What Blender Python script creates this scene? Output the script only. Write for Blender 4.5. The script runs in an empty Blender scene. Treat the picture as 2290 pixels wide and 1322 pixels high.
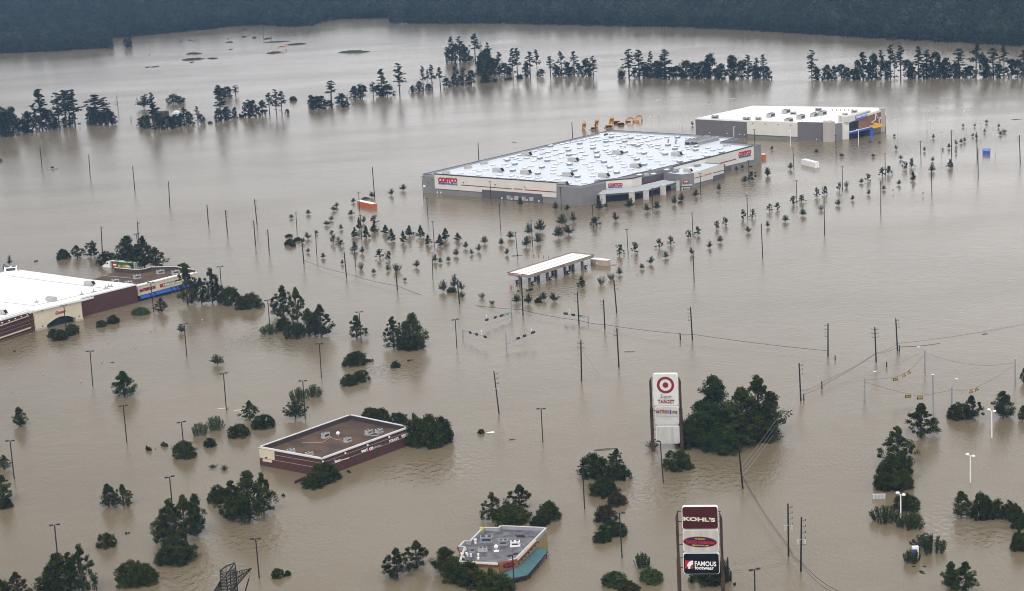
import bpy, math, random
import numpy as np
from mathutils import Vector, Matrix
R = math.radians
scene = bpy.context.scene
col = scene.collection

# ------------------------------------------------------------------ camera
CX, CY, FPX = 1145.0, 661.0, 4450.0          # photograph 2290 x 1322, 70 mm lens
TH, RO, CH = R(13.0), R(3.13), 165.0         # pitch, roll, height above the water
e_r = Vector((1, 0, 0)); e_d = Vector((0, -math.sin(TH), -math.cos(TH))); e_f = Vector((0, math.cos(TH), -math.sin(TH)))
cR = (e_r * math.cos(RO) + e_d * math.sin(RO)).normalized()
cD = (-e_r * math.sin(RO) + e_d * math.cos(RO)).normalized()
cam_d = bpy.data.cameras.new('camera'); cam = bpy.data.objects.new('camera', cam_d); col.objects.link(cam)
cam_d.sensor_width = 36; cam_d.lens = FPX * 36 / 2290
cam_d.clip_start = 5; cam_d.clip_end = 30000
M3 = Matrix((cR, -cD, -e_f)).transposed()
cam.matrix_world = Matrix.Translation((0, 0, CH)) @ M3.to_4x4()
scene.camera = cam
CAM = Vector((0, 0, CH))

# ------------------------------------------------------------------ light
scene.view_settings.view_transform = 'Standard'; scene.view_settings.look = 'None'
scene.view_settings.exposure = 0.77; scene.view_settings.gamma = 1
w = bpy.data.worlds.new('World'); scene.world = w; w.use_nodes = True
nt = w.node_tree; bg = nt.nodes['Background']
sky = nt.nodes.new('ShaderNodeTexSky'); sky.sky_type = 'NISHITA'; sky.sun_disc = False
SUN_EL, SUN_AZ = R(50), R(200)
sky.sun_elevation = SUN_EL; sky.sun_rotation = SUN_AZ; sky.dust_density = 4; sky.air_density = 1.2; sky.ozone_density = 1
hs = nt.nodes.new('ShaderNodeHueSaturation'); hs.inputs['Saturation'].default_value = 0.22
# overcast: the blue sky is mostly hidden behind an even, slightly uneven cloud deck
tcw = nt.nodes.new('ShaderNodeTexCoord'); nzw = nt.nodes.new('ShaderNodeTexNoise'); nzw.inputs['Scale'].default_value = 3.5; nzw.inputs['Detail'].default_value = 3
mpw = nt.nodes.new('ShaderNodeMapping'); mpw.inputs['Scale'].default_value = (1, 1, 3)
rmp = nt.nodes.new('ShaderNodeMapRange'); rmp.inputs['From Min'].default_value = .3; rmp.inputs['From Max'].default_value = .7; rmp.inputs['To Min'].default_value = .86; rmp.inputs['To Max'].default_value = 1.12
mixw = nt.nodes.new('ShaderNodeMix'); mixw.data_type = 'RGBA'; mixw.inputs['Factor'].default_value = .62
mixw.inputs[7].default_value = (8.75, 8.6, 8.6, 1)
mulw = nt.nodes.new('ShaderNodeVectorMath'); mulw.operation = 'SCALE'
nt.links.new(tcw.outputs['Generated'], mpw.inputs['Vector']); nt.links.new(mpw.outputs[0], nzw.inputs['Vector'])
nt.links.new(nzw.outputs['Fac'], rmp.inputs['Value'])
nt.links.new(sky.outputs[0], hs.inputs['Color']); nt.links.new(hs.outputs[0], mixw.inputs[6])
nt.links.new(mixw.outputs[2], mulw.inputs[0]); nt.links.new(rmp.outputs[0], mulw.inputs['Scale'])
# gradient added to the unseen sky: brighter rightwards, to lift the water's reflections
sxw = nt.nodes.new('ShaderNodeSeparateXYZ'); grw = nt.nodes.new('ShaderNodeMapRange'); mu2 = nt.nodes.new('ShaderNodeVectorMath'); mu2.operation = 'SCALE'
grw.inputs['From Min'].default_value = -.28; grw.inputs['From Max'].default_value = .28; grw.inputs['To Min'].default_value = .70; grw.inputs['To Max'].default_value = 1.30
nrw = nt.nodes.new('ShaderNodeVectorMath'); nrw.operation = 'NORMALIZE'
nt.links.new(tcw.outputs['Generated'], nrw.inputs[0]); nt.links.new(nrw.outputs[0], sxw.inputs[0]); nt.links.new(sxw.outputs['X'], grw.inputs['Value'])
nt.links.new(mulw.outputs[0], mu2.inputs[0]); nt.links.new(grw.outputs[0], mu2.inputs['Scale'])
elw = nt.nodes.new('ShaderNodeMapRange'); mu3 = nt.nodes.new('ShaderNodeVectorMath'); mu3.operation = 'SCALE'  # second gradient added: low sky brighter, lifting reflections on the far water
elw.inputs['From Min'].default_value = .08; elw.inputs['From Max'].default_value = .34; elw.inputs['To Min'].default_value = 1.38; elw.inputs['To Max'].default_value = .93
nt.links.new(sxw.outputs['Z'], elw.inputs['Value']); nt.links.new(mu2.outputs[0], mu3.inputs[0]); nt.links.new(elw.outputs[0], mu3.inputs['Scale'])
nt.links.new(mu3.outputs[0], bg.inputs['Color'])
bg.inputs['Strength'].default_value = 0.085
sun_d = bpy.data.lights.new('sun', 'SUN'); sun = bpy.data.objects.new('sun', sun_d); col.objects.link(sun)
sun_d.energy = 1.1; sun_d.angle = R(25); sun_d.color = (1, .97, .93)
# sun_rotation in the sky texture turns clockwise from +Y
sdir = Vector((math.sin(SUN_AZ) * math.cos(SUN_EL), math.cos(SUN_AZ) * math.cos(SUN_EL), math.sin(SUN_EL)))
sun.rotation_euler = sdir.to_track_quat('Z', 'Y').to_euler()
scene.cycles.max_bounces = 6; scene.cycles.diffuse_bounces = 2; scene.cycles.glossy_bounces = 2
scene.cycles.transmission_bounces = 2; scene.cycles.volume_bounces = 0; scene.cycles.transparent_max_bounces = 4
scene.cycles.filter_width = 1.05; scene.cycles.use_adaptive_sampling = True; scene.cycles.adaptive_threshold = .015

# ------------------------------------------------------------------ measuring helpers
def ray(x, y):
    return (cR * (x - CX) + cD * (y - CY) + e_f * FPX)
def G(x, y, z=0.0):
    d = ray(x, y); return CAM + d * ((z - CH) / d.z)
def PJ(P):
    v = Vector(P) - CAM; f = v.dot(e_f); return CX + v.dot(cR) / f * FPX, CY + v.dot(cD) / f * FPX
def HT(ytop, P):
    lo, hi = 0.0, 120.0
    for _ in range(28):
        m = (lo + hi) / 2
        if PJ((P[0], P[1], P[2] + m))[1] > ytop: lo = m
        else: hi = m
    return lo
def MPP(P): return (Vector(P) - CAM).dot(e_f) / FPX
def ONW(x, y, P, Q):                         # pixel -> point on the upright wall plane through P and Q
    n = Vector((Q[1] - P[1], -(Q[0] - P[0]), 0)); d = ray(x, y)
    return CAM + d * ((Vector(P) - CAM).dot(n) / d.dot(n))
def tile(ox, oy, s): return lambda x, y: (ox + x / s, oy + y / s)
S6 = 2290 / 600

# ------------------------------------------------------------------ mesh builder
class MB:
    def __init__(s): s.v = []; s.f = []
    def add(s, vs, fs):
        o = len(s.v); s.v += [tuple(a) for a in vs]; s.f += [tuple(i + o for i in f) for f in fs]; return s
    def box(s, x0, x1, y0, y1, z0, z1):
        return s.add([(x0,y0,z0),(x1,y0,z0),(x1,y1,z0),(x0,y1,z0),(x0,y0,z1),(x1,y0,z1),(x1,y1,z1),(x0,y1,z1)],
                     [(0,3,2,1),(4,5,6,7),(0,1,5,4),(1,2,6,5),(2,3,7,6),(3,0,4,7)])
    def hexa(s, b, t):                       # bottom quad, top quad
        return s.add(list(b) + list(t), [(0,3,2,1),(4,5,6,7),(0,1,5,4),(1,2,6,5),(2,3,7,6),(3,0,4,7)])
    def prism(s, poly, off):                 # planar polygon pushed along a vector
        n = len(poly); off = Vector(off)
        return s.add([Vector(p) for p in poly] + [Vector(p) + off for p in poly],
                     [tuple(range(n))[::-1], tuple(range(n, 2*n))] + [(i, (i+1) % n, n + (i+1) % n, n + i) for i in range(n)])
    def obox(s, c, ax, ay, hx, hy, z0, z1):  # upright box turned to axes ax, ay
        c = Vector(c); ax = Vector(ax); ay = Vector(ay)
        b = [c - ax*hx - ay*hy, c + ax*hx - ay*hy, c + ax*hx + ay*hy, c - ax*hx + ay*hy]
        return s.hexa([(p.x, p.y, z0) for p in b], [(p.x, p.y, z1) for p in b])
    def tube(s, pts, r, n=6, r2=None):
        pts = [Vector(p) for p in pts]; m = len(pts); vs = []; fs = []
        for i, p in enumerate(pts):
            d = (pts[min(i+1, m-1)] - pts[max(i-1, 0)])
            d = d.normalized() if d.length > 1e-9 else Vector((0, 0, 1))
            a = d.cross(Vector((0, 0, 1)) if abs(d.z) < .9 else Vector((1, 0, 0))).normalized(); b = d.cross(a)
            rr = r if r2 is None else r + (r2 - r) * i / max(1, m - 1)
            vs += [p + (a * math.cos(t) + b * math.sin(t)) * rr for t in (2*math.pi*k/n for k in range(n))]
        for i in range(m - 1):
            fs += [(i*n + k, i*n + (k+1) % n, (i+1)*n + (k+1) % n, (i+1)*n + k) for k in range(n)]
        fs += [tuple(range(n))[::-1], tuple(range((m-1)*n, m*n))]
        return s.add(vs, fs)
    def ball(s, c, rx, ry, rz, nu=10, nv=6, top=0.0):
        vs = []; fs = []; c = Vector(c)
        for j in range(nv + 1):
            ph = -math.pi/2 + math.pi * j / nv
            if top: ph = math.asin(0) + (math.pi/2) * j / nv
            for i in range(nu):
                t = 2*math.pi*i/nu; vs.append((c.x + rx*math.cos(ph)*math.cos(t), c.y + ry*math.cos(ph)*math.sin(t), c.z + rz*math.sin(ph)))
        for j in range(nv):
            fs += [(j*nu+i, j*nu+(i+1) % nu, (j+1)*nu+(i+1) % nu, (j+1)*nu+i) for i in range(nu)]
        return s.add(vs, fs)
    def mesh(s, name, mat=None):
        me = bpy.data.meshes.new(name); me.from_pydata(s.v, [], s.f); me.update()
        if mat: me.materials.append(mat)
        return me
    def build(s, name, mat, parent=None, loc=None, **pr):
        return mko(name, s.mesh(name, mat), parent, loc, **pr)
def mko(name, me, parent=None, loc=None, **pr):
    o = bpy.data.objects.new(name, me); col.objects.link(o)
    if parent is not None: o.parent = parent
    if loc is not None: o.location = loc
    for k, v in pr.items(): o[k] = v
    return o
def empty(name, loc, label, cat, group=None, rz=0.0):
    o = bpy.data.objects.new(name, None); col.objects.link(o); o.location = loc; o.rotation_euler.z = rz
    o.empty_display_size = .5; tag(o, label, cat, group); return o
def tag(o, label, cat, group=None, kind=None):
    o['label'] = label; o['category'] = cat
    if group: o['group'] = group
    if kind: o['kind'] = kind
    return o
def rel(e, pts):                            # world points -> coordinates of an unrotated Empty
    return [Vector(p) - e.location for p in pts]
LBL = []
def seq(o, look, where, key, x, sortby='x'):      # label finished later: look + place in its row
    LBL.append((o, look, where, key, x))
ORD = ['first','second','third','fourth','fifth','sixth','seventh','eighth','ninth','tenth','eleventh','twelfth','thirteenth','fourteenth','fifteenth','sixteenth','seventeenth','eighteenth','nineteenth','twentieth']
def finish_labels():
    from collections import defaultdict
    d = defaultdict(list)
    for r in LBL: d[(r[3], r[2])].append(r)
    for (_, where), rows in d.items():
        rows.sort(key=lambda r: r[4]); n = len(rows)
        for i, r in enumerate(rows):
            look = r[1]
            if n == 1: t = f'{look}, {where}'
            elif i == 0: t = f'{look}, leftmost {where}'
            elif i == n - 1: t = f'{look}, rightmost {where}'
            elif i < n / 2: t = f'{look}, {ORD[i]} from left {where}'
            else: t = f'{look}, {ORD[n-1-i]} from right {where}'
            r[0]['label'] = t if len(t.split()) <= 16 else t.replace('dark wooden ', '').replace('wooden ', '').replace(' from the', ' from')
            if n > 1: r[0]['group'] = (r[3] + ' ' + where)[:70]

# ------------------------------------------------------------------ materials
def mat(name, c, rough=.7, var=.12, scale=.6, metal=0.0, c2=None, bump=0.0, emit=None, spec=.3, detail=4, stretch=None):
    m = bpy.data.materials.new(name); m.use_nodes = True; t = m.node_tree; b = t.nodes['Principled BSDF']
    b.inputs['Roughness'].default_value = rough; b.inputs['Metallic'].default_value = metal; b.inputs['Specular IOR Level'].default_value = spec
    n = t.nodes.new('ShaderNodeTexNoise'); n.inputs['Scale'].default_value = scale; n.inputs['Detail'].default_value = detail
    tc = t.nodes.new('ShaderNodeNewGeometry'); mp = t.nodes.new('ShaderNodeMapping')
    if stretch: mp.inputs['Scale'].default_value = stretch
    t.links.new(tc.outputs['Position'], mp.inputs['Vector']); t.links.new(mp.outputs[0], n.inputs['Vector'])
    r = t.nodes.new('ShaderNodeValToRGB'); r.color_ramp.elements[0].position = .3; r.color_ramp.elements[1].position = .7
    a = c2 if c2 else tuple(x * (1 - var) for x in c); d = tuple(min(1, x * (1 + var)) for x in c) if not c2 else c
    r.color_ramp.elements[0].color = (*a, 1); r.color_ramp.elements[1].color = (*d, 1)
    t.links.new(n.outputs['Fac'], r.inputs[0]); t.links.new(r.outputs[0], b.inputs['Base Color'])
    if bump:
        bp = t.nodes.new('ShaderNodeBump'); bp.inputs['Strength'].default_value = bump; bp.inputs['Distance'].default_value = .1
        t.links.new(n.outputs['Fac'], bp.inputs['Height']); t.links.new(bp.outputs[0], b.inputs['Normal'])
    return m
def leafmat(name, c, c2, tr=.25):
    m = bpy.data.materials.new(name); m.use_nodes = True; t = m.node_tree; N = t.nodes
    for x in list(N):
        if x.type == 'BSDF_PRINCIPLED': N.remove(x)
    out = [x for x in N if x.type == 'OUTPUT_MATERIAL'][0]
    at = N.new('ShaderNodeAttribute'); at.attribute_name = 'tone'
    oi = N.new('ShaderNodeObjectInfo'); ad = N.new('ShaderNodeMath'); ad.operation = 'MULTIPLY_ADD'; ad.inputs[1].default_value = .35
    t.links.new(oi.outputs['Random'], ad.inputs[0]); t.links.new(at.outputs['Fac'], ad.inputs[2])
    r = N.new('ShaderNodeValToRGB'); r.color_ramp.elements[0].position = .1; r.color_ramp.elements[1].position = 1.15
    r.color_ramp.elements[0].color = (*c, 1); r.color_ramp.elements[1].color = (*c2, 1)
    t.links.new(ad.outputs[0], r.inputs[0])
    df = N.new('ShaderNodeBsdfDiffuse'); tl = N.new('ShaderNodeBsdfTranslucent'); mx = N.new('ShaderNodeMixShader'); mx.inputs[0].default_value = tr
    t.links.new(r.outputs[0], df.inputs[0]); t.links.new(r.outputs[0], tl.inputs[0])
    t.links.new(df.outputs[0], mx.inputs[1]); t.links.new(tl.outputs[0], mx.inputs[2])
    t.links.new(mx.outputs[0], out.inputs['Surface'])
    return m
# ------------------------------------------------------------------ water, land, far wood, haze
def water_mat():
    m = bpy.data.materials.new('flood_water'); m.use_nodes = True; t = m.node_tree; N = t.nodes; L = t.links
    b = N['Principled BSDF']; b.inputs['IOR'].default_value = 1.33; b.inputs['Specular IOR Level'].default_value = .5
    g = N.new('ShaderNodeNewGeometry')
    def noise(scale, det, st, rot=0, rough=.5):
        mp = N.new('ShaderNodeMapping'); mp.inputs['Scale'].default_value = st; mp.inputs['Rotation'].default_value = (0, 0, rot)
        n = N.new('ShaderNodeTexNoise'); n.inputs['Scale'].default_value = scale; n.inputs['Detail'].default_value = det; n.inputs['Roughness'].default_value = rough
        L.new(g.outputs['Position'], mp.inputs['Vector']); L.new(mp.outputs[0], n.inputs['Vector']); return n
    silt_sheen = noise(.007, 8, (.8, .9, 1), .4, .62); cr = N.new('ShaderNodeValToRGB')  # silty colour variation that also paints broad sheen patches into the water
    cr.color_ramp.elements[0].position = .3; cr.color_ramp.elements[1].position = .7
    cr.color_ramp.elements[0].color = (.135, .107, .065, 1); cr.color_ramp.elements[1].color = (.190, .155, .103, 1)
    L.new(silt_sheen.outputs['Fac'], cr.inputs[0]); L.new(cr.outputs[0], b.inputs['Base Color'])
    wind = noise(.012, 6, (.5, 1.6, 1), -.25, .6)
    rr = N.new('ShaderNodeMapRange'); rr.inputs['From Min'].default_value = .35; rr.inputs['From Max'].default_value = .68
    rr.inputs['To Min'].default_value = .07; rr.inputs['To Max'].default_value = .18
    L.new(wind.outputs['Fac'], rr.inputs['Value']); L.new(rr.outputs[0], b.inputs['Roughness'])
    n1 = noise(1.15, 4, (1, .5, 1), .35, .6); n2 = noise(.16, 3, (1, .9, 1), -.3); n3 = noise(.03, 2, (1, 2.5, 1), .15)
    st = N.new('ShaderNodeMapRange'); st.inputs['From Min'].default_value = .3; st.inputs['From Max'].default_value = .7
    st.inputs['To Min'].default_value = .35; st.inputs['To Max'].default_value = 1.0
    L.new(wind.outputs['Fac'], st.inputs['Value'])
    b1 = N.new('ShaderNodeBump'); b1.inputs['Distance'].default_value = .17; L.new(n1.outputs['Fac'], b1.inputs['Height']); L.new(st.outputs[0], b1.inputs['Strength'])
    # choppier patches where the current swings round buildings and tree clumps
    prev = None
    for (px, py, rad) in ((950, 1050, 26), (1590, 1060, 26), (560, 1200, 24), (620, 760, 30), (1250, 650, 26), (1180, 445, 60), (1640, 430, 40), (100, 760, 30), (850, 830, 22), (2180, 1190, 26), (1900, 330, 60), (430, 1290, 20), (1470, 1100, 22)):
        c = G(px, py); ds = N.new('ShaderNodeVectorMath'); ds.operation = 'DISTANCE'; ds.inputs[1].default_value = c; L.new(g.outputs['Position'], ds.inputs[0])
        mr = N.new('ShaderNodeMapRange'); mr.interpolation_type = 'SMOOTHSTEP'; mr.inputs['From Min'].default_value = 0; mr.inputs['From Max'].default_value = rad; mr.inputs['To Min'].default_value = 1; mr.inputs['To Max'].default_value = 0; L.new(ds.outputs['Value'], mr.inputs['Value'])
        if prev is None: prev = mr.outputs[0]
        else: mx = N.new('ShaderNodeMath'); mx.operation = 'MAXIMUM'; L.new(prev, mx.inputs[0]); L.new(mr.outputs[0], mx.inputs[1]); prev = mx.outputs[0]
    nc = noise(.55, 3, (1, .75, 1), .6, .5); bc = N.new('ShaderNodeBump'); bc.inputs['Distance'].default_value = .55; L.new(nc.outputs['Fac'], bc.inputs['Height']); L.new(prev, bc.inputs['Strength']); L.new(b1.outputs[0], bc.inputs['Normal']); b1 = bc
    b2 = N.new('ShaderNodeBump'); b2.inputs['Distance'].default_value = .13; b2.inputs['Strength'].default_value = .7; L.new(n2.outputs['Fac'], b2.inputs['Height']); L.new(b1.outputs[0], b2.inputs['Normal'])
    b3 = N.new('ShaderNodeBump'); b3.inputs['Distance'].default_value = .06; b3.inputs['Strength'].default_value = .5; L.new(n3.outputs['Fac'], b3.inputs['Height']); L.new(b2.outputs[0], b3.inputs['Normal'])
    L.new(b3.outputs[0], b.inputs['Normal'])
    return m
mb = MB(); NX = 60
mb.add([(-9000, -1500, 0), (9000, -1500, 0), (9000, 14000, 0), (-9000, 14000, 0)], [(0, 1, 2, 3)])
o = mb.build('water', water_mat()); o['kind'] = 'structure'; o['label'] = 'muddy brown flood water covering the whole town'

M_LEAFFAR = leafmat('leaf_far', (.006, .014, .008), (.026, .043, .015), .15)
M_LEAFWOOD = leafmat('leaf_wood', (.012, .024, .019), (.040, .062, .040), .15)
M_LEAFDK = leafmat('leaf_dark', (.007, .012, .002), (.054, .068, .011), .2)
M_LEAFYG = leafmat('leaf_young', (.013, .021, .008), (.060, .078, .028), .2)
M_LEAFMD = leafmat('leaf_green', (.009, .019, .004), (.045, .070, .015), .25)
M_LEAFLT = leafmat('leaf_light', (.030, .052, .015), (.095, .13, .042), .3)
M_LEAFGR = leafmat('leaf_greyish', (.030, .038, .026), (.090, .100, .066), .25)
M_LEAFRD = leafmat('leaf_rusty', (.020, .018, .007), (.072, .060, .022), .25)
M_BARK = mat('bark', (.055, .045, .036), .9, .3, 3)

def clump_leaves(rng, cen, rad, nper, size, up=.35, flat=.75):
    """cen (n,3), rad (n,) -> quads verts (N*4,3) and tone (N)"""
    n = len(cen); N = n * nper
    c = np.repeat(cen, nper, 0); r = np.repeat(rad, nper)
    d = rng.normal(size=(N, 3)); d /= np.linalg.norm(d, axis=1)[:, None]
    k = rng.random(N) ** .45
    p = c + d * (r * k)[:, None] * np.array([1, 1, flat])
    nn = d * .8 + rng.normal(size=(N, 3)) * .55 + np.array([0, 0, up]); nn /= np.linalg.norm(nn, axis=1)[:, None]
    a = np.cross(nn, rng.normal(size=(N, 3))); a /= np.linalg.norm(a, axis=1)[:, None]
    b = np.cross(nn, a); s = size * (.6 + .8 * rng.random(N)); s2 = s * (.45 + .4 * rng.random(N))
    a *= s[:, None]; b *= s2[:, None]
    v = np.stack([p - a, p - b * .9 - a * .1, p + a, p + b * .9 + a * .1], 1).reshape(-1, 3)
    tone = np.repeat(rng.random(n) * .55, nper) + rng.random(N) * .3
    return v, tone
def leaf_mesh(name, v, tone, mt):
    N = len(v) // 4; me = bpy.data.meshes.new(name)
    me.vertices.add(N * 4); me.loops.add(N * 4); me.polygons.add(N)
    me.vertices.foreach_set('co', np.ascontiguousarray(v, dtype=np.float32).ravel())
    me.loops.foreach_set('vertex_index', np.arange(N * 4, dtype=np.int32))
    me.polygons.foreach_set('loop_start', np.arange(0, N * 4, 4, dtype=np.int32))
    me.polygons.foreach_set('loop_total', np.full(N, 4, dtype=np.int32))
    at = me.attributes.new('tone', 'FLOAT', 'FACE'); at.data.foreach_set('value', tone.astype(np.float32))
    me.materials.append(mt); me.update(); me.validate(); return me

# far wood: its waterline traced on the water plane
a_ = tile(0, 0, S6); b_ = tile(560, 0, S6); c_ = tile(1120, 0, S6); d_ = tile(1690, 0, S6)
shore_px = [a_(-2600, 640), a_(-900, 500), a_(0, 458), a_(300, 445), a_(550, 436), a_(865, 415), a_(955, 330), a_(1300, 300), a_(1600, 272), a_(2000, 228), b_(30, 218), b_(350, 232),
            b_(530, 225), b_(610, 190), b_(750, 165), b_(1170, 160), b_(1200, 200), b_(1700, 204), c_(0, 205), c_(500, 216), c_(900, 226), c_(1400, 232), c_(1900, 250), d_(0, 268),
            d_(800, 318), d_(1600, 362), d_(2290, 398), d_(3200, 440), d_(4600, 520)]
SH = [G(*p) for p in shore_px]
rng = np.random.default_rng(5)
sx = np.array([p.x / p.y for p in SH]); sy = np.array([p.length for p in SH])
az = rng.uniform(sx[0], sx[-1], 90000); dist = np.sqrt(rng.uniform(1250 ** 2, 3000 ** 2, 90000))
sd = np.interp(az, sx, sy); edge = dist - sd
keep = edge > 2; az, dist, edge = az[keep], dist[keep], edge[keep]
order = rng.permutation(len(az))[:24000]; az, dist, edge = az[order], dist[order], edge[order]
# extra trees along the very edge so that it reads as a wall of foliage
ea = rng.uniform(sx[0], sx[-1], 2400); es = np.interp(ea, sx, sy)
az = np.append(az, ea); dist = np.append(dist, es + rng.uniform(0, 18, 2400)); edge = np.append(edge, np.full(2400, 3.0))
ang = np.arctan(az); PX = np.sin(ang) * dist; PY = np.cos(ang) * dist
vs = []; ts = []
for i in range(len(PX)):
    h = rng.uniform(9, 22) * (1 if edge[i] > 25 else .8); rw = rng.uniform(3.6, 7.5)
    nc = 9 if dist[i] < 2400 else 6
    t_ = rng.random(nc); low = .05 if edge[i] < 30 else .45
    zc = h * (low + (1 - low - .06) * t_); rad_at = rw * np.sqrt(np.clip(1 - ((t_ - .35) / .72) ** 2, .05, 1))
    th = rng.uniform(0, 6.28, nc); rr_ = rad_at * rng.uniform(.2, .8, nc)
    cen = np.stack([PX[i] + rr_ * np.cos(th), PY[i] + rr_ * np.sin(th), zc], 1)
    v, t = clump_leaves(rng, cen, rw * rng.uniform(.32, .5, nc), 12, .62, .5)
    vs.append(v); ts.append(t * .4 + rng.random() ** 2 * 1.0)
wood = mko('far_wood', leaf_mesh('far_wood', np.concatenate(vs), np.concatenate(ts), M_LEAFWOOD))
tag(wood, 'dark blue green wood filling the whole top of the view beyond the flood', 'wood', None, 'stuff')
del vs, ts
# low land under the wood
land = [(p.x, p.y + 12, .35) for p in SH] + [(9000, 13000, .35), (-9000, 13000, .35)]
mb = MB(); n = len(land); mb.add(land, [tuple(range(n))])
o = mb.build('ground', mat('forest_floor', (.010, .016, .010), .95, .3, .05)); o['kind'] = 'structure'

# haze
hz = MB().box(-2600, 2600, -60, 3700, -1, CH + 3)
hm = bpy.data.materials.new('haze'); hm.use_nodes = True; t = hm.node_tree
for x in list(t.nodes):
    if x.type == 'BSDF_PRINCIPLED': t.nodes.remove(x)
pv = t.nodes.new('ShaderNodeVolumePrincipled'); pv.inputs['Color'].default_value = (.40, .62, 1, 1); pv.inputs['Density'].default_value = .000075; pv.inputs['Anisotropy'].default_value = 0
t.links.new(pv.outputs[0], [x for x in t.nodes if x.type == 'OUTPUT_MATERIAL'][0].inputs['Volume'])
o = hz.build('haze', hm); tag(o, 'thin bluish haze over the flooded land', 'haze', None, 'stuff')
# ------------------------------------------------------------------ trees
def limb(mb, a, b, r0, r1, bend=.1, rng=None, n=4):
    a = Vector(a); b = Vector(b); m = (a + b) / 2 + Vector((rng.uniform(-1, 1), rng.uniform(-1, 1), rng.uniform(-.3, .6))) * (b - a).length * bend
    mb.tube([a, m, b], r0, n, r1)
def make_kind(kind, seed):
    rng = np.random.default_rng(seed * 77 + hash_(kind)); rnd = random.Random(seed * 13 + hash_(kind))
    mb = MB(); H, W, cen, rad, nper, size = 1, 1, [], [], 20, .3
    up = .35; flat = .75
    if kind == 'pine':
        H, W = 20, 8; lean = rnd.uniform(-.6, .6); size = .27; nper = 42
        top = (lean, rnd.uniform(-.5, .5), H * .98)
        mb.tube([(0, 0, -2), (lean * .3, 0, H * .4), (lean * .8, 0, H * .75), top], .32, 6, .07)
        z = H * rnd.uniform(.36, .5); k = 0
        while z < H:
            t = (z - H * .36) / (H * .64); R_ = W * .5 * (1.0 - .78 * t ** 1.6) * rnd.uniform(.55, 1.05)
            for _ in range(2 if t < .85 else 1):
                th = rnd.uniform(0, 6.28); q = R_ * rnd.uniform(.45, .85)
                c = (lean * t + q * math.cos(th), q * math.sin(th), z + rnd.uniform(-.3, .5)); cen.append(c); rad.append(rnd.uniform(.55, 1.25) * (1 - .35 * t))
                limb(mb, (lean * t, 0, z - .5), c, .1, .04, .1, rnd, 3)
                if rnd.random() < .5: cen.append((c[0] * .5, c[1] * .5, c[2] - .1)); rad.append(rnd.uniform(.7, 1.1))
            z += H * rnd.uniform(.022, .05)
        cen.append((lean, 0, H * .97)); rad.append(.8)
        for _ in range(rnd.randint(0, 3)):
            th = rnd.uniform(0, 6.28); zz = H * rnd.uniform(.05, .34); c = (1.6 * math.cos(th), 1.6 * math.sin(th), zz); cen.append(c); rad.append(rnd.uniform(.5, 1.0)); limb(mb, (0, 0, zz - .3), c, .07, .03, .1, rnd, 3)
        flat = .6
    elif kind == 'bushy':
        H, W = 9, 8; size = .30; nper = 44
        mb.tube([(0, 0, -1), (.3, 0, H * .5), (.2, .2, H * .9)], .25, 5, .05)
        for i in range(42):
            t = rnd.random() ** .9; rr = W * .5 * math.sqrt(max(.08, 1 - (t * .98) ** 2.2)) * rnd.uniform(.3, .82) * rnd.choice((1, 1, .8)); th = rnd.uniform(0, 6.28)
            c = (rr * math.cos(th), rr * math.sin(th), .2 + t * H * .9); cen.append(c); rad.append(rnd.uniform(.7, 1.35))
            if i % 3 == 0: limb(mb, (0, 0, c[2] * .5), c, .1, .04, .12, rnd, 3)
        flat = .85
    elif kind == 'oak':
        H, W = 9, 8; size = .14; nper = 110 if seed % 2 else 90
        mb.tube([(0, 0, -1.5), (.1, .05, H * .35), (-.1, .1, H * .7), (0, 0, H * .95)], .26, 7, .05)
        n = 84; pk = rnd.uniform(.18, .30); sk = [rnd.uniform(.72, 1.12) for _ in range(8)]
        for i in range(n):
            t = (i + rnd.random()) / n; th = rnd.uniform(0, 6.28)
            prof = (.66 + .34 * min(1, t / pk)) if t < pk else (1 - ((t - pk) / (1.02 - pk)) ** 1.15) ** .95 + .02
            rr = W * .5 * prof * sk[int(th / 6.2832 * 8) % 8] * rnd.uniform(.2, .95) ** .8
            c = (rr * math.cos(th), rr * math.sin(th), H * (.09 + .85 * t)); cen.append(c); rad.append(rnd.uniform(.42, 1.0) * (1 - .42 * t) * (1.32 if seed % 2 else 1))
            if i % 2 == 0: limb(mb, (0, 0, max(.3, c[2] - rr * .7)), c, .09, .025, .12, rnd, 4)
        flat = .9
    elif kind == 'round':
        H, W = 5, 7; size = .13; nper = 100
        lob = [rnd.uniform(.86, 1.08) for _ in range(7)]
        for i in range(105):
            el = math.asin(rnd.random()); th = rnd.uniform(0, 6.28); q = rnd.uniform(.66, .9) * lob[int(th / 6.2832 * 7) % 7] if i % 5 else rnd.uniform(.3, .6)
            c = (W * .5 * q * math.cos(el) * math.cos(th), W * .5 * q * math.cos(el) * math.sin(th), H * (.05 + .86 * q * math.sin(el))); cen.append(c); rad.append(rnd.uniform(.4, .85))
            if i % 4 == 0: limb(mb, (0, 0, -.5), c, .1, .03, .1, rnd, 3)
        flat = .85
    elif kind == 'willow':
        H, W = 4, 7; size = .13; nper = 16; up = .1
        for i in range(70):
            th = rnd.uniform(0, 6.28); q = rnd.random() ** .6; L_ = H * rnd.uniform(.75, 1.05) * math.sqrt(max(.1, 1 - q * q * .8))
            b = Vector((q * W * .36 * math.cos(th), q * W * .36 * math.sin(th), -.3)); e = Vector((q * W * .5 * math.cos(th), q * W * .5 * math.sin(th), L_))
            limb(mb, b, e, .05, .015, .08, rnd, 3)
            for k in range(4):
                p = b.lerp(e, .35 + .2 * k); cen.append(tuple(p)); rad.append(rnd.uniform(.22, .42))
        flat = 1.2
    elif kind == 'cone':
        H, W = 4.6, 2.6; size = .13; nper = 42
        mb.tube([(0, 0, -.6), (0, 0, H * .9)], .09, 5, .02)
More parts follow.
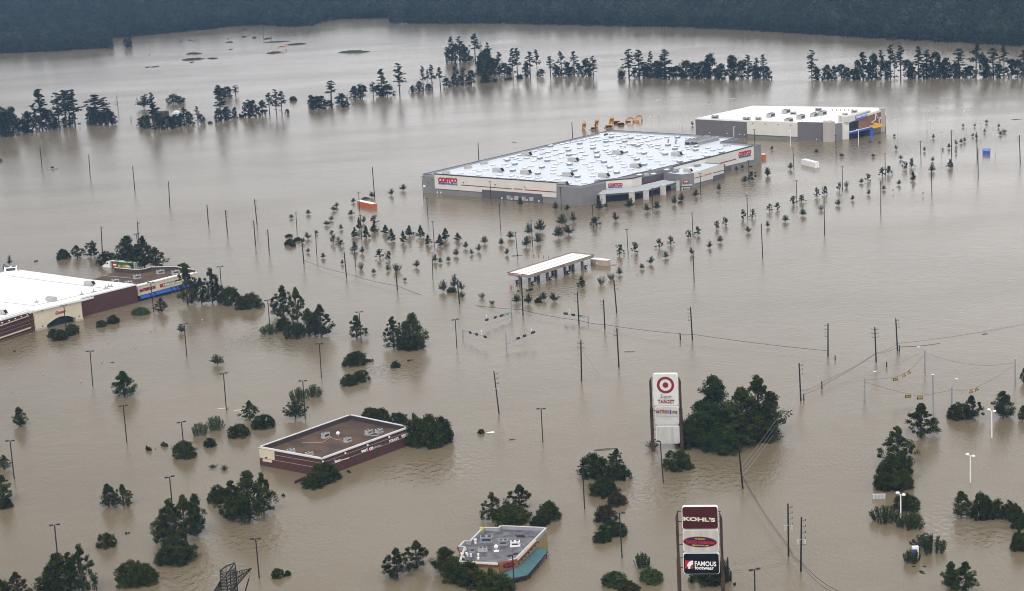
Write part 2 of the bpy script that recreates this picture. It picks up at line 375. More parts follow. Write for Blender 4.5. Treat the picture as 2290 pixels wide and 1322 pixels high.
        for i in range(46):
            t = i / 46; rr = W * .5 * (1 - t) ** 1.05 * rnd.uniform(.3, .9) * (1 if t > .1 else .7); th = rnd.uniform(0, 6.28)
            cen.append((rr * math.cos(th), rr * math.sin(th), H * (.1 + .88 * t))); rad.append(.36 * (1 - .8 * t) + .05)
        flat = .7
    elif kind == 'ball':
        H, W = 3.6, 3.2; size = .11; nper = 19
        mb.tube([(0, 0, -.8), (.05, 0, H * .3), (0, 0, H * .6)], .075, 5, .03)
        for i in range(26):
            th = rnd.uniform(0, 6.28); el = rnd.uniform(-.1, 1.5); q = rnd.uniform(.78, 1.08) * (.85 if rnd.random() < .3 else 1)
            e_ = Vector((W * .5 * q * math.cos(el) * math.cos(th), W * .5 * q * math.cos(el) * math.sin(th), H * (.30 + .70 * q * math.sin(max(0, el))) * rnd.uniform(.9, 1.05)))
            b_0 = Vector((0, 0, H * rnd.uniform(.05, .3))); limb(mb, b_0, e_, .05, .012, .12, rnd, 3)
            for k in range(4):
                p = b_0.lerp(e_, .4 + .2 * k); cen.append(tuple(p)); rad.append(rnd.uniform(.22, .36) * (1.25 - .2 * k))
        flat = 1.0
    elif kind == 'twist':
        H, W = 4.4, 3.4; size = .15; nper = 30; lean = rnd.uniform(-.4, .4)
        mb.tube([(0, 0, -.8), (lean * .5, 0, H * .4), (lean, .1, H * .9)], .08, 5, .02)
        for i in range(15):
            t = .12 + .86 * i / 15; th = rnd.uniform(0, 6.28); q = W * .5 * (1 - .55 * t) * rnd.uniform(.45, 1.05)
            c = Vector((lean * t + q * math.cos(th), q * math.sin(th), H * t)); limb(mb, (lean * t, 0, H * t - .4), c, .045, .015, .15, rnd, 3)
            for k in range(2): cen.append(tuple(c * (1 - .18 * k) + Vector((0, 0, .1 * k)))); rad.append(rnd.uniform(.25, .4))
            if rnd.random() < .6: cen.append((lean * t, 0, H * t)); rad.append(.3)
        flat = .75
    elif kind == 'sparse':
        H, W = 3.2, 3.2; size = .11; nper = 8; up = .1
        for i in range(34):
            th = rnd.uniform(0, 6.28); q = rnd.random() ** .7; b = Vector((.2 * math.cos(th), .2 * math.sin(th), -.4))
            e = Vector((q * W * .5 * math.cos(th), q * W * .5 * math.sin(th), H * rnd.uniform(.55, 1.0) * (1 - .3 * q)))
            limb(mb, b, e, .03, .012, .12, rnd, 3)
            for k in range(3): p = b.lerp(e, .5 + .25 * k); cen.append(tuple(p)); rad.append(rnd.uniform(.18, .34))
        flat = 1.1
    elif kind == 'low':
        H, W = .7, 4; size = .16; nper = 24; up = .1
        for i in range(26):
            th = rnd.uniform(0, 6.28); q = W * .5 * math.sqrt(rnd.random()) * .9
            cen.append((q * math.cos(th), q * math.sin(th) * .5, rnd.uniform(.02, .35))); rad.append(rnd.uniform(.25, .45))
        mb.tube([(-W * .3, 0, .05), (0, .1, .12), (W * .35, 0, .06)], .05, 4, .02)
        flat = .8
    elif kind == 'dead':
        H, W = 10, 5; size = .2; nper = 3
        mb.tube([(0, 0, -1), (.2, 0, H * .5), (-.2, 0, H)], .22, 5, .05)
        for i in range(12):
            t = .3 + .65 * i / 12; th = rnd.uniform(0, 6.28); q = W * .5 * rnd.uniform(.4, 1) * (1.1 - t)
            c = (q * math.cos(th) + .1, q * math.sin(th), H * t + q * .5); limb(mb, (0, 0, H * t), c, .08, .03, .2, rnd, 3); cen.append(c); rad.append(.5)
    v, tone = clump_leaves(rng, np.array(cen, dtype=float), np.array(rad, dtype=float), nper, size, up, flat)
    v[:, 2] = np.maximum(v[:, 2], -.3)
    # bring to exact nominal size
    if kind != 'low':
        k = W / ((np.percentile(v[:, 0], 98.5) - np.percentile(v[:, 0], 1.5) + np.percentile(v[:, 1], 98.5) - np.percentile(v[:, 1], 1.5)) / 2)
        kz = H / np.percentile(v[:, 2], 99.7)
        v = v * np.array([k, k, kz]); mb.v = [(a * k, b * k, c * kz) for a, b, c in mb.v]
    return H, W, mb, v, tone
def hash_(s): return sum(ord(c) * (i + 3) for i, c in enumerate(s))
NV = {'pine': 6, 'bushy': 5, 'oak': 7, 'round': 6, 'willow': 3, 'cone': 4, 'ball': 7, 'twist': 6, 'sparse': 3, 'low': 2, 'dead': 2}
PROTO = {}; TMESH = {}
LM = {'Y': M_LEAFYG, 'F': M_LEAFFAR, 'D': M_LEAFDK, 'G': M_LEAFMD, 'L': M_LEAFLT, 'S': M_LEAFGR, 'R': M_LEAFRD}
def meshes(kind, var, mk):
    if (kind, var) not in PROTO: PROTO[(kind, var)] = make_kind(kind, var)
    H, W, mb, v, tone = PROTO[(kind, var)]
    if (kind, var, mk) not in TMESH: TMESH[(kind, var, mk)] = leaf_mesh(kind + '_crown', v, tone, LM[mk])
    if (kind, var, 'T') not in TMESH: TMESH[(kind, var, 'T')] = mb.mesh(kind + '_trunk', M_BARK)
    return H, W, TMESH[(kind, var, mk)], TMESH[(kind, var, 'T')]
NAMES = {'pine': ('pine_tree', 'tree'), 'bushy': ('broadleaf_tree', 'tree'), 'oak': ('oak_tree', 'tree'), 'round': ('bush', 'bush'), 'willow': ('shrub', 'bush'),
         'cone': ('sapling', 'young tree'), 'ball': ('sapling', 'young tree'), 'twist': ('sapling', 'young tree'), 'sparse': ('shrub', 'bush'), 'low': ('plant_clump', 'plants'), 'dead': ('bare_tree', 'tree')}
LOOK = {('ball', 'S'): 'greyish round sapling', ('round', 'S'): 'greyish bush', ('pine', 'F'): 'tall pine with bare trunk', ('bushy', 'F'): 'dark bushy tree', ('oak', 'D'): 'dark leafy tree', ('oak', 'G'): 'green leafy tree', ('round', 'D'): 'dense dark bush', ('round', 'G'): 'dense green bush',
        ('willow', 'L'): 'pale green wispy shrub', ('willow', 'G'): 'green wispy shrub', ('cone', 'D'): 'dark cone shaped sapling', ('ball', 'D'): 'round dark sapling', ('ball', 'G'): 'round green sapling', ('ball', 'L'): 'light green sapling',
        ('twist', 'D'): 'dark ragged sapling', ('twist', 'G'): 'green ragged sapling', ('sparse', 'S'): 'thin greyish shrub', ('low', 'G'): 'low patch of floating greenery', ('low', 'D'): 'low dark patch of twigs', ('dead', 'F'): 'nearly bare tree',
        ('oak', 'R'): 'rusty brown tree', ('round', 'R'): 'brownish bush', ('ball', 'R'): 'rust red sapling', ('twist', 'F'): 'ragged half drowned tree', ('round', 'L'): 'light green bush', ('sparse', 'G'): 'thin green shrub', ('ball', 'F'): 'round crowned tree', ('oak', 'F'): 'broad leafy tree', ('bushy', 'L'): 'pale yellow green tree', ('willow', 'S'): 'grey green twiggy bush', ('round', 'F'): 'low round dark tree', ('low', 'F'): 'low line of brush', ('bushy', 'G'): 'green bushy tree'}
TCOUNT = [0]
def tree(kind, mk, px, py, wpx, hpx, where, look=None):
    TCOUNT[0] += 1; i = TCOUNT[0]; rnd = random.Random(i * 31 + 7)
    var = i * 7 % NV[kind] if kind not in ('pine', 'oak') else (i * 3 + i // 5) % NV[kind]
    P = G(px, py); m = MPP(P); wm = wpx * m * (.92 if kind in ('oak', 'ball', 'pine') else 1); hm = hpx * m / .965
    if kind in ('round', 'willow', 'sparse', 'low', 'bushy') and mk != 'F':
        d = Vector((P.x, P.y, 0)).normalized(); P = P + d * wm * .42; hm = max(.6 * hm, hm - wm * .09)
    elif kind in ('oak', 'cone'):
        d = Vector((P.x, P.y, 0)).normalized(); P = P + d * wm * .18; hm = hm - wm * .06
    H, W, cm, tm = meshes(kind, var, 'Y' if (kind in ('ball', 'sparse') and mk == 'D') else mk)
    name, cat = NAMES[kind]
    e = empty(name, P, '', cat, rz=rnd.uniform(0, 6.28)); s = wm / W; e.scale = (s, s, hm / H)
    mko('crown', cm, e)
    if kind != 'low': mko('trunk' if kind in ('pine', 'oak', 'bushy', 'cone', 'ball', 'twist', 'dead') else 'stems', tm, e)
    seq(e, look or LOOK[(kind, mk)], where, cat + 's', px)
    return e
def trees(tl, where, rows):
    for r in rows:
        kind, mk = r[0][:-1], r[0][-1]
        for (x, y, w_, h_) in r[1:]:
            X, Y = tl(x, y); tree(kind, mk, X, Y, w_ / tl_s(tl), h_ / tl_s(tl), where)
def tl_s(tl): return 100 / (tl(100, 0)[0] - tl(0, 0)[0])
t00 = tile(0, 0, S6); t10 = tile(560, 0, S6); t20 = tile(1120, 0, S6); t30 = tile(1690, 0, S6)
t01 = tile(0, 320, S6); t11 = tile(560, 320, S6); t21 = tile(1120, 320, S6); t31 = tile(1690, 320, S6)
t02 = tile(0, 640, S6); t12 = tile(560, 640, S6); t22 = tile(1120, 640, S6); t32 = tile(1690, 640, S6)
t03 = tile(0, 980, S6); t13 = tile(560, 980, S6); t23 = tile(1120, 980, S6); t33 = tile(1690, 980, S6)
r5 = tile(960, 70, 5.725); rr7 = tile(960, 1080, 5.463)
# far rows of half drowned trees
trees(t00, 'in far row at left picture edge', [
 ('bushyF', (20,1165,130,250), (60,1150,110,190), (110,1160,120,240), (160,1110,90,100), (215,1135,90,120), (250,1130,120,175)),
 ('pineF', (310,1130,75,240), (365,1110,140,340), (510,1100,115,300), (570,1092,115,310), (642,1082,130,305), (600,1065,110,285)),
 ('bushyF', (335,1110,80,120), (395,1105,90,160), (440,1108,85,170), (480,1100,60,70), (550,1085,70,80), (620,1070,70,110))])
trees(t00, 'in separate clump at upper left', [
 ('pineF', (815,1040,150,225), (900,1060,110,220)), ('bushyF', (775,1055,90,140), (820,1060,110,120), (870,1065,100,110), (925,1062,100,135), (960,1060,70,100))])
trees(t00, 'between upper left tree clumps', [('deadF', (1008,945,42,125))])
trees(t00, 'around the submerged barn', [
 ('pineF', (1316,1100,70,300), (1325,1105,130,225), (1575,1070,70,150)), ('bushyF', (1225,1082,100,90), (1265,1095,70,110), (1365,1100,80,120), (1430,1100,110,105), (1500,1085,75,105), (1545,1075,75,100), (1615,1070,85,115), (1480,1092,80,80))])
trees(t00, 'standing apart above the barn', [('ballF', (1230,922,125,110)), ('bushyL', (1480,888,100,85)), ('bushyG', (1530,885,90,65))])
trees(t00, 'right of the barn trees', [
 ('pineF', (1690,1060,55,148), (1888,1038,95,300)), ('bushyF', (1722,1056,65,78), (1870,1040,80,110), (1935,1022,95,105), (2008,1012,50,95)), ('lowF', (1795,1052,70,18), (2070,1000,70,35))])
trees(t00, 'behind the row upper left', [('pineF', (1855,832,55,88), (2012,818,65,85)), ('bushyF', (1905,828,70,75), (1945,830,75,90))])
trees(t00, 'at the far wood edge', [('bushyF', (890,410,80,80), (940,418,70,90), (1078,408,42,85), (1112,402,48,85))])
trees(t10, 'beside the dark mud banks', [('deadF', (40,325,22,85), (110,318,50,72), (180,332,34,92)), ('lowF', (35,325,40,14))])
trees(t10, 'in row below the mud banks', [
 ('twistF', (-42,1000,60,125), (-5,995,60,140)), ('bushyF', (30,1000,78,140), (105,985,72,125), (0,1000,60,70)), ('pineF', (165,978,72,180), (225,992,65,222), (270,970,78,185)), ('bushyF', (315,972,38,40))])
trees(t10, 'alone right of that row', [('roundF', (367,858,58,36))])
trees(t10, 'in centre left of far row', [
 ('bushyF', (520,915,70,100), (560,928,110,105), (612,928,95,105), (675,918,62,62), (780,890,90,92), (812,912,75,50), (885,838,70,100), (955,840,90,110)), ('pineF', (690,868,95,172), (940,832,70,112)), ('deadF', (832,868,42,58))])
trees(t10, 'in centre of far row', [
 ('pineF', (1050,826,62,125), (1130,818,90,222), (1275,797,92,248), (1478,772,52,200), (1515,722,36,125), (1553,762,62,202)),
 ('bushyF', (1100,822,90,95), (1170,818,115,95), (1385,787,52,55), (1445,777,65,82), (1520,767,62,50)), ('pineF', (1622,752,88,172)), ('bushyF', (1675,745,65,80))])
trees(r5, 'in tall clump behind far row', [
 ('pineF', (228,398,80,190), (285,392,90,310), (395,388,110,308), (590,382,125,338)), ('bushyF', (260,392,90,180), (340,392,120,230), (440,388,110,215), (475,388,100,180), (540,390,90,60)), ('deadF', (665,400,80,270))])
trees(r5, 'in dense wooded clump at top centre', [
 ('bushyF', (690,560,150,300), (740,565,150,330), (800,560,120,220), (850,562,130,210), (965,558,120,150), (1020,558,90,110), (640,560,100,180)), ('pineF', (765,560,100,400), (900,552,95,275))])
trees(r5, 'at right end of centre row', [
 ('pineF', (345,675,85,265), (440,682,90,215), (680,658,100,220), (905,642,60,200), (1075,608,125,375), (1132,602,100,375), (1295,592,110,320), (1387,588,100,342), (1555,577,100,248), (1700,572,130,305), (1860,568,100,300), (2100,577,110,250)),
 ('bushyF', (315,702,100,130), (400,685,90,120), (540,685,110,180), (500,690,80,110), (740,652,130,170), (700,660,90,120), (1240,580,90,180), (1430,582,105,95), (1620,577,90,150), (1660,575,90,120), (1775,567,110,170), (1830,565,80,110), (1912,565,85,150), (2010,572,135,215), (2055,572,80,120)),
 ('lowF', (1160,600,150,50), (1010,622,140,34), (840,640,120,34))])
trees(t20, 'in middle far row', [
 ('pineF', (1095,662,100,232), (1183,662,100,228), (1280,640,62,195), (1402,640,110,210), (2112,665,90,190), (2185,668,62,170), (2245,668,62,195)),
 ('sparseS', (1030,668,80,95)), ('bushyF', (1030,670,60,60), (1148,668,80,90), (1215,664,80,100), (1250,662,100,110), (1330,664,110,140), (1375,664,110,130), (1440,670,130,95), (1500,664,90,100), (1580,664,120,145), (1650,668,120,130), (1712,668,120,140), (1765,666,100,105), (1790,662,110,198), (1850,655,60,80), (1885,676,95,130), (1985,672,120,195), (2060,672,105,150), (2150,670,90,100), (2215,670,90,100), (2270,676,80,105))])
trees(t30, 'in far row at right', [
 ('pineF', (480,676,85,242), (920,682,100,230), (1070,662,72,225), (1150,676,80,282), (1187,668,52,190), (1238,674,95,275), (1390,672,112,266), (1460,667,92,232), (1740,662,115,238), (1880,662,130,280), (2030,658,110,240), (2120,658,100,256), (2285,655,80,220)),
 ('bushyF', (517,682,85,110), (610,680,90,122), (668,680,52,115), (735,674,90,120), (780,670,60,95), (835,682,100,90), (870,678,85,160), (1000,677,90,215), (960,682,100,120), (1105,677,105,140), (1300,670,95,155), (1340,670,85,100), (1430,670,90,120), (1530,667,105,215), (1500,668,80,110), (1620,667,115,165), (1575,667,80,110), (1700,664,110,120), (1790,662,85,85), (1830,662,95,100), (1940,662,95,200), (1985,660,80,95), (2080,660,95,110), (2180,658,90,150), (2235,662,105,150))])
# saplings in the flooded car parks
trees(t11, 'left of the orange trailer', [
 ('ballD', (349,642,46,32), (495,608,46,40), (735,545,48,36), (713,578,60,40), (880,508,46,40)), ('ballD', (690,660,46,38), (654,702,60,40), (860,617,60,48))])
trees(t11, 'between orange trailer and warehouse', [('ballD', (1040,465,52,50), (1203,444,54,54), (1303,404,62,52))])
trees(t11, 'in cluster left of conifer rows', [
 ('ballS', (565,775,36,30),), ('ballD', (773,737,44,44), (490,817,62,54)), ('roundD', (330,803,66,26), (335,876,78,56), (403,838,62,34), (365,886,42,26)), ('ballS', (450,850,40,42)),
 ('twistD', (695,792,44,46), (707,854,44,66), (768,877,64,50)), ('sparseS', (748,835,38,40))])
trees(t11, 'in rows between trailer and warehouse lot', [
 ('coneD', (930,737,44,102), (893,807,57,88), (990,814,62,107), (1056,767,60,78), (1155,775,64,77), (1208,837,58,107), (1305,850,54,102), (1358,797,62,94), (1455,805,60,104), (1518,868,57,87), (1620,882,67,102), (1668,830,64,104)),
 ('twistD', (1058,692,64,72)), ('ballS', (968,682,50,60)), ('coneD', (1770,835,58,70))])
trees(t11, 'in front of the conifer rows', [
 ('ballD', (1838,897,50,58), (1950,924,54,64), (1998,857,62,62), (1755,962,54,62), (1577,1014,52,64)), ('ballL', (1888,950,44,46), (1620,1024,40,46), (1690,1009,44,40)), ('ballD', (1420,1060,62,62))])
trees(t11, 'between gas canopy and warehouse', [('ballD', (2143,870,50,58), (2190,954,47,58)), ('ballG', (2222,814,66,64))])
trees(t11, 'among thin poles left of gas canopy', [
 ('coneD', (890,922,52,82)), ('twistD', (1107,982,57,78), (1178,1002,57,80)), ('ballD', (955,942,47,62)), ('sparseS', (943,1084,47,70), (1250,1102,78,75)), ('ballS', (492,934,40,37), (622,982,44,47), (785,1034,34,40), (1052,1112,44,40), (1173,1090,42,50), (1318,1177,37,30))])
trees(t11, 'in clump left of gas canopy', [('twistD', (1645,1267,78,98), (1742,1240,75,120)), ('twistD', (1800,1258,64,78)), ('roundS', (1718,1278,72,44))]) if False else None
trees(t11, 'in clump left of gas canopy', [('ballS', (1645,1267,78,98), (1742,1240,75,120), (1800,1258,64,78)), ('roundD', (1718,1278,74,46))])
trees(t21, 'in front of the big warehouse', [
 ('ballD', (165,532,52,62), (467,567,52,64), (845,570,88,90), (897,554,38,44), (1103,557,84,90), (1248,584,70,70)), ('ballG', (567,574,54,48), (1480,524,47,76), (1540,497,54,68)), ('ballS', (1333,567,64,72)), ('lowG', (1530,517,62,20)), ('ballD', (1665,457,60,60), (1862,404,40,58))])
trees(t21, 'by the warehouse right end', [('ballD', (2083,337,66,56), (2013,237,34,40), (2062,217,27,32), (2275,287,47,77)), ('twistD', (2145,320,74,80)), ('lowD', (2133,205,30,12))])
trees(t21, 'above the gas canopy', [
 ('ballD', (522,700,92,97), (335,754,96,100), (240,780,72,94), (317,857,70,90)), ('ballS', (617,670,67,80)), ('ballG', (490,807,88,96), (577,780,96,82), (218,884,78,90)), ('twistD', (815,710,72,80), (785,692,42,50)), ('ballD', (980,664,62,72)),])
trees(t21, 'just right of the gas kiosk', [
 ('twistD', (1012,954,62,90), (1145,934,62,87), (1355,894,57,77), (1448,867,50,72)), ('ballD', (1407,980,64,58), (1282,1032,64,66), (1013,1122,58,60)), ('ballG', (1205,1074,47,47)), ('sparseS', (947,1172,68,64), (862,1214,66,80)), ('coneD', (690,1230,64,92))])
trees(t21, 'in the sapling line right of centre', [
 ('twistD', (1603,810,47,66), (1838,730,47,66), (1915,700,50,64), (2070,654,50,86), (2148,637,44,72)), ('twistG', (1680,784,57,70)), ('ballD', (2112,764,52,54), (1872,847,52,58), (1783,895,50,56), (1628,952,42,62))])
trees(t31, 'near the white trailer', [('ballD', (103,277,52,68), (297,224,47,60), (138,57,34,34), (518,82,40,30), (735,117,42,30))])
trees(t31, 'in the line below white trailer', [
 ('twistD', (713,404,44,66), (521,462,44,80), (590,442,54,72), (322,522,57,70), (390,504,60,60), (118,582,50,64), (187,570,50,62)), ('sparseS', (777,382,42,60), (557,577,44,54)), ('ballS', (702,532,52,52)), ('ballD', (405,620,60,60), (255,670,62,56), (103,717,40,54))])
trees(t31, 'in sapling line at upper right', [
 ('twistD', (1083,284,47,76), (1138,267,54,72), (1273,224,50,66), (1328,210,47,78), (958,324,50,62)), ('coneD', (1660,214,50,76), (1343,320,47,76)), ('ballD', (1505,242,57,54), (1223,357,44,44), (902,342,44,40), (1093,400,38,40), (827,489,40,46)), ('ballS', (965,442,38,46))])
trees(t31, 'scattered beyond that sapling line', [
 ('ballD', (1003,120,38,30), (1238,140,36,38), (1198,57,30,40)), ('ballS', (1440,70,26,40), (1510,157,32,42), (1710,90,22,37)), ('sparseS', (1595,64,32,24))])
trees(t30, 'right of the games hall', [
 ('ballD', (1517,1182,30,38), (1770,1084,26,28), (1970,1052,28,32), (2074,1090,26,36), (1955,1132,26,34), (1853,1167,30,30), (1883,1182,28,38), (2090,1154,32,34), (1753,1222,32,38), (1783,1210,28,38), (1710,1240,30,46), (1650,1264,34,40)), ('ballS', (1870,1082,24,28), (1182,1167,30,22)), ('sparseS', (2118,1137,50,34), (975,1217,32,14), (1055,1222,32,16))])
trees(t20, 'at left end of games hall', [('ballD', (1635,1072,30,36))])
# trees round the shops on the left
trees(t01, 'in open water far left', [('ballD', (85,1040,44,80)), ('lowG', (305,1014,38,13)), ('lowD', (450,224,38,28)), ('roundD', (8,157,22,26))])
trees(t01, 'behind the grocery store roof', [('roundD', (540,994,112,90)), ('oakD', (660,980,120,108)), ('twistD', (775,970,110,112), (805,965,70,125))])
trees(t01, 'in big clump behind the semi truck', [('roundD', (920,1042,150,118)), ('oakD', (1100,1055,200,262), (1235,1062,180,268), (1180,1072,200,210), (1335,1068,170,180), (1050,1060,130,160))])
trees(t01, 'behind the shop row end', [('roundG', (1560,1090,100,66))])
trees(t02, 'beside the shop row end', [('oakD', (1605,160,195,335), (1722,155,115,225), (1815,147,180,298), (1860,140,110,180)), ('roundD', (1965,167,170,160), (2130,202,195,142))])
trees(t02, 'in front of the brick store wall', [('oakR', (1380,224,102,128)), ('roundL', (1195,252,132,70)), ('roundD', (965,324,100,76), (868,352,77,62))])
trees(t02, 'in front of the arched entrance', [('roundD', (620,424,120,98), (520,467,120,98), (455,442,80,78))])
trees(t02, 'standing alone in left car park', [('ballD', (1550,398,70,76)), ('ballR', (1858,672,115,92)), ('oakG', (1065,942,198,218)), ('oakD', (172,1200,120,170)), ('lowD', (125,562,28,14), (190,560,14,8))])
trees(t02, 'by the lamp left of brick building', [('oakD', (2135,1137,150,162)), ('roundD', (2250,1222,190,120), (2042,1300,166,118)), ('willowL', (1840,1237,150,122), (1708,1282,132,112))])
trees(t12, 'in clump at left centre', [('oakD', (285,275,200,278), (402,302,155,290), (500,418,165,225), (608,437,190,280), (555,425,140,200)), ('roundD', (285,387,118,128)), ('willowG', (375,457,172,152)), ('willowL', (160,418,142,92))])
trees(t12, 'in the middle of open water', [('oakD', (910,444,168,195), (1225,532,180,270), (1400,545,225,315), (1330,535,150,230)), ('roundD', (1370,552,210,110), (895,692,188,125), (845,854,138,98), (942,822,134,98)), ('lowD', (1020,650,78,38), (1362,645,62,18)), ('roundG', (1240,700,78,58))])
trees(t12, 'beside the lamp above brick building', [('willowL', (545,954,134,108), (412,992,145,118)), ('ballD', (385,1132,205,165))])
trees(t12, 'behind the brick building', [('roundD', (1030,1150,150,110), (1110,1152,150,108), (1430,1375,240,260), (1560,1382,260,270), (1640,1350,180,230)), ('roundG', (1265,1175,150,90))])
trees(t12, 'in water right of brick building', [('roundG', (1970,1264,54,42))])
trees(t12, 'left of the traffic signals', [('sparseS', (1975,107,54,50), (2065,157,47,38), (1805,97,60,48))])
trees(t22, 'in front of the gas canopy', [('ballG', (135,140,84,68), (235,152,78,90), (360,118,74,66), (455,130,92,74)), ('roundD', (320,144,62,44)), ('lowG', (245,42,92,20), (150,48,40,12))])
trees(tile(0, 0, 1), 'in large clump right of tall sign', [('oakG', (1598,958,90,118), (1590,1000,108,98)), ('oakD', (1696,978,100,138), (1722,955,50,78), (1660,985,120,118), (1640,1000,110,90)), ('roundD', (1545,992,60,55), (1560,1008,80,60), (1690,992,100,60)), ('roundG', (1615,1019,80,58))])
trees(t32, 'among steel poles at right', [('oakD', (1845,1138,170,205)), ('roundD', (1735,1147,185,142)), ('oakG', (2115,1127,185,232)), ('oakD', (2285,830,60,130), (2278,1148,80,130), (1412,1290,270,290))])
trees(t33, 'in tall column right of lower poles', [('oakD', (1212,230,300,330), (1170,400,250,260)), ('roundD', (1120,455,190,210), (1180,465,270,180), (1265,440,150,170), (1240,330,180,180))])
trees(t33, 'around the white globe lamp', [('roundD', (1300,632,190,150)), ('willowG', (1105,737,230,142), (1320,787,212,144))])
trees(t33, 'around the painted vending box', [('willowG', (1475,1000,272,158), (1330,1082,134,125)), ('lowD', (1350,1102,36,12), (1440,1104,40,12), (1425,1160,90,10))])
trees(t33, 'in the row at right edge', [('oakD', (1755,677,188,224)), ('roundD', (1930,702,175,230), (2050,697,155,170), (2190,718,175,170), (2262,782,135,165), (2245,972,134,172))])
trees(t33, 'in bottom right corner', [('oakG', (1665,1290,160,240), (1790,1330,225,280))])
trees(t03, 'at lower left picture edge', [('oakG', (38,265,120,122)), ('oakD', (35,560,200,250)), ('roundD', (60,605,115,90))])
trees(t03, 'in pair at lower left', [('oakD', (930,590,160,200), (1058,585,155,195))])
trees(t03, 'left of brick building front', [('lowD', (1275,112,84,50), (1405,77,94,44), (1330,98,14,10)), ('roundD', (1570,178,198,150), (1795,80,98,78)), ('sparseG', (1815,260,64,32), (1918,277,74,44))])
trees(t03, 'in big clump at lower centre left', [('roundD', (1880,562,190,152)), ('oakD', (1990,690,260,330), (2130,702,300,425), (2255,645,190,350), (2060,705,220,250))])
trees(t03, 'in clump beside the lower lamp', [('oakD', (1470,905,270,390), (1590,882,250,400), (1400,900,170,260)), ('oakG', (1685,842,170,370)), ('roundG', (1500,1092,315,225))])
trees(t03, 'in lower left open water', [('roundD', (915,942,148,128)), ('lowG', (1075,822,36,20), (1100,815,24,14))])
trees(t03, 'in bottom left corner', [('oakD', (510,1370,330,390), (610,1330,220,360), (430,1360,200,270)), ('oakG', (715,1350,230,450)), ('roundD', (1125,1277,250,215), (1245,1265,220,190)), ('oakR', (155,1390,210,250)), ('roundD', (20,1370,140,160))])
trees(t13, 'in front of the brick building', [('roundD', (545,437,180,130), (650,387,230,165)), ('lowG', (845,298,60,24))])
trees(t13, 'floating right of lower centre clump', [('lowG', (283,500,55,24))])
trees(t13, 'near the lattice pylon', [('roundG', (235,1202,104,84), (318,1177,58,46))])
trees(t13, 'left of the restaurant', [('oakD', (1255,1200,235,262), (1425,1118,225,245))])
trees(rr7, 'behind the restaurant', [('oakD', (775,470,270,355), (1110,350,320,330)), ('roundD', (1010,522,420,230), (1475,480,300,230), (1345,540,215,130))])
trees(rr7, 'against the restaurant front', [('oakD', (205,1120,360,340)), ('roundD', (330,1230,330,290), (490,1290,360,330), (800,1400,470,290))])
trees(t23, 'in column above the double lamp', [('roundD', (820,358,240,215), (885,508,224,165)), ('oakD', (990,235,150,145)), ('roundG', (1010,374,182,144)), ('roundR', (990,580,168,118), (895,727,174,148)), ('roundG', (965,848,205,132), (865,897,150,95))])
trees(t23, 'below the tallest sign', [('roundD', (1515,288,222,168)), ('sparseG', (1290,100,110,80))])
trees(t23, 'at bottom left of lower sign', [('willowG', (1210,1122,130,140)), ('roundL', (1290,1252,188,138), (965,1287,192,138)), ('roundR', (1090,1345,180,110))])
trees(t23, 'behind the lowest sign', [('roundD', (1790,1262,300,210)), ('willowG', (1905,1245,100,200)), ('lowG', (1997,1258,52,22))])
# ------------------------------------------------------------------ building helpers
M_GREY = mat('grey_wall', (.20, .195, .195), .8, .06, .3)
M_DGREY = mat('dark_grey_wall', (.105, .10, .11), .8, .08, .3)
M_BEIGE = mat('beige_wall', (.62, .60, .55), .75, .05, .25)
M_CREAM = mat('cream_wall', (.60, .53, .40), .8, .06, .4)
M_BRICK = mat('dark_brick', (.075, .031, .025), .85, .25, 1.6, stretch=(1, 1, 3))
M_ROOFM = mat('white_metal_roof', (.62, .66, .71), .4, .04, .15, spec=.5)
M_ROOFW = mat('white_membrane', (.88, .87, .85), .6, .04, .08)
M_WHITE = mat('white_paint', (.80, .80, .79), .5, .04, .5)
M_TRIM = mat('trim_dark', (.045, .047, .055), .6, .1, 1)
M_RED = mat('red_stripe', (.22, .012, .02), .5, .08, 1)
M_LRED = mat('logo_red', (.40, .018, .03), .45, .05, 1)
M_LBLUE = mat('logo_blue', (.02, .07, .33), .45, .05, 1)
M_GLASS = mat('dark_glass', (.006, .008, .012), .25, .3, .6, spec=.2)
M_DARK = mat('dark_louvre', (.012, .013, .018), .9, .2, .5)  # near-black louvre tone for the air handler intakes
M_HVAC = mat('hvac_metal', (.40, .395, .385), .5, .12, 1.2)
M_GALV = mat('galvanised', (.30, .32, .35), .45, .12, 2, metal=.3)
M_BLACK = mat('black_metal', (.018, .018, .02), .6, .2, 2)
M_CONC = mat('pale_concrete', (.50, .49, .47), .85, .1, .8)
M_GRAVEL = mat('brown_gravel_roof', (.125, .076, .046), .95, 0, .18, c2=(.050, .036, .031), detail=8)
M_GRROOF = mat('grey_wet_roof', (.17, .16, .18), .35, 0, .5, c2=(.05, .046, .055), detail=7)
M_TEAL = mat('teal_metal', (.06, .145, .16), .45, .1, .6)
M_YEL = mat('yellow_paint', (.58, .33, .03), .5, .1, 1)
M_OCHRE = mat('ochre_stucco', (.27, .20, .09), .85, .1, .8)
M_ORNG = mat('orange_paint', (.48, .10, .022), .5, .1, .5)
M_AWN = mat('blue_canvas', (.02, .075, .33), .7, .1, 1)
M_GREEN = mat('green_sign', (.01, .20, .15), .5, .1, 1)
M_NAVY = mat('navy', (.012, .015, .05), .5, .1, 1)
M_MAROON = mat('maroon', (.055, .004, .008), .45, .08, 1)
M_BLUEP = mat('bright_blue', (.025, .10, .50), .5, .06, 1)
M_RUST = mat('rusty_steel', (.075, .042, .028), .85, 0, 1.2, c2=(.014, .009, .009), stretch=(1, 1, .3))
M_TRANS = mat('skylight_dome', (.80, .82, .84), .3, .04, 1, spec=.5)
M_SKY2 = mat('skylight_curb', (.21, .24, .28), .5, .06, 1)
M_POLE = mat('wood_pole', (.012, .010, .009), .9, .3, 2)

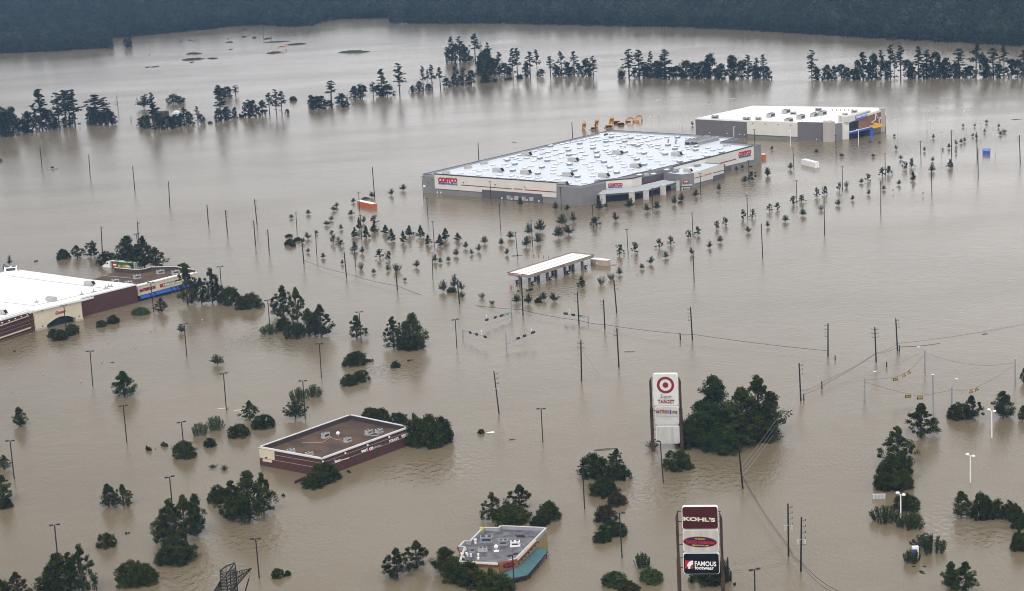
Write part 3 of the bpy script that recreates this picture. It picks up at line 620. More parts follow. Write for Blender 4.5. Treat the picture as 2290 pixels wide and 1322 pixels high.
def PL(p):
    v = Vector()
    while p is not None: v = v + p.location; p = p.parent
    return v
def wallpanel(name, pix, P, Q, mt, parent, out=.06, thick=.12, **pr):
    """pixel outline laid on the wall plane P-Q and given thickness; out = how far proud of the wall"""
    d = (Vector(Q) - Vector(P)); d.z = 0; n = Vector((d.y, -d.x, 0)).normalized()
    if n.dot(CAM - Vector(P)) < 0: n = -n
    pts = [ONW(x, y, P, Q) + n * (out - thick) for x, y in pix]
    e = Vector((0, 0, 0)); 
    pts = [p - PL(parent) for p in pts]
    return MB().prism(pts, n * thick).build(name, mt, parent, **pr)
def flatpoly(name, pts, mt, parent, thick, **pr):
    pts = rel(parent, pts) if parent is not None else pts
    return MB().prism(pts, (0, 0, -thick)).build(name, mt, parent, **pr)
def wallblock(name, foot, z0, z1, mt, parent, z1s=None, **pr):
    """upright block over a ground outline"""
    z1s = z1s or [z1] * len(foot); n = len(foot); L0 = PL(parent)
    b = [Vector((p[0], p[1], z0)) - L0 for p in foot]; t = [Vector((p[0], p[1], zz)) - L0 for p, zz in zip(foot, z1s)]
    return MB().add(b + t, [tuple(range(n))[::-1], tuple(range(n, 2*n))] + [(i, (i+1) % n, n + (i+1) % n, n + i) for i in range(n)]).build(name, mt, parent, **pr)
def edge_strip(mb, A, B, z0, z1, th, inward, L0):
    A = Vector((A[0], A[1], 0)); B = Vector((B[0], B[1], 0)); d = (B - A).normalized(); n = Vector((-d.y, d.x, 0)) * (1 if inward else -1) * th
    b = [A, B, B + n, A + n]; mb.hexa([(p.x - L0.x, p.y - L0.y, z0 - L0.z) for p in b], [(p.x - L0.x, p.y - L0.y, z1 - L0.z) for p in b])
def centroid(pts): return sum((Vector((p[0], p[1], 0)) for p in pts), Vector()) / len(pts)
def parapet(name, foot, z0, z1, th, mt, parent, skip=()):
    c = centroid(foot); mb = MB(); n = len(foot)
    for i in range(n):
        if i in skip: continue
        A, B = foot[i], foot[(i+1) % n]; d = Vector((B[0]-A[0], B[1]-A[1], 0)); nn = Vector((-d.y, d.x, 0)); m = Vector(((A[0]+B[0])/2, (A[1]+B[1])/2, 0))
        edge_strip(mb, A, B, z0, z1, th, nn.dot(c - m) > 0, parent.location)
    return mb.build(name, mt, parent)
def text_mesh(s, size=1.0, bold=0.0, extr=.04, shear=0.0, space=1.0):
    cu = bpy.data.curves.new('t', 'FONT'); cu.body = s; cu.size = size; cu.extrude = extr; cu.offset = bold; cu.shear = shear; cu.space_character = space
    cu.resolution_u = 3
    o = bpy.data.objects.new('t', cu); col.objects.link(o); dg = bpy.context.evaluated_depsgraph_get(); dg.update()
    me = bpy.data.meshes.new_from_object(o.evaluated_get(dg)); bpy.data.objects.remove(o); bpy.data.curves.remove(cu); return me
def wall_text(name, s, p0, p1, top, P, Q, mt, parent, out=.12, bold=.02, shear=0.0, **pr):
    """text from pixel p0 (baseline left) to p1 (baseline right), cap top at pixel top (over p0), on wall P-Q"""
    a = ONW(*p0, P, Q); b = ONW(*p1, P, Q); c = ONW(*top, P, Q)
    d = Vector((Q[0]-P[0], Q[1]-P[1], 0)).normalized()
    if d.dot(b - a) < 0: d = -d
    n = d.cross(Vector((0, 0, 1)))
    if n.dot(CAM - a) < 0: n = -n
    me = text_mesh(s, 1.0, bold, .05, shear); vs = np.array([v.co[:] for v in me.vertices])
    x0, x1, y1 = vs[:, 0].min(), vs[:, 0].max(), vs[:, 1].max(); y0 = max(vs[:, 1].min(), -.02) if s.upper() == s else 0
    Wd = (b - a).dot(d); Hh = (c - a).z; slope = (b - a).z / max(.1, Wd); L0 = PL(parent)
    org = a
    for v in me.vertices:
        u = (v.co.x - x0) / (x1 - x0) * Wd; h = (v.co.y - y0) / (y1 - y0) * Hh
        v.co = org + d * u + Vector((0, 0, h + slope * u)) + n * (out + v.co.z) - L0
    me.materials.clear(); me.materials.append(mt); me.update()
    o = mko(name, me, parent, **pr); return o
def hvac(parent, P, z, sx, sy, sz, ang, name='air_conditioner', mt=None, fans=2, lid=True):
    """rooftop unit: base curb, cabinet, side louvre, fans"""
    L0 = parent.location; mb = MB(); ax = Vector((math.cos(ang), math.sin(ang), 0)); ay = Vector((-ax.y, ax.x, 0)); c = Vector((P[0], P[1], 0)) - Vector((L0.x, L0.y, 0)); z -= L0.z
    mb.obox(c, ax, ay, sx/2 + .15, sy/2 + .15, z, z + .25); mb.obox(c, ax, ay, sx/2, sy/2, z + .25, z + sz)
    if lid: mb.obox(c, ax, ay, sx/2 + .05, sy/2 + .05, z + sz, z + sz + .08)
    o = mb.build(name, mt or M_HVAC, parent)
    m2 = MB()
    for k in range(fans):
        q = c + ax * sx * ((k + .5) / fans - .5); m2.tube([q + Vector((0, 0, z + sz + .08)), q + Vector((0, 0, z + sz + .2))], min(sx / fans, sy) * .36, 10)
    m2.obox(c - ay * (sy / 2 + .02), ax, ay, sx * .36, .03, z + .5, z + sz - .25); m2.obox(c + ax * (sx / 2 + .02), ay, ax, sy * .3, .03, z + .5, z + sz - .25)
    f = m2.build('fan_grille', M_TRIM, o); return o
# ------------------------------------------------------------------ big warehouse club
z1_ = tile(930, 280, 6.957); z2_ = tile(1200, 280, 6.957); z3_ = tile(1430, 280, 6.957)
HW, HR = 9.1, 8.2
A = G(*z1_(118, 1050)); B = G(*z2_(707, 1240)); C = G(*z3_(1897, 600))
At = G(*z1_(108, 765), HW); Bt = G(*z2_(705, 968), HW); Ct = G(*z3_(1888, 305), HW); Dt = G(*z2_(1150, 78), HW); Et = G(*z3_(1530, 190), HW); Ft = G(*z3_(1262, 262), HW)
def flat2(p): return Vector((p.x, p.y, 0))
A = (flat2(At) + A) / 2; B = (flat2(Bt) + B) / 2; C = (flat2(Ct) + C) / 2; D = flat2(Dt); E_ = flat2(Et); F_ = flat2(Ft)
WH = empty('warehouse', B, 'huge grey and beige warehouse store with white roof dotted with skylights', 'warehouse')
foot = [B, C, F_, E_, D, A]
wallblock('wall', foot, -2, HR, M_GREY, WH)
ins = [p + (centroid(foot) - p).normalized() * .5 for p in foot]
flatpoly('roof', [Vector((p.x, p.y, HR + .06)) for p in ins], M_ROOFM, WH, .05)
parapet('parapet', foot, HR + .003, HW, .45, mat('parapet_grey', (.27, .29, .32), .7, .05, .4), WH)
mb = MB()                                        # dark coping round the parapet
cc = centroid(foot)
for i in range(6):
    P_, Q_ = foot[i], foot[(i+1) % 6]; d = (Q_ - P_).normalized(); n = Vector((-d.y, d.x, 0)); n = n if n.dot(cc - P_) > 0 else -n
    c = (P_ + Q_) / 2 + n * .2 - WH.location; mb.obox(c, d, n, (Q_ - P_).length / 2, .3, HW + .003, HW + .13)
mb.build('coping', M_TRIM, WH)
# left facade: beige band with sign, stripes, tyre bays
band = wallpanel('sign_band', [z1_(292, 762), z2_(313, 893), z2_(313, 1126), z1_(306, 982)], A, B, M_BEIGE, WH, .35, .5)
wallpanel('band_coping', [z1_(285, 750), z2_(318, 888), z2_(318, 900), z1_(285, 764)], A, B, M_TRIM, WH, .45, .9)
wallpanel('red_stripe', [z1_(715, 922), z1_(1500, 983), z1_(1500, 995), z1_(715, 935)], A, B, M_RED, WH, .42, .05)
wallpanel('red_stripe', [z1_(1703, 997), z2_(306, 1033), z2_(306, 1046), z1_(1703, 1011)], A, B, M_RED, WH, .42, .05)
wallpanel('tyre_bay_block', [z1_(1040, 1000), z1_(1970, 1072), z1_(1976, 1210), z1_(1042, 1140)], A, B, mat('bay_grey', (.095, .088, .10), .85, .06, .4), WH, .7, .8)
for x in (1428, 1543, 1660, 1778):               # glazed bay doors
    y = 1092 + (x - 1428) * .073; dr = wallpanel('bay_door', [z1_(x, y), z1_(x + 68, y + 5), z1_(x + 68, y + 60), z1_(x, y + 55)], A, B, M_GLASS, WH, .74, .05)
    for k in range(4): wallpanel('glazing_bar', [z1_(x - 2, y + 2 + 16*k), z1_(x + 70, y + 7 + 16*k), z1_(x + 70, y + 11 + 16*k), z1_(x - 2, y + 6 + 16*k)], A, B, M_WHITE, dr, .8, .04)
    for k in range(3): wallpanel('glazing_bar', [z1_(x + 14 + 18*k, y), z1_(x + 18 + 18*k, y), z1_(x + 18 + 18*k, y + 56), z1_(x + 14 + 18*k, y + 56)], A, B, M_WHITE, dr, .82, .04)
for x, y in ((1354, 1132), (1930, 1176), (1510, 1140), (1745, 1160), (336, 1046), (392, 1048)):
    wallpanel('wall_lamp', [z1_(x - 7, y - 13), z1_(x + 7, y - 13), z1_(x + 7, y + 13), z1_(x - 7, y + 13)], A, B, M_WHITE, WH, .9 if x > 1000 else .2, .2)
for x, y in ((265, 850), (208, 890), (750, 886), (1243, 923), (1705, 958)):
    wallpanel('floodlight', [z1_(x - 7, y - 5), z1_(x + 7, y - 5), z1_(x + 7, y + 5), z1_(x - 7, y + 5)], A, B, M_TRIM, WH, .75, .3)
def club_logo(f, x0, x1, yb, ytop, slope, P, Q, par, out):
    """red capitals over three blue bars with the second word"""
    h = yb - ytop; w_ = x1 - x0
    wall_text('sign_letters', 'COSTCO', f(x0, yb), f(x1, yb + w_ * slope), f(x0, ytop), P, Q, M_LRED, par, out, .075, .18)
    for k in range(3):
        y = yb + h * .10 + k * h * .14; wallpanel('sign_bar', [f(x0 + 3, y), f(x0 + w_ * .34, y + w_ * .34 * slope), f(x0 + w_ * .34, y + h * .08 + w_ * .34 * slope), f(x0 + 3, y + h * .08)], P, Q, M_LBLUE, par, out + .05, .08)
    wall_text('sign_letters', 'WHOLESALE', f(x0 + w_ * .30, yb + h * .50 + w_ * .3 * slope), f(x1 - 3, yb + h * .50 + w_ * slope), f(x0 + w_ * .30, yb + h * .12 + w_ * .3 * slope), P, Q, M_LBLUE, par, out, .03)
club_logo(z1_, 356, 656, 880, 806, .055, A, B, WH, .45)
wall_text('sign_letters', 'TIRE CENTER', z1_(1528, 997), z1_(1668, 1007), z1_(1528, 978), A, B, M_LRED, WH, .42, .01)
wallpanel('notice_board', [z1_(118, 930), z1_(152, 933), z1_(152, 966), z1_(118, 963)], A, B, M_WHITE, WH, .15, .1)
# right facade
wallpanel('sign_band', [z3_(525, 650), z3_(1770, 322), z3_(1772, 535), z3_(1330, 640), z3_(1322, 600), z3_(530, 697)], B, C, M_BEIGE, WH, .35, .5)
wallpanel('band_coping', [z3_(522, 640), z3_(1775, 312), z3_(1775, 324), z3_(522, 653)], B, C, M_TRIM, WH, .45, .9)
wallpanel('red_stripe', [z3_(1250, 583), z3_(1492, 520), z3_(1492, 533), z3_(1250, 597)], B, C, M_RED, WH, .42, .05)
wallpanel('corner_pier', [z3_(1772, 335), z3_(1888, 312), z3_(1897, 600), z3_(1776, 626)], B, C, M_GREY, WH, .12, .2)
wallpanel('dock_door', [z3_(1310, 622), z3_(1418, 596), z3_(1420, 712), z3_(1316, 740)], B, C, M_DGREY, WH, .3, .3)
club_logo(z3_, 1530, 1728, 484, 418, -.20, B, C, WH, .45)
# entrance tower of beige panels
J = [G(*z2_(970, 1190)), G(*z2_(1492, 1150)), G(*z2_(1640, 1100))]
tp = [z2_(958, 866), z2_(1488, 826), z2_(1632, 788)]
bm = [z2_(970, 1012), z2_(1488, 975), z2_(1635, 930)]
# plane parallel to the right facade for the middle piece
dBC = (C - B).normalized(); nBC = Vector((dBC.y, -dBC.x, 0)); nBC = nBC if nBC.dot(CAM - B) > 0 else -nBC
dAB = (B - A).normalized()
T0 = G(*tp[0], HW + .2); T1 = G(*tp[1], HW + .2); T2 = G(*tp[2], HW + .2)
for Pq, Qq, i in ((T0, T1, 0), (T1, T2, 1)):
    wallpanel('entrance_sign_wall', [tp[i], tp[i+1], bm[i+1], bm[i]], Pq, Qq, M_BEIGE, WH, 0, .5)
    wallpanel('entrance_coping', [tp[i], tp[i+1], (tp[i+1][0], tp[i+1][1] + 1.5), (tp[i][0], tp[i][1] + 1.5)], Pq, Qq, M_TRIM, WH, .15, .9)
back = [T0, T1, T2, T2 - nBC * 7 , T0 - nBC * 1.5]
wallblock('entrance_tower', [p - nBC * .6 for p in (T0, T1, T2)] + [T2 - nBC * 3.5 + dBC * 0, T0 - nBC * 2.5], 3.0, HW + .1, M_GREY, WH)
club_logo(z2_, 1112, 1338, 952, 905, -.035, T0, T1, WH, .1)
# dark recess wall with red stripe between tower and annex
wallpanel('recess_wall', [z2_(1636, 822), z2_(1975, 742), z2_(1975, 1100), z2_(1640, 1180)], B, C, M_DGREY, WH, .12, .2)
wallpanel('red_stripe', [z2_(1636, 916), z2_(1973, 828), z2_(1973, 842), z2_(1636, 932)], B, C, M_RED, WH, .2, .1)
# entrance canopy on concrete piers
PB = [G(*z2_(805, 1222)), G(*z2_(1056, 1220)), G(*z2_(1508, 1186)), G(*z2_(1730, 1158)), G(*z2_(1995, 1085)), G(*z3_(614, 1018))]
for i, p in enumerate(PB):
    s_ = .95 if i in (1, 2, 3, 4) else .6
    mb = MB().obox(p - nBC * s_ - WH.location, dBC, nBC, s_, s_, -2, 4.3); mb.obox(p - nBC * s_ - WH.location, dBC, nBC, s_ + .12, s_ + .12, 4.3, 4.5); mb.build('canopy_pier', M_CONC, WH)
zf, zb = 3.7, 5.1
front = [G(*z2_(x, y), zf) for x, y in ((812, 1085), (1060, 1075), (1500, 1042), (1705, 1018), (1960, 945))] + [G(*z3_(600, 882), zf)]
backl = [G(*z2_(x, y), zb) for x, y in ((962, 1012), (1100, 1005), (1490, 975), (1640, 930), (1975, 850))] + [G(*z3_(590, 868), zb - .8)]
mb = MB(); n = len(front)
vs = rel(WH, front + backl); fs = [(i, i+1, n+i+1, n+i) for i in range(n-1)]; mb.add(vs, fs)
mb.add([v - Vector((0, 0, .25)) for v in vs], [(n+i, n+i+1, i+1, i) for i in range(n-1)])
mb.build('canopy_roof', mat('canopy_metal', (.36, .39, .42), .45, .05, .4), WH)
mb = MB()
for i in range(n-1):
    a, b = rel(WH, [front[i], front[i+1]]); mb.hexa([a - Vector((0,0,.75)), b - Vector((0,0,.75)), b - nBC*.2 - Vector((0,0,.75)), a - nBC*.2 - Vector((0,0,.75))], [a + Vector((0,0,.04)), b + Vector((0,0,.04)), b - nBC*.2 + Vector((0,0,.04)), a - nBC*.2 + Vector((0,0,.04))])
mb.build('canopy_fascia', mat('fascia_brown', (.085, .075, .08), .7, .1, 1), WH)
# dark glazed back of the entrance under the canopy
mb = MB(); q = [p - nBC * 5.0 for p in PB]
for i in range(5): 
    a, b = rel(WH, [q[i], q[i+1]]); a.z = 0; b.z = 0
    mb.hexa([a - Vector((0,0,1)), b - Vector((0,0,1)), b - nBC*.3 - Vector((0,0,1)), a - nBC*.3 - Vector((0,0,1))], [a + Vector((0,0,3.6)), b + Vector((0,0,3.6)), b - nBC*.3 + Vector((0,0,3.6)), a - nBC*.3 + Vector((0,0,3.6))])
mb.build('entrance_glazing', M_GLASS, WH)
# annex with the liquor shop
HA = 7.0
K = [G(*z3_(375, 742), HA), G(*z3_(655, 768), HA), G(*z3_(838, 745), HA), G(*z3_(1305, 598), HA), G(*z3_(948, 575), HA)]
K = [Vector((p.x, p.y, 0)) for p in K]
wallblock('annex_wall', K, -2, HA - .5, M_GREY, WH)
flatpoly('annex_roof', [Vector((p.x, p.y, HA - .42)) + (centroid(K) - p).normalized() * .4 for p in K], M_ROOFM, WH, .05)
parapet('annex_parapet', K, HA - .497, HA, .35, M_GREY, WH)
k1, k2 = K[2], K[3]; k0 = K[1]
wallpanel('annex_sign_band', [z3_(846, 742), z3_(1304, 603), z3_(1308, 745), z3_(1140, 790), z3_(1140, 832), z3_(852, 908)], k1, k2, M_BEIGE, WH, .25, .35)
wallpanel('annex_dark_block', [z3_(1142, 795), z3_(1312, 748), z3_(1314, 880), z3_(1144, 925)], k1, k2, M_DGREY, WH, .3, .4)
wallpanel('red_stripe', [z3_(850, 820), z3_(983, 782), z3_(983, 793), z3_(850, 832)], k1, k2, M_RED, WH, .3, .04)
wallpanel('red_stripe', [z3_(1138, 738), z3_(1307, 692), z3_(1307, 704), z3_(1138, 751)], k1, k2, M_RED, WH, .3, .04)
wall_text('sign_letters', 'LIQUOR SALES', z3_(1008, 785), z3_(1112, 756), z3_(1008, 768), k1, k2, M_LRED, WH, .3, .01)
wallpanel('door_frame', [z3_(655, 972), z3_(782, 962), z3_(782, 1035), z3_(655, 1042)], k0, k1, M_WHITE, WH, .2, .2)
for k in range(4):
    x = 670 + k * 28; wallpanel('door_pane', [z3_(x, 980), z3_(x + 20, 979), z3_(x + 20, 1040), z3_(x, 1041)], k0, k1, M_GLASS, WH, .24, .05)
wallpanel('door_canopy', [z3_(648, 930), z3_(803, 920), z3_(803, 934), z3_(648, 944)], k0, k1, M_CONC, WH, 1.0, 1.0)
wallpanel('red_awning_sign', [z3_(676, 895), z3_(680, 870), z3_(700, 860), z3_(742, 858), z3_(760, 868), z3_(762, 892)], k0, k1, M_LRED, WH, .5, .5)
wall_text('sign_letters', 'EXIT', z3_(692, 890), z3_(746, 887), z3_(692, 868), k0, k1, M_WHITE, WH, .55, .02)
# skylights, typed from the photograph
low2 = [(75,368),(295,382),(180,412),(90,438),(388,425),(297,452),(175,484),(385,498),(262,535),(362,572),(303,600),(275,644),(265,688),(258,742),(365,772),(335,830),(97,850),(235,858),(30,808),(408,870),(495,900),(642,853),(738,896),(542,660),(490,578),(675,497),(710,520),(758,460),(708,410),(595,441),(672,348),(465,337),(397,288),(484,268),(572,250),(658,235),(743,220),(855,197),(935,180),(875,248),(960,232),(876,300),(1085,312),(1073,208),(1165,242),(1170,130),(1275,165),(1386,143),(1278,220),(1368,202),(1478,178),(1590,153),(1572,213),(1685,190),(1793,165),(1285,275),(1445,292),(1620,262),(1632,287),(1730,240),(1755,295),(1825,218),(1905,203),(2027,182),(1780,325),(1890,303),(1885,347),(1935,374),(1605,360),(1338,320),(1345,343),(1230,377),(1070,377),(1110,407),(1145,440),(1205,470),(950,455),(972,540),(880,565),(758,600),(833,638),(845,683),(890,732),(872,787),(967,828),(1060,620),(1152,702),(1255,813),(1275,558),(1257,513),(1350,597),(1365,640),(1463,682),(1533,730),(1600,768),(1578,577),(1510,488),(1458,457),(1600,420),(1758,478),(1783,518),(1882,556),(1955,603),(2020,640),(2025,686),(1743,668),(1815,752),(1965,420)]
tall2 = [(217,328),(672,287),(497,393),(505,465),(50,516),(167,555),(515,613),(83,657),(585,705),(20,755),(637,802),(878,360),(1165,187),(1078,257),(1463,203),(1370,253),(1518,307),(1575,325),(933,422),(943,493),(1047,573),(1138,655),(1248,740),(1375,420),(1672,440),(1558,533),(1675,615),(1810,700),(2003,452),(2045,310)]
low1 = [(1408,518),(1500,491),(1555,514),(1628,533),(1725,507),(1848,474),(1838,403),(1950,370),(1968,438),(1838,547),(1375,602),(1440,640),(1202,612),(1797,630),(1700,657),(915,688),(993,708),(1092,682),(695,745),(983,768),(1308,768),(1490,780),(1525,818),(1622,790),(1657,828),(1758,798),(1808,840),(1905,810),(1228,808),(1355,822),(1625,460)]
tall1 = [(1425,548),(1538,607),(1508,707)]
low3 = [(760,200),(585,318),(630,392),(752,330),(770,362),(1068,348),(1253,360),(1143,385),(1003,418),(1015,460),(680,440),(777,480),(825,520),(558,542)]
tall3 = [(592,190),(555,368),(885,330),(873,388),(1280,425),(1055,490),(628,572)]
SK = [(G(*f(x, y), HR + .5), tl_) for f, L_, tl_ in ((z2_, low2, 0), (z2_, tall2, 1), (z1_, low1, 0), (z1_, tall1, 1), (z3_, low3, 0), (z3_, tall3, 1)) for x, y in L_]
M_SKY3 = mat('skylight_low_curb', (.46, .49, .52), .5, .06, 1)
SK.sort(key=lambda r: r[0].length)
def skylight_mb(mb, c, tall):
    h = 1.0 if tall else .42; zc = HR + .06
    mb.obox(c, dBC, nBC, 1.2, .85, zc, zc + h * .6); mb.obox(c, dBC, nBC, 1.33, .96, zc + h * .6, zc + h)
    b = [c + dBC*sx*1.15 + nBC*sy*.8 for sx, sy in ((-1,-1),(1,-1),(1,1),(-1,1))]; t_ = [c + dBC*sx*.8 + nBC*sy*.5 for sx, sy in ((-1,-1),(1,-1),(1,1),(-1,1))]
    mb.hexa([(p.x, p.y, zc + h) for p in b], [(p.x, p.y, zc + h + .22) for p in t_])
far = MB()
for i, (p, tl_) in enumerate(SK):
    c = Vector((p.x, p.y, 0)) - WH.location
    if i < 100:
        mb = MB(); skylight_mb(mb, c, tl_); o = mb.build('skylight', M_SKY2 if tl_ else M_SKY3, WH); o.data.materials.append(M_TRANS)
        for f_ in o.data.polygons: f_.material_index = 1 if abs(f_.normal.z) > .25 else 0
    else: skylight_mb(far, c, tl_)
o = far.build('skylights', M_SKY2, WH, kind='stuff'); o.data.materials.append(M_TRANS)
for f_ in o.data.polygons: f_.material_index = 1 if abs(f_.normal.z) > .25 else 0
# roof seam, gutter line
s0 = G(*z2_(250, 297), HR + .1); s1 = G(*z3_(1220, 460), HR + .1); MB().tube(rel(WH, [s0, s1]), .16, 4).build('roof_seam', M_WHITE, WH)
# hooded rooftop air handlers
def hood_unit(px, z, ang, s=1.0, par=None, nm='air_handler'):
    c = G(*px, z + .8 * s) - par.location; ax = Vector((math.cos(ang), math.sin(ang), 0)); ay = Vector((-ax.y, ax.x, 0)); c = Vector((c.x, c.y, 0)); z -= par.location.z
    mb = MB().obox(c, ax, ay, 1.9*s, 1.1*s, z, z + .35*s); mb.obox(c - ax*.3*s, ax, ay, 1.6*s, 1.05*s, z + .35*s, z + 1.7*s)
    q = c + ax * 1.3 * s
    mb.hexa([(*(q - ay*1.0*s).xy, z + .5*s), (*(q + ax*1.7*s - ay*1.0*s).xy, z + .5*s), (*(q + ax*1.7*s + ay*1.0*s).xy, z + .5*s), (*(q + ay*1.0*s).xy, z + .5*s)],
            [(*(q - ay*1.05*s).xy, z + 1.75*s), (*(q + ax*.8*s - ay*1.05*s).xy, z + 1.9*s), (*(q + ax*.8*s + ay*1.05*s).xy, z + 1.9*s), (*(q + ay*1.05*s).xy, z + 1.75*s)])
    o = mb.build(nm, M_HVAC, par)
    MB().add([(*(q + ax*1.72*s - ay*.9*s).xy, z + .55*s), (*(q + ax*1.72*s + ay*.9*s).xy, z + .55*s), (*(q + ax*.86*s + ay*.9*s).xy, z + 1.85*s), (*(q + ax*.86*s - ay*.9*s).xy, z + 1.85*s)], [(0,1,2,3)]).build('intake', M_DARK, o)
    return o
angW = R(-38)
for f, x, y in ((z2_, 560, 540), (z2_, 1250, 430), (z2_, 1530, 635), (z2_, 475, 768), (z2_, 1035, 782), (z2_, 395, 915), (z1_, 1710, 450), (z1_, 1270, 700), (z1_, 1700, 733), (z3_, 570, 452)): hood_unit(f(x, y), HR, angW, 1.15, WH)
for x, y in ((1050, 590), (805, 655), (463, 742)): hood_unit(z1_(x, y), HR, angW + 1.2, .8, WH)
hood_unit(z3_(110, 768), HR, angW + .4, .6, WH); hood_unit(z3_(745, 705), HA - .4, angW, .9, WH)
hvac(WH, G(*z2_(1050, 150), HR + .8), HR, 4.2, 2.4, 1.8, math.atan2(dBC.y, dBC.x), mt=M_WHITE)
for x, y in ((700, 695), (790, 662), (905, 690)): c = G(*z3_(x, y), HA); mb = MB(); mb.obox(Vector((c.x, c.y, 0)) - WH.location, dBC, nBC, 1.4, 1.0, HA - .4, HA + .05); mb.build('annex_skylight', M_TRANS, WH)
for x, y in ((560, 722), (903, 630)): c = G(*z3_(x, y), HA); mb = MB(); mb.obox(Vector((c.x, c.y, 0)) - WH.location, dBC, nBC, 1.5, 1.0, HA - .4, HA + .5); mb.build('annex_skylight', M_SKY2, WH)
# condenser racks
for (a, b) in (((745, 285), (1075, 195)), ((870, 285), (1205, 205))):
    p0 = G(*z3_(*a), HR + 1); p1 = G(*z3_(*b), HR + 1); p0.z = p1.z = 0; L_ = (p1 - p0).length; d = (p1 - p0).normalized(); n = Vector((-d.y, d.x, 0))
    mb = MB()
    for s_ in (-1, 1): mb.obox((p0 + p1) / 2 + n * s_ * 1.5 - WH.location, d, n, L_ / 2, .1, HR + .06, HR + 1.5)
    mb.obox((p0 + p1) / 2 - WH.location, d, n, L_ / 2, 1.9, HR + 1.5, HR + 1.75)
    rk = mb.build('condenser_rack', M_GALV, WH); k = int(L_ / 2.1)
    m2 = MB(); m3 = MB()
    for i in range(k):
        for s_ in (-1, 1):
            c = p0 + d * (i + .5) * L_ / k + n * s_ * .95 - WH.location; m2.tube([(c.x, c.y, HR + 1.75), (c.x, c.y, HR + 2.4)], .8, 10); m3.tube([(c.x, c.y, HR + 2.4), (c.x, c.y, HR + 2.45)], .62, 10)
    m2.build('fan_shrouds', M_HVAC, rk); m3.build('fan_blades', M_TRIM, rk)
for x in (1315, 1355, 1405): c = G(*z3_(x, 312), HR + .6) - WH.location; MB().ball((c.x, c.y, HR + .5), .6, .6, .6, 10, 6).tube([(c.x, c.y, HR), (c.x, c.y, HR + .5)], .3).build('roof_vent', M_HVAC, WH)
for x, y in ((448, 275), (565, 280)): c = G(*z3_(x, y), HR + .5) - WH.location; MB().tube([(c.x, c.y, HR), (c.x, c.y, HR + 1.6), (c.x + .4, c.y - .3, HR + 2.2)], .4, 8, .5).build('exhaust_fan', M_GALV, WH)
for x, y in ((870, 740), (815, 742), (905, 742)): c = G(*z1_(x, y), HR + .6) - WH.location; MB().tube([(c.x, c.y, HR), (c.x, c.y, HR + .7)], .12, 5).ball((c.x, c.y, HR + 1.1), .75, .25, .6, 10, 6).build('satellite_dish', M_WHITE, WH)
# ------------------------------------------------------------------ games hall
h_ = tile(1540, 220, 4.978)
HM = 9.5
def TG(x, y, z): p = G(*h_(x, y), z); return Vector((p.x, p.y, 0))
m0 = TG(75, 232, HM); m1 = TG(650, 262, HM); m2 = TG(1216, 272, HM); m3 = TG(1497, 267, HM)
Mb0, Mb3 = G(*h_(82, 402)), G(*h_(1498, 480))
# straight rear wall line from far left corner to the pier
L0_ = (m0 + Vector((Mb0.x, Mb0.y, 0))) / 2; L3_ = (m3 + Vector((Mb3.x, Mb3.y, 0))) / 2
pier = [L3_, TG(1585, 480, 0), TG(1630, 470, 0)]
g1 = TG(1710, 460, 0); g2 = TG(1785, 452, 0); g3 = TG(2130, 372, 0); g4 = TG(2195, 358, 0)
bk1 = TG(2180, 95, HM + .5); bk2 = TG(1845, 100, HM); bk3 = TG(715, 82, HM)
HL = empty('games_hall', L0_, 'white roofed entertainment hall with blue canopy and star at top right', 'building')
fp = [L0_, L3_, pier[1], g1 - Vector((0, 0, 0)), g2, g4, bk1, bk3]
wallblock('wall', fp, -2, HM - 1.2, M_GREY, HL)
flatpoly('roof', [Vector((p.x, p.y, HM - 1.1)) + (centroid(fp) - p).normalized() * .5 for p in fp], M_ROOFW, HL, .05)
parapet('parapet', fp, HM - 1.197, HM, .4, M_WHITE, HL)
W1, W2 = L0_, L3_
wallpanel('grey_bay', [h_(76, 233), h_(650, 262), h_(655, 440), h_(82, 408)], W1, W2, mat('hall_grey', (.135, .125, .125), .85, .05, .3), HL, .15, .2)
wallpanel('pale_bay', [h_(651, 248), h_(1215, 272), h_(1216, 428), h_(655, 398)], W1, W2, M_BEIGE, HL, .45, .55)
wallpanel('grey_bay', [h_(1217, 262), h_(1496, 268), h_(1498, 492), h_(1220, 478)], W1, W2, mat('hall_grey2', (.14, .13, .13), .85, .05, .3), HL, .25, .3)
M_TAUPE = mat('taupe', (.40, .37, .34), .85, .05, .3)
P1, P2, P3_ = G(*h_(1498, 484)), G(*h_(1585, 488)), G(*h_(1632, 478))
wallblock('corner_pier', [P1, P2, P3_, P3_ + (L3_ - P2) * .3 + Vector((0, 4, 0)), P1 + Vector((1, 5, 0))], -2, 10.3, M_TAUPE, HL)
wallblock('link_wall', [P3_, G(*h_(1712, 462)), G(*h_(1712, 462)) + Vector((-1, 4, 0)), P3_ + Vector((0, 4, 0))], -2, 9.0, M_GREY, HL)
Q1, Q2, Q3, Q4 = G(*h_(1712, 460)), G(*h_(1787, 454)), G(*h_(2140, 378)), G(*h_(2190, 365))
wallblock('entrance_tower', [Q1, Q2, Q2 + (Q3 - Q2) * .02, Q2 + Vector((-2, 7, 0)), Q1 + Vector((-1, 6, 0))], -2, 12.2, M_BEIGE, HL)
wallpanel('front_wall', [h_(1787, 265), h_(2135, 150), h_(2140, 375), h_(1787, 452)], Q2, Q3, M_GREY, HL, -.05, 3)
wallpanel('entrance_fascia', [h_(1752, 205), h_(1978, 142), h_(1978, 205), h_(1787, 262), h_(1787, 268), h_(1752, 268)], Q2, Q3, M_BEIGE, HL, .55, 3.0)
wallpanel('top_band', [h_(1978, 178), h_(2135, 128), h_(2135, 150), h_(1978, 200)], Q2, Q3, M_BEIGE, HL, .25, 1.2)
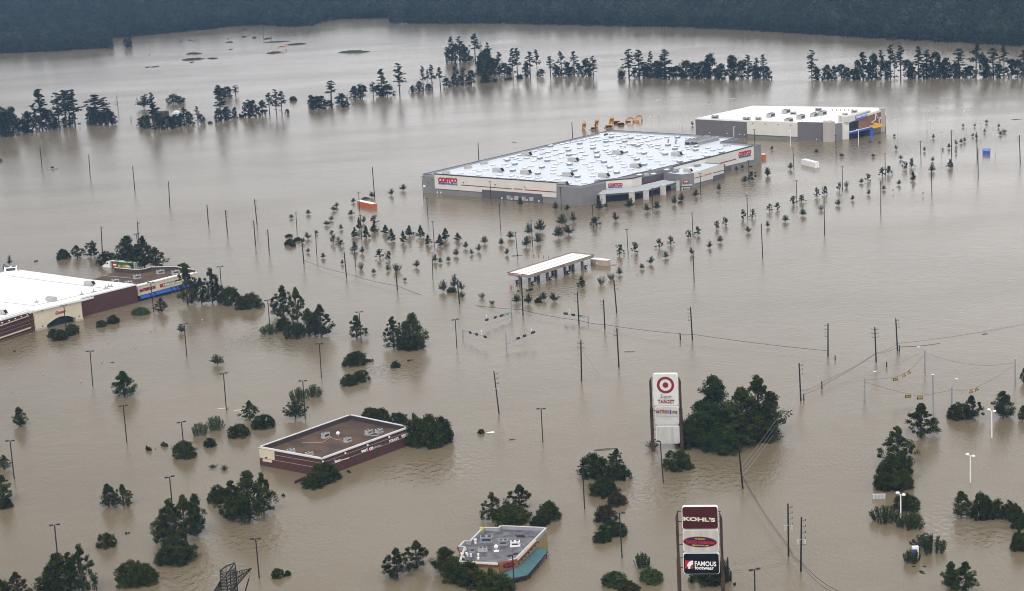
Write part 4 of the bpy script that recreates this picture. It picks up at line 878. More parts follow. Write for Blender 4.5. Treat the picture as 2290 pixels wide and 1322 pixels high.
wallpanel('brick_panel', [h_(1888, 245), h_(2137, 155), h_(2137, 300), h_(1888, 340)], Q2, Q3, mat('red_brown_panel', (.20, .10, .075), .85, .12, .6), HL, .2, .25)
wallpanel('tall_glazing', [h_(1787, 275), h_(1886, 250), h_(1886, 345), h_(1787, 368)], Q2, Q3, M_GLASS, HL, .2, .2)
wallpanel('ground_glazing', [h_(1787, 395), h_(2030, 345), h_(2030, 420), h_(1787, 460)], Q2, Q3, M_GLASS, HL, .2, .2)
wallblock('end_pier', [Q3, Q4, Q4 + Vector((0, 4, 0)), Q3 + Vector((0, 4, 0))], -2, 12.6, M_TAUPE, HL)
wallpanel('sign_board', [h_(1846, 196), h_(1976, 155), h_(1976, 200), h_(1848, 240)], Q2, Q3, M_BLUEP, HL, .75, .2)
wall_text('sign_letters', 'MAIN EVENT', h_(1856, 226), h_(1970, 192), h_(1856, 197), Q2, Q3, M_WHITE, HL, .8, .02)
star = [(2085, 165), (2105, 222), (2160, 212), (2112, 262), (2130, 330), (2082, 290), (2030, 268), (2075, 238)]
sp = [(2078, 168), (2103, 222), (2134, 212), (2112, 250), (2128, 300), (2078, 280), (2030, 270), (2070, 238)]
mb = MB(); nn = Vector(((Q3 - Q2).y, -(Q3 - Q2).x, 0)).normalized()
sw = [ONW(*h_(x, y), Q2, Q3) + nn * .4 - HL.location for x, y in sp]
mb.tube(sw + [sw[0]], .22, 4).build('star_outline', M_WHITE, HL)
# blue entrance canopy
dn = (Q3 - Q2).normalized()
def HW_(x, y, o): return ONW(*h_(x, y), Q2 + nn * o, Q3 + nn * o)
c0, c1, d0, d1 = HW_(1788, 383, 3.5), HW_(2040, 322, 3.5), HW_(1788, 398, 3.5), HW_(2040, 338, 3.5)
b0, b1 = HW_(1790, 372, .4), HW_(2040, 312, .4); dz0, dz1 = Vector((0, 0, (c0 - d0).z)), Vector((0, 0, (c1 - d1).z))
MB().hexa(rel(HL, [d0, d1, b1 - dz1, b0 - dz0]), rel(HL, [c0, c1, b1, b0])).build('canopy', M_BLUEP, HL)
MB().prism(rel(HL, [c0 - nn * .5 + Vector((0, 0, .06)), c1 - nn * .5 + Vector((0, 0, .06)), b1 + nn * .1 + Vector((0, 0, .06)), b0 + nn * .1 + Vector((0, 0, .06))]), (0, 0, .05)).build('canopy_top', M_WHITE, HL)
lg = HW_(2033, 345, 3.4); MB().obox(lg - HL.location, dn, nn, 1.0, .3, -2, lg.z).build('canopy_leg', M_BLUEP, HL)
y0, y3 = HW_(2012, 310, .5), HW_(2120, 278, .5); y1, y2 = HW_(2062, 335, 4.5), HW_(2185, 304, 4.5)
mb = MB().prism(rel(HL, [y0, y1, y2, y3]), (0, 0, -.15))
for k in range(6): a = y0.lerp(y3, k / 5); b = y1.lerp(y2, k / 5); mb.tube(rel(HL, [a + Vector((0, 0, .15)), b + Vector((0, 0, .15))]), .14, 4)
for t in (0, .5, 1): mb.tube(rel(HL, [y0.lerp(y1, t) + Vector((0, 0, .1)), y3.lerp(y2, t) + Vector((0, 0, .1))]), .14, 4)
mb.build('yellow_canopy', M_YEL, HL)
for x, y in ((2085, 378), (2140, 362), (2195, 385)): p = G(*h_(x, y)); MB().tube(rel(HL, [p - Vector((0, 0, 1)), p + Vector((0, 0, 3.2))]), .16, 6).build('canopy_post', M_BLACK, HL)
for x, y, s_ in ((1085, 150, 1.2), (1165, 165, .8), (1445, 128, .9), (1490, 170, 1.2), (915, 192, 1.2), (1395, 186, 1.1), (1250, 212, 1.2), (775, 228, .8), (645, 235, 1), (1115, 250, 1.2), (1740, 183, .8), (1845, 148, .8), (295, 213, 1.0), (1995, 150, .7)):
    p = TG(x, y, HM - .3); hvac(HL, p, HM - 1.1, 4.2 * s_, 2.2 * s_, 1.7 * s_, .9 if s_ > 1 else -.2, fans=2)
for i in range(6): p = TG(1600 + 45 * i, 130 + (i % 2) * 3, HM - .6) - HL.location; MB().tube([(p.x, p.y, HM - 1.1), (p.x, p.y, HM - .2)], .3, 8).ball((p.x, p.y, HM - .15), .45, .45, .3, 8, 4).build('roof_vent', M_HVAC, HL)
mb = MB(); rr_ = random.Random(3)
for i in range(90):
    p = TG(rr_.uniform(350, 1700), rr_.uniform(175, 255), HM - 1.1) - HL.location; mb.obox((p.x, p.y, 0), (1, 0, 0), (0, 1, 0), .18, .18, HM - 1.07, HM - .85)
mb.build('pipe_supports', M_HVAC, HL, kind='stuff')
for x, y in ((237, 382), (432, 390), (572, 400), (622, 404), (1430, 455)): wallpanel('wall_lamp', [h_(x - 4, y - 5), h_(x + 4, y - 5), h_(x + 4, y + 5), h_(x - 4, y + 5)], W1, W2, M_WHITE, HL, .5, .3)
for x, y in ((718, 275), (858, 283), (1000, 290), (1142, 297)): wallpanel('floodlight', [h_(x - 4, y - 4), h_(x + 4, y - 4), h_(x + 4, y + 4), h_(x - 4, y + 4)], W1, W2, M_TRIM, HL, .8, .3)
# ------------------------------------------------------------------ grocery superstore and shop row, left
q_ = tile(0, 560, 2290/450); s_ = tile(200, 560, 2148/260)
HG = 7.2
gA = G(*q_(1568, 575)); gB = G(*q_(935, 755)); gC = G(*q_(400, 915)); gD = G(*q_(0, 1050))
gAt = G(*q_(1552, 400), HG); gBt = G(*q_(912, 568), HG)
def v2(p): return Vector((p.x, p.y, 0))
fa = (v2(gAt) + v2(gA)) / 2; dirF = (v2(gA) - v2(gD)).normalized()
gback = v2(G(*q_(185, 215), HG)); gb2 = v2(G(*q_(1020, 330), HG))
dBk = (gb2 - gback).normalized()
GR = empty('grocery_store', v2(gB), 'large brick store with vast white roof and arched cream entrance', 'supermarket')
fD = v2(gA) - dirF * 150; bD = gback - dirF * 62; 
gfoot = [fa, v2(gB), v2(gC), fD, bD - Vector((20, 0, 0)), gback, gb2]
wallblock('wall', gfoot, -2, HG - .5, M_BRICK, GR)
flatpoly('roof', [Vector((p.x, p.y, HG - .35)) + (centroid(gfoot) - p).normalized() * .3 for p in gfoot], M_ROOFW, GR, .1)
parapet('parapet', gfoot, HG - .497, HG, .5, M_WHITE, GR)
def brick_lines(f, x0, x1, ys, P, Q, par, slope, h=3, out=.05):
    for y in ys: wallpanel('mortar_band', [f(x0, y), f(x1, y + (x1 - x0) * slope), f(x1, y + h + (x1 - x0) * slope), f(x0, y + h)], P, Q, mat_band, par, out, .05)
mat_band = mat('cast_stone_band', (.30, .24, .20), .85, .1, 1)
brick_lines(q_, 918, 1560, (610, 650, 688, 725), gA, gB, GR, -.262)
brick_lines(q_, 0, 390, (905, 945, 985, 1030), gC, gD, GR, -.335, 3)
wallpanel('cream_band', [q_(0, 850), q_(325, 738), q_(325, 748), q_(0, 862)], gC, gD, M_CREAM, GR, .3, .3)
wallpanel('cream_band', [q_(0, 990), q_(345, 872), q_(345, 885), q_(0, 1003)], gC, gD, M_CREAM, GR, .3, .3)
wallpanel('upper_brick', [q_(0, 795), q_(325, 700), q_(325, 738), q_(0, 850)], gC, gD, M_BRICK, GR, .25, .3)
wallpanel('cornice', [q_(0, 775), q_(327, 688), q_(327, 706), q_(0, 800)], gC, gD, M_WHITE, GR, .6, .9)
wallpanel('cornice', [q_(912, 560), q_(1552, 393), q_(1552, 412), q_(912, 582)], gA, gB, M_WHITE, GR, .5, .8)
for x, y in ((16, 823), (95, 800), (165, 776), (234, 753), (300, 731)): wallpanel('wall_lamp', [q_(x - 6, y - 7), q_(x + 6, y - 7), q_(x + 6, y + 7), q_(x - 6, y + 7)], gC, gD, M_WHITE, GR, .5, .3)
wall_text('sign_letters', 'Pharmacy', q_(1078, 606), q_(1212, 578), q_(1078, 592), gA, gB, M_LRED, GR, .12, .02)
# cream entrance block with arch
eL, eR = G(*q_(400, 915)), G(*q_(930, 790)); de = (v2(eR) - v2(eL)).normalized(); ne = Vector((de.y, -de.x, 0)); ne = ne if ne.dot(CAM - eL) > 0 else -ne
arch = [q_(515, 885)]
for k in range(9):
    t = k / 8; x = 518 + t * 330; y = 850 - 62 * math.sin(math.pi * min(1, t * .97 + .02)) - t * 82 ; arch.append(q_(x, y))
arch += [q_(850, 800)]
outline = [q_(400, 915), q_(372, 688), q_(905, 560), q_(930, 788), q_(850, 803)] + arch[::-1][1:-1] + [q_(522, 890)]
wallpanel('entrance_block', outline, eL, eR, M_CREAM, GR, .9, 3.5)
wallpanel('entrance_cornice', [q_(365, 678), q_(908, 550), q_(908, 570), q_(370, 695)], eL, eR, M_WHITE, GR, 1.4, 4.5)
wallpanel('plinth', [q_(398, 888), q_(520, 868), q_(522, 900), q_(402, 922)], eL, eR, mat('stone_base', (.42, .37, .30), .85, .1, 1), GR, 1.2, 3.6)
wallpanel('plinth', [q_(850, 785), q_(932, 765), q_(934, 792), q_(852, 808)], eL, eR, mat('stone_base2', (.42, .37, .30), .85, .1, 1), GR, 1.2, 3.6)
wallpanel('entrance_glass', [q_(515, 790), q_(850, 740), q_(850, 815), q_(515, 900)], eL, eR, mat('green_glass', (.006, .03, .028), .2, .3, .5, spec=.3), GR, -1.2, .2)
wall_text('sign_letters', 'Grocery', q_(618, 728), q_(735, 700), q_(618, 690), eL, eR, M_LRED, GR, .95, .035, .25)
for x, y in ((470, 858), (885, 745), (463, 683), (887, 570)): wallpanel('floodlight', [q_(x - 5, y - 6), q_(x + 5, y - 6), q_(x + 5, y + 6), q_(x - 5, y + 6)], eL, eR, M_TRIM, GR, 1.1, .3)
zr = HG - .3
for x, y, a in ((1010, 375, -.5), (590, 555, 2.6), (5, 705, -.4)): hood_unit(q_(x, y), zr, a, .9, GR)
hvac(GR, G(*q_(125, 225), zr + .5), zr, 5, 2.6, 1.8, .2, mt=M_WHITE); hvac(GR, G(*q_(55, 205), zr + .7), zr, 1.8, 1.5, 2.2, .2, mt=M_GALV, fans=1)
for x, y in ((1205, 430), (1240, 412), (1268, 412), (1066, 473), (930, 500), (415, 590)):
    p = G(*q_(x, y), zr) - GR.location; MB().tube([(p.x, p.y, zr), (p.x, p.y, zr + 1.0)], .16, 6).box(p.x - .7, p.x + .7, p.y - .5, p.y + .5, zr, zr + .18).build('roof_vent', M_GALV, GR)
for pts in (((85, 287), (560, 350), (1000, 405), (1250, 440)), ((0, 585), (390, 628), (870, 520), (1250, 432)), ((0, 770), (390, 660), (870, 545))):
    MB().tube(rel(GR, [G(*q_(*p), zr + .1) for p in pts]), .07, 4).build('roof_pipe', M_GALV, GR)
# shop row
HS = 6.6
sA = G(*s_(898, 935)); sE = G(*s_(1975, 660))
sAt = v2(G(*s_(870, 655), HS)); sEt = v2(G(*s_(1970, 412), HS)); ds = (v2(sE) - v2(sA)).normalized(); ns = Vector((ds.y, -ds.x, 0)); ns = ns if ns.dot(CAM - sA) > 0 else -ns
k1_ = v2(G(*s_(1762, 425), HS)); bkR = v2(G(*s_(1135, 308), HS)); bk2_ = v2(G(*s_(975, 350), HS)); bk3_ = v2(G(*s_(470, 318), HS)); bk4_ = v2(G(*s_(470, 400), HS - 1)); bk5_ = v2(G(*s_(20, 520), HS - 1.0))
SR = empty('shop_row', v2(sA), 'cream fronted shop row with blue awnings and brown gravel roof', 'shop building')
sf = [v2(sA), v2(sE), v2(sE) - ns * 12 , bkR, bk2_, v2(G(*s_(850, 355), HS)), bk3_, bk5_]
wallblock('wall', sf, -2, HS - 1.6, mat('dark_plum_brick', (.09, .05, .045), .85, .2, 1.5), SR)
flatpoly('roof', [Vector((p.x, p.y, HS - 1.5)) + (centroid(sf) - p).normalized() * .5 for p in sf], M_GRAVEL, SR, .05)
pp = parapet('parapet', sf, HS - 1.597, HS, .45, mat('dark_parapet', (.065, .05, .055), .8, .15, .8), SR, skip=(0, 6, 7))
mb = MB(); cS = centroid(sf)
for i in (1, 2, 3, 4, 5):
    P_, Q_ = sf[i], sf[(i+1) % len(sf)]; d = (Q_ - P_).normalized(); n = Vector((-d.y, d.x, 0)); n = n if n.dot(cS - P_) > 0 else -n
    mb.obox((P_ + Q_) / 2 + n * .22 - SR.location, d, n, (Q_ - P_).length / 2, .32, HS + .003, HS + .14)
mb.build('coping', M_CREAM, SR)
wallpanel('fascia', [s_(870, 655), s_(1762, 425), s_(1762, 600), s_(880, 840)], sA, sE, M_CREAM, SR, .8, 1.4)
wallpanel('fascia', [s_(1757, 468), s_(1972, 405), s_(1975, 550), s_(1762, 610)], sA, sE, M_CREAM, SR, .4, 1.4)
wallpanel('fascia_coping', [s_(866, 645), s_(1764, 417), s_(1764, 430), s_(868, 662)], sA, sE, M_WHITE, SR, 1.1, 1.9)
wallpanel('fascia_coping', [s_(1757, 460), s_(1974, 398), s_(1974, 411), s_(1757, 474)], sA, sE, M_WHITE, SR, .7, 1.9)
wallpanel('shop_windows', [s_(900, 850), s_(1970, 572), s_(1972, 690), s_(903, 945)], sA, sE, M_GLASS, SR, .1, .2)
for x in (1060, 1160, 1480, 1565, 1905): wallpanel('brick_pier', [s_(x, 880 - (x - 900) * .255), s_(x + 34, 872 - (x - 900) * .255), s_(x + 34, 945 - (x - 900) * .255), s_(x, 953 - (x - 900) * .255)], sA, sE, M_BRICK, SR, .5, .6)
for x0, x1 in ((905, 1075), (1095, 1165), (1188, 1472), (1488, 1560), (1580, 1675), (1690, 1750), (1760, 1850), (1855, 1965)):
    f = lambda x, dy: s_(x, 868 - (x - 905) * .262 + dy)
    a, b, c, d = ONW(*f(x0, -28), sA, sE), ONW(*f(x1, -28), sA, sE), ONW(*f(x1, 10), sA, sE), ONW(*f(x0, 10), sA, sE)
    a, b, c, d = a + ns * .7, b + ns * .7, c + ns * 1.9, d + ns * 1.9
    MB().hexa(rel(SR, [d - Vector((0,0,.25)), c - Vector((0,0,.25)), b - Vector((0,0,1.1)), a - Vector((0,0,1.1))]), rel(SR, [d, c, b, a])).build('awning', M_AWN, SR)
wall_text('sign_letters', 'MATTRESS', s_(905, 770), s_(1086, 722), s_(905, 715), sA, sE, M_RED, SR, .9, .06)
wall_text('sign_letters', '1', s_(1092, 722), s_(1115, 716), s_(1092, 665), sA, sE, M_LBLUE, SR, .9, .06)
wall_text('sign_letters', 'ONE', s_(1125, 712), s_(1196, 692), s_(1125, 660), sA, sE, M_RED, SR, .9, .06)
wallpanel('sign_backing', [s_(1278, 625), s_(1678, 520), s_(1678, 578), s_(1280, 685)], sA, sE, M_BLACK, SR, .9, .1)
wallpanel('sign_badge', [s_(1280, 630), s_(1335, 615), s_(1335, 668), s_(1281, 682)], sA, sE, M_LRED, SR, .95, .1)
wall_text('sign_letters', 'FAMOUS', s_(1342, 664), s_(1536, 614), s_(1342, 618), sA, sE, M_WHITE, SR, .97, .02)
wall_text('sign_letters', 'footwear', s_(1542, 608), s_(1675, 575), s_(1542, 568), sA, sE, M_WHITE, SR, .97, .01)
wall_text('sign_letters', 'SUB', s_(1815, 556), s_(1872, 540), s_(1815, 522), sA, sE, M_WHITE, SR, .5, .04, .2)
wall_text('sign_letters', 'WAY', s_(1875, 540), s_(1955, 518), s_(1875, 500), sA, sE, M_YEL, SR, .5, .04, .2)
zs = HS - 1.45
for x, y, w_ in ((878, 495, 2.6), (1310, 405, 2.8), (1590, 410, 2.8), (480, 575, 2.4), (725, 610, 2.4)): hvac(SR, G(*s_(x, y), zs + .5), zs, w_, 1.8, 1.3, .5, mt=M_HVAC if x > 800 else M_CONC)
MB().tube(rel(SR, [G(*s_(255, 465), zs + .1), G(*s_(800, 515), zs + .1)]), .08, 4).build('roof_pipe', M_CONC, SR)
# ------------------------------------------------------------------ brick shop block
b_ = tile(560, 890, 2290/460)
HB = 5.3
bO = v2(G(*b_(795, 672), HB)); bX = v2(G(*b_(1765, 322), HB)); bY = v2(G(*b_(95, 545), HB)); bZ = v2(G(*b_(1110, 187), HB))
ex = (bX - bO).normalized(); BX = bO + ex * (bX - bO).length
bf = [bO, bX, bZ, bY]
BB = empty('shop_building', bO, 'low dark brick shop block with white coping and brown gravel roof', 'shop building')
wallblock('wall', bf, -2, HB - 1.45, M_BRICK, BB)
flatpoly('roof', [Vector((p.x, p.y, HB - 1.35)) + (centroid(bf) - p).normalized() * .4 for p in bf], M_GRAVEL, BB, .05)
parapet('parapet', bf, HB - 1.447, HB - .05, .3, mat('parapet_lining', (.05, .035, .038), .85, .2, 1.2, stretch=(1, 1, .2)), BB)
mb = MB(); cB = centroid(bf)
for i in range(4):
    P_, Q_ = bf[i], bf[(i+1) % 4]; d = (Q_ - P_).normalized(); n = Vector((-d.y, d.x, 0)); n = n if n.dot(cB - P_) > 0 else -n
    mb.obox((P_ + Q_) / 2 + n * .08 - BB.location, d, n, (Q_ - P_).length / 2 + .2, .27, HB - .047, HB + .13)
    mb.obox((P_ + Q_) / 2 + n * -.12 - BB.location, d, n, (Q_ - P_).length / 2 + .2, .11, HB - .3, HB - .05)
mb.build('coping', mat('pale_coping', (.62, .61, .59), .6, .1, .5), BB)
wallpanel('brick_face', [b_(797, 705), b_(1765, 345), b_(1765, 560), b_(800, 880)], bO, bX, M_BRICK, BB, .04, .06)
wallpanel('brick_face', [b_(100, 580), b_(797, 705), b_(800, 880), b_(110, 760)], bO, bY, M_BRICK, BB, .04, .06)
for y in (718, 770): wallpanel('stone_band', [b_(800, y), b_(1765, y - 350), b_(1765, y - 345), b_(800, y + 5)], bO, bX, mat_band, BB, .1, .08)
for y in (632, 690): wallpanel('stone_band', [b_(272, y), b_(795, y + 92), b_(795, y + 97), b_(272, y + 5)], bO, bY, mat_band, BB, .1, .08)
wallpanel('cream_panel', [b_(103, 565), b_(270, 592), b_(275, 690), b_(112, 662)], bO, bY, M_CREAM, BB, .25, .3)
wallpanel('cream_panel', [b_(142, 672), b_(243, 690), b_(243, 718), b_(142, 702)], bO, bY, M_CREAM, BB, .22, .3)
wallpanel('floodlight', [b_(178, 655), b_(196, 655), b_(196, 668), b_(178, 668)], bO, bY, M_TRIM, BB, .5, .3)
for x, y in ((802, 707), (1052, 614), (1300, 522), (1541, 432)): wallpanel('wall_lamp', [b_(x - 6, y - 8), b_(x + 6, y - 10), b_(x + 6, y + 8), b_(x - 6, y + 10)], bO, bX, M_WHITE, BB, .3, .25)
for x, y in ((1168, 690), (1410, 600), (1720, 485)): wallpanel('wall_box', [b_(x - 5, y - 14), b_(x + 5, y - 14), b_(x + 5, y + 14), b_(x - 5, y + 14)], bO, bX, M_TRIM, BB, .3, .25)
wall_text('sign_letters', 'less', b_(935, 724), b_(998, 703), b_(935, 688), bO, bX, M_WHITE, BB, .2, .03)
wall_text('sign_letters', 'THAN SOURCE', b_(1002, 700), b_(1092, 672), b_(1002, 688), bO, bX, M_WHITE, BB, .2, .0)
wall_text('sign_letters', 'veri', b_(1228, 612), b_(1298, 588), b_(1228, 575), bO, bX, M_WHITE, BB, .2, .03)
wall_text('sign_letters', 'z', b_(1298, 600), b_(1325, 592), b_(1298, 570), bO, bX, M_LRED, BB, .2, .03, .2)
wall_text('sign_letters', 'on', b_(1318, 585), b_(1362, 570), b_(1318, 553), bO, bX, M_WHITE, BB, .22, .03)
wall_text('sign_letters', 'wireless', b_(1366, 565), b_(1453, 538), b_(1366, 535), bO, bX, M_HVAC, BB, .2, .0)
wall_text('sign_letters', "TODAY'S", b_(1538, 500), b_(1645, 462), b_(1538, 468), bO, bX, M_WHITE, BB, .2, .02)
wall_text('sign_letters', 'VISION', b_(1675, 448), b_(1765, 415), b_(1675, 412), bO, bX, M_WHITE, BB, .2, .02)
zb_ = HB - 1.33; aB = math.atan2((bX - bO).y, (bX - bO).x)
for x, y, w_, h_ in ((838, 430, 2.6, 1.6), (1082, 475, 2.2, 1.2), (1318, 390, 2.3, 1.2), (1430, 372, 2.3, 1.0), (450, 590, 2.3, .9), (655, 625, 2.3, .9)):
    hvac(BB, G(*b_(x, y), zb_ + .3), zb_, w_ * .82, 1.25, h_ * .85, aB, mt=M_HVAC)
p = G(*b_(977, 428), zb_) - BB.location; MB().tube([(p.x, p.y, zb_), (p.x, p.y, zb_ + .5)], .08, 6).ball((p.x, p.y - .1, zb_ + .95), .55, .3, .55, 12, 8).build('satellite_dish', M_WHITE, BB)
for pts in (((580, 500), (640, 495), (790, 498), (885, 445)), ((885, 435), (960, 465), (1040, 472)), ((1360, 418), (1410, 415), (1480, 385)), ((1270, 425), (1360, 418), (1440, 425))):
    MB().tube(rel(BB, [G(*b_(*p), zb_ + .1) for p in pts]), .07, 5).build('roof_pipe', M_HVAC, BB)
# ------------------------------------------------------------------ restaurant
r_ = tile(960, 1080, 1639/300)
HT_ = 5.0
def RT(x, y, z=HT_): p = G(*r_(x, y), z); return Vector((p.x, p.y, 0))
rO = RT(1065, 925); rC = RT(845, 985); rR1 = RT(1295, 690); rR2 = RT(1435, 548); rB1 = RT(870, 522); rB2 = RT(845, 548); rB3 = RT(655, 545); rL1 = RT(490, 715); rL2 = RT(420, 712); rL3 = RT(360, 780); rL4 = RT(430, 782); rF = RT(370, 960)
RS = empty('restaurant', rO, 'ochre restaurant with grey cluttered roof and teal canopy at bottom', 'restaurant')
rf = [rO, rR1, rR2, rB1, rB2, rB3, rL1, rL2, rL3, rL4, rF, rC]
wallblock('wall', rf, -2, HT_ - .9, M_OCHRE, RS)
flatpoly('roof', [Vector((p.x, p.y, HT_ - .82)) for p in [q + (centroid(rf) - q).normalized() * .25 for q in rf]], M_GRROOF, RS, .04)
parapet('parapet', rf, HT_ - .897, HT_, .3, mat('pale_parapet', (.30, .30, .33), .75, .1, .6), RS)
mb = MB(); cR_ = centroid(rf)
for i in range(len(rf)):
    P_, Q_ = rf[i], rf[(i+1) % len(rf)]; d = (Q_ - P_).normalized(); n = Vector((-d.y, d.x, 0)); n = n if n.dot(cR_ - P_) > 0 else -n
    mb.obox((P_ + Q_) / 2 + n * .1 - RS.location, d, n, (Q_ - P_).length / 2, .24, HT_ + .003, HT_ + .09)
mb.build('coping', M_CONC, RS)
# tower sign panel
wallpanel('sign_wall', [r_(838, 972), r_(1062, 928), r_(1068, 1038), r_(855, 1080)], rC, rO, mat('terracotta', (.20, .085, .035), .85, .1, 1), RS, .4, .6)
ell = [r_(960 + 72 * math.cos(t) , 1000 - 14 * math.cos(t) + 30 * math.sin(t)) for t in (2 * math.pi * k / 20 for k in range(20))]
wallpanel('oval_sign', ell, rC, rO, M_MAROON, RS, .5, .1)
ell = [r_(960 + 64 * math.cos(t) , 1000 - 12 * math.cos(t) + 24 * math.sin(t)) for t in (2 * math.pi * k / 20 for k in range(20))]
wallpanel('oval_face', ell, rC, rO, M_NAVY, RS, .53, .1)
wall_text('sign_letters', 'TACO CABANA', r_(905, 1018), r_(1018, 992), r_(905, 996), rC, rO, M_LRED, RS, .55, .03)
dR = (rR2 - rO).normalized(); nR = Vector((dR.y, -dR.x, 0)); nR = nR if nR.dot(CAM - rO) > 0 else -nR
wallpanel('cream_trim', [r_(1068, 930), r_(1292, 695), r_(1292, 712), r_(1070, 948)], rO, rR1, mat('pale_trim', (.62, .55, .42), .8, .06, 1), RS, .3, .4)
M_TILE = mat('clay_tile', (.13, .035, .022), .8, .2, 2)
wallpanel('tile_trim', [r_(1070, 950), r_(1292, 714), r_(1292, 730), r_(1070, 968)], rO, rR1, M_TILE, RS, .5, .6)
wallpanel('cream_trim', [r_(450, 960), r_(842, 985), r_(842, 1000), r_(450, 975)], rF, rC, mat('pale_trim2', (.62, .55, .42), .8, .06, 1), RS, .25, .3)
wallpanel('tile_trim', [r_(530, 982), r_(842, 1002), r_(845, 1014), r_(530, 998)], rF, rC, M_TILE, RS, .5, .6)
for i in range(7): x = 1088 + i * 40; y = 985 - i * 43; wallpanel('wall_lamp', [r_(x - 5, y - 8), r_(x + 5, y - 10), r_(x + 5, y + 6), r_(x - 5, y + 8)], rO, rR1, M_TRIM, RS, .25, .2)
# teal standing seam canopy
tz0, tz1 = 2.9, 1.5
ti = [G(*r_(x, y), tz0) for x, y in ((640, 1068), (860, 1078), (1070, 1042), (1297, 772))]
to = [G(*r_(x, y), tz1) for x, y in ((560, 1140), (955, 1180), (1200, 1128), (1452, 830))]
vs = rel(RS, ti + to); MB().add(vs, [(4, 5, 1, 0), (5, 6, 2, 1), (6, 7, 3, 2)]).add([v - Vector((0, 0, .12)) for v in vs], [(0, 1, 5, 4), (1, 2, 6, 5), (2, 3, 7, 6)]).build('canopy_roof', M_TEAL, RS)
mb = MB()
for i, n in ((0, 14), (1, 9), (2, 20)):
    for k in range(n + 1):
        a = ti[i].lerp(ti[i+1], k / n); b = to[i].lerp(to[i+1], k / n); mb.tube(rel(RS, [a + Vector((0, 0, .04)), b + Vector((0, 0, .04))]), .05, 4)
mb.build('canopy_seams', mat('teal_seam', (.04, .105, .115), .5, .1, 1), RS)
mb = MB()
for i in range(3):
    a, b = rel(RS, [to[i], to[i+1]]); mb.hexa([a - Vector((0,0,.35)), b - Vector((0,0,.35)), b + Vector((0,.1,-.35)), a + Vector((0,.1,-.35))], [a - Vector((0,0,.02)), b - Vector((0,0,.02)), b + Vector((0,.1,-.02)), a + Vector((0,.1,-.02))])
mb.build('canopy_fascia', M_BLACK, RS)
for i in range(3):
    for k in (.1, .5, .9): a = to[i].lerp(to[i+1], k) - RS.location; a = a + Vector((0, .5, 0)); MB().tube([(a.x, a.y, -1), (a.x, a.y, 1.3)], .12, 6).build('canopy_post', M_BLACK, RS)
a_s, b_s = G(*r_(335, 785), 4.6), G(*r_(400, 785), 4.6); c_s = a_s.lerp(b_s, .25) - Vector((0, 0, 1.2)); MB().prism(rel(RS, [a_s, b_s, c_s]), (0, .15, 0)).build('red_side_sign', M_LRED, RS)
p = RT(640, 560); MB().obox(p - RS.location, (1, 0, 0), (0, 1, 0), .45, .45, 2, HT_ + .3).build('corner_post', mat('ochre_post', (.55, .42, .12), .8, .1, 1), RS)
zt = HT_ - .8; aR = R(-4)
for x, y, a, b, c, m in ((700, 700, 2.9, 1.6, 1.3, M_GALV), (905, 735, 2.1, 1.5, 1.1, M_GALV), (1050, 750, 2.1, 1.4, 1.1, M_WHITE), (655, 815, 1.9, 1.0, .8, M_HVAC), (525, 825, 1.1, .9, 1.1, M_GALV)):
    hvac(RS, G(*r_(x, y), zt + .4), zt, a, b, c, aR, mt=m)
p = G(*r_(820, 835), zt) - RS.location; MB().tube([(p.x, p.y, zt), (p.x, p.y, zt + .8)], .06, 6).ball((p.x, p.y - .15, zt + 1.2), .52, .16, .52, 14, 8).box(p.x - .6, p.x + .6, p.y - .5, p.y + .5, zt, zt + .12).build('satellite_dish', M_WHITE, RS)
for x, y, h, r in ((565, 740, .9, .4), (600, 900, .5, .28), (600, 940, .35, .3), (510, 905, .6, .25), (430, 850, .5, .35), (400, 890, .5, .4), (455, 880, .4, .3), (440, 830, .35, .35), (470, 900, .5, .2), (420, 935, .5, .25), (1150, 785, .4, .22), (1245, 710, .35, .15), (1310, 635, .35, .12), (1230, 635, .2, .12)):
    p = G(*r_(x, y), zt) - RS.location; MB().tube([(p.x, p.y, zt), (p.x, p.y, zt + h)], r * .7, 8).tube([(p.x, p.y, zt + h), (p.x, p.y, zt + h + .18)], r, 10).build('roof_vent', M_WHITE if x < 620 else M_GALV, RS)
mb = MB()
for pts in (((470, 960), (580, 870)), ((620, 895), (690, 850)), ((700, 830), (760, 800)), ((905, 670), (940, 640)), ((1010, 830), (1030, 800)), ((1140, 665), (1310, 650))): mb.tube(rel(RS, [G(*r_(*q), zt + .1) for q in pts]), .05, 4)
mb.build('roof_pipes', M_TRIM, RS)
mb = MB()
for k in range(9): p = G(*r_(1065 + k * 12, 640 + (k % 3) * 9), zt) - RS.location; mb.box(p.x - .25, p.x + .25, p.y - .3, p.y + .3, zt, zt + .1 + .05 * (k % 3))
mb.build('tar_paper', M_BLACK, RS)
# ------------------------------------------------------------------ fuel canopy and kiosk
g_ = tile(1110, 540, 2290/290)
HF = 4.7
def GT(x, y, z=HF): p = G(*g_(x, y), z); return Vector((p.x, p.y, 0))
cF = [GT(580, 598), GT(1722, 237), GT(1340, 195), GT(197, 552)]
GC = empty('fuel_canopy', centroid(cF), 'long white fuel station canopy on paired columns above flooded pumps', 'canopy')
wallblock('canopy_body', cF, HF - 1.05, HF - .3, M_CREAM, GC)
flatpoly('canopy_roof', [Vector((p.x, p.y, HF - .22)) + (centroid(cF) - p).normalized() * .3 for p in cF], M_ROOFW, GC, .07)
parapet('canopy_fascia', cF, HF - 1.1, HF, .25, mat('beige_fascia', (.47, .40, .33), .7, .06, .6), GC)
mb = MB()
for i in range(4):
    P_, Q_ = cF[i], cF[(i+1) % 4]; d = (Q_ - P_).normalized(); n = Vector((-d.y, d.x, 0)); mb.obox((P_ + Q_) / 2 - GC.location, d, n, (Q_ - P_).length / 2 + .1, .16, HF + .003, HF + .1)
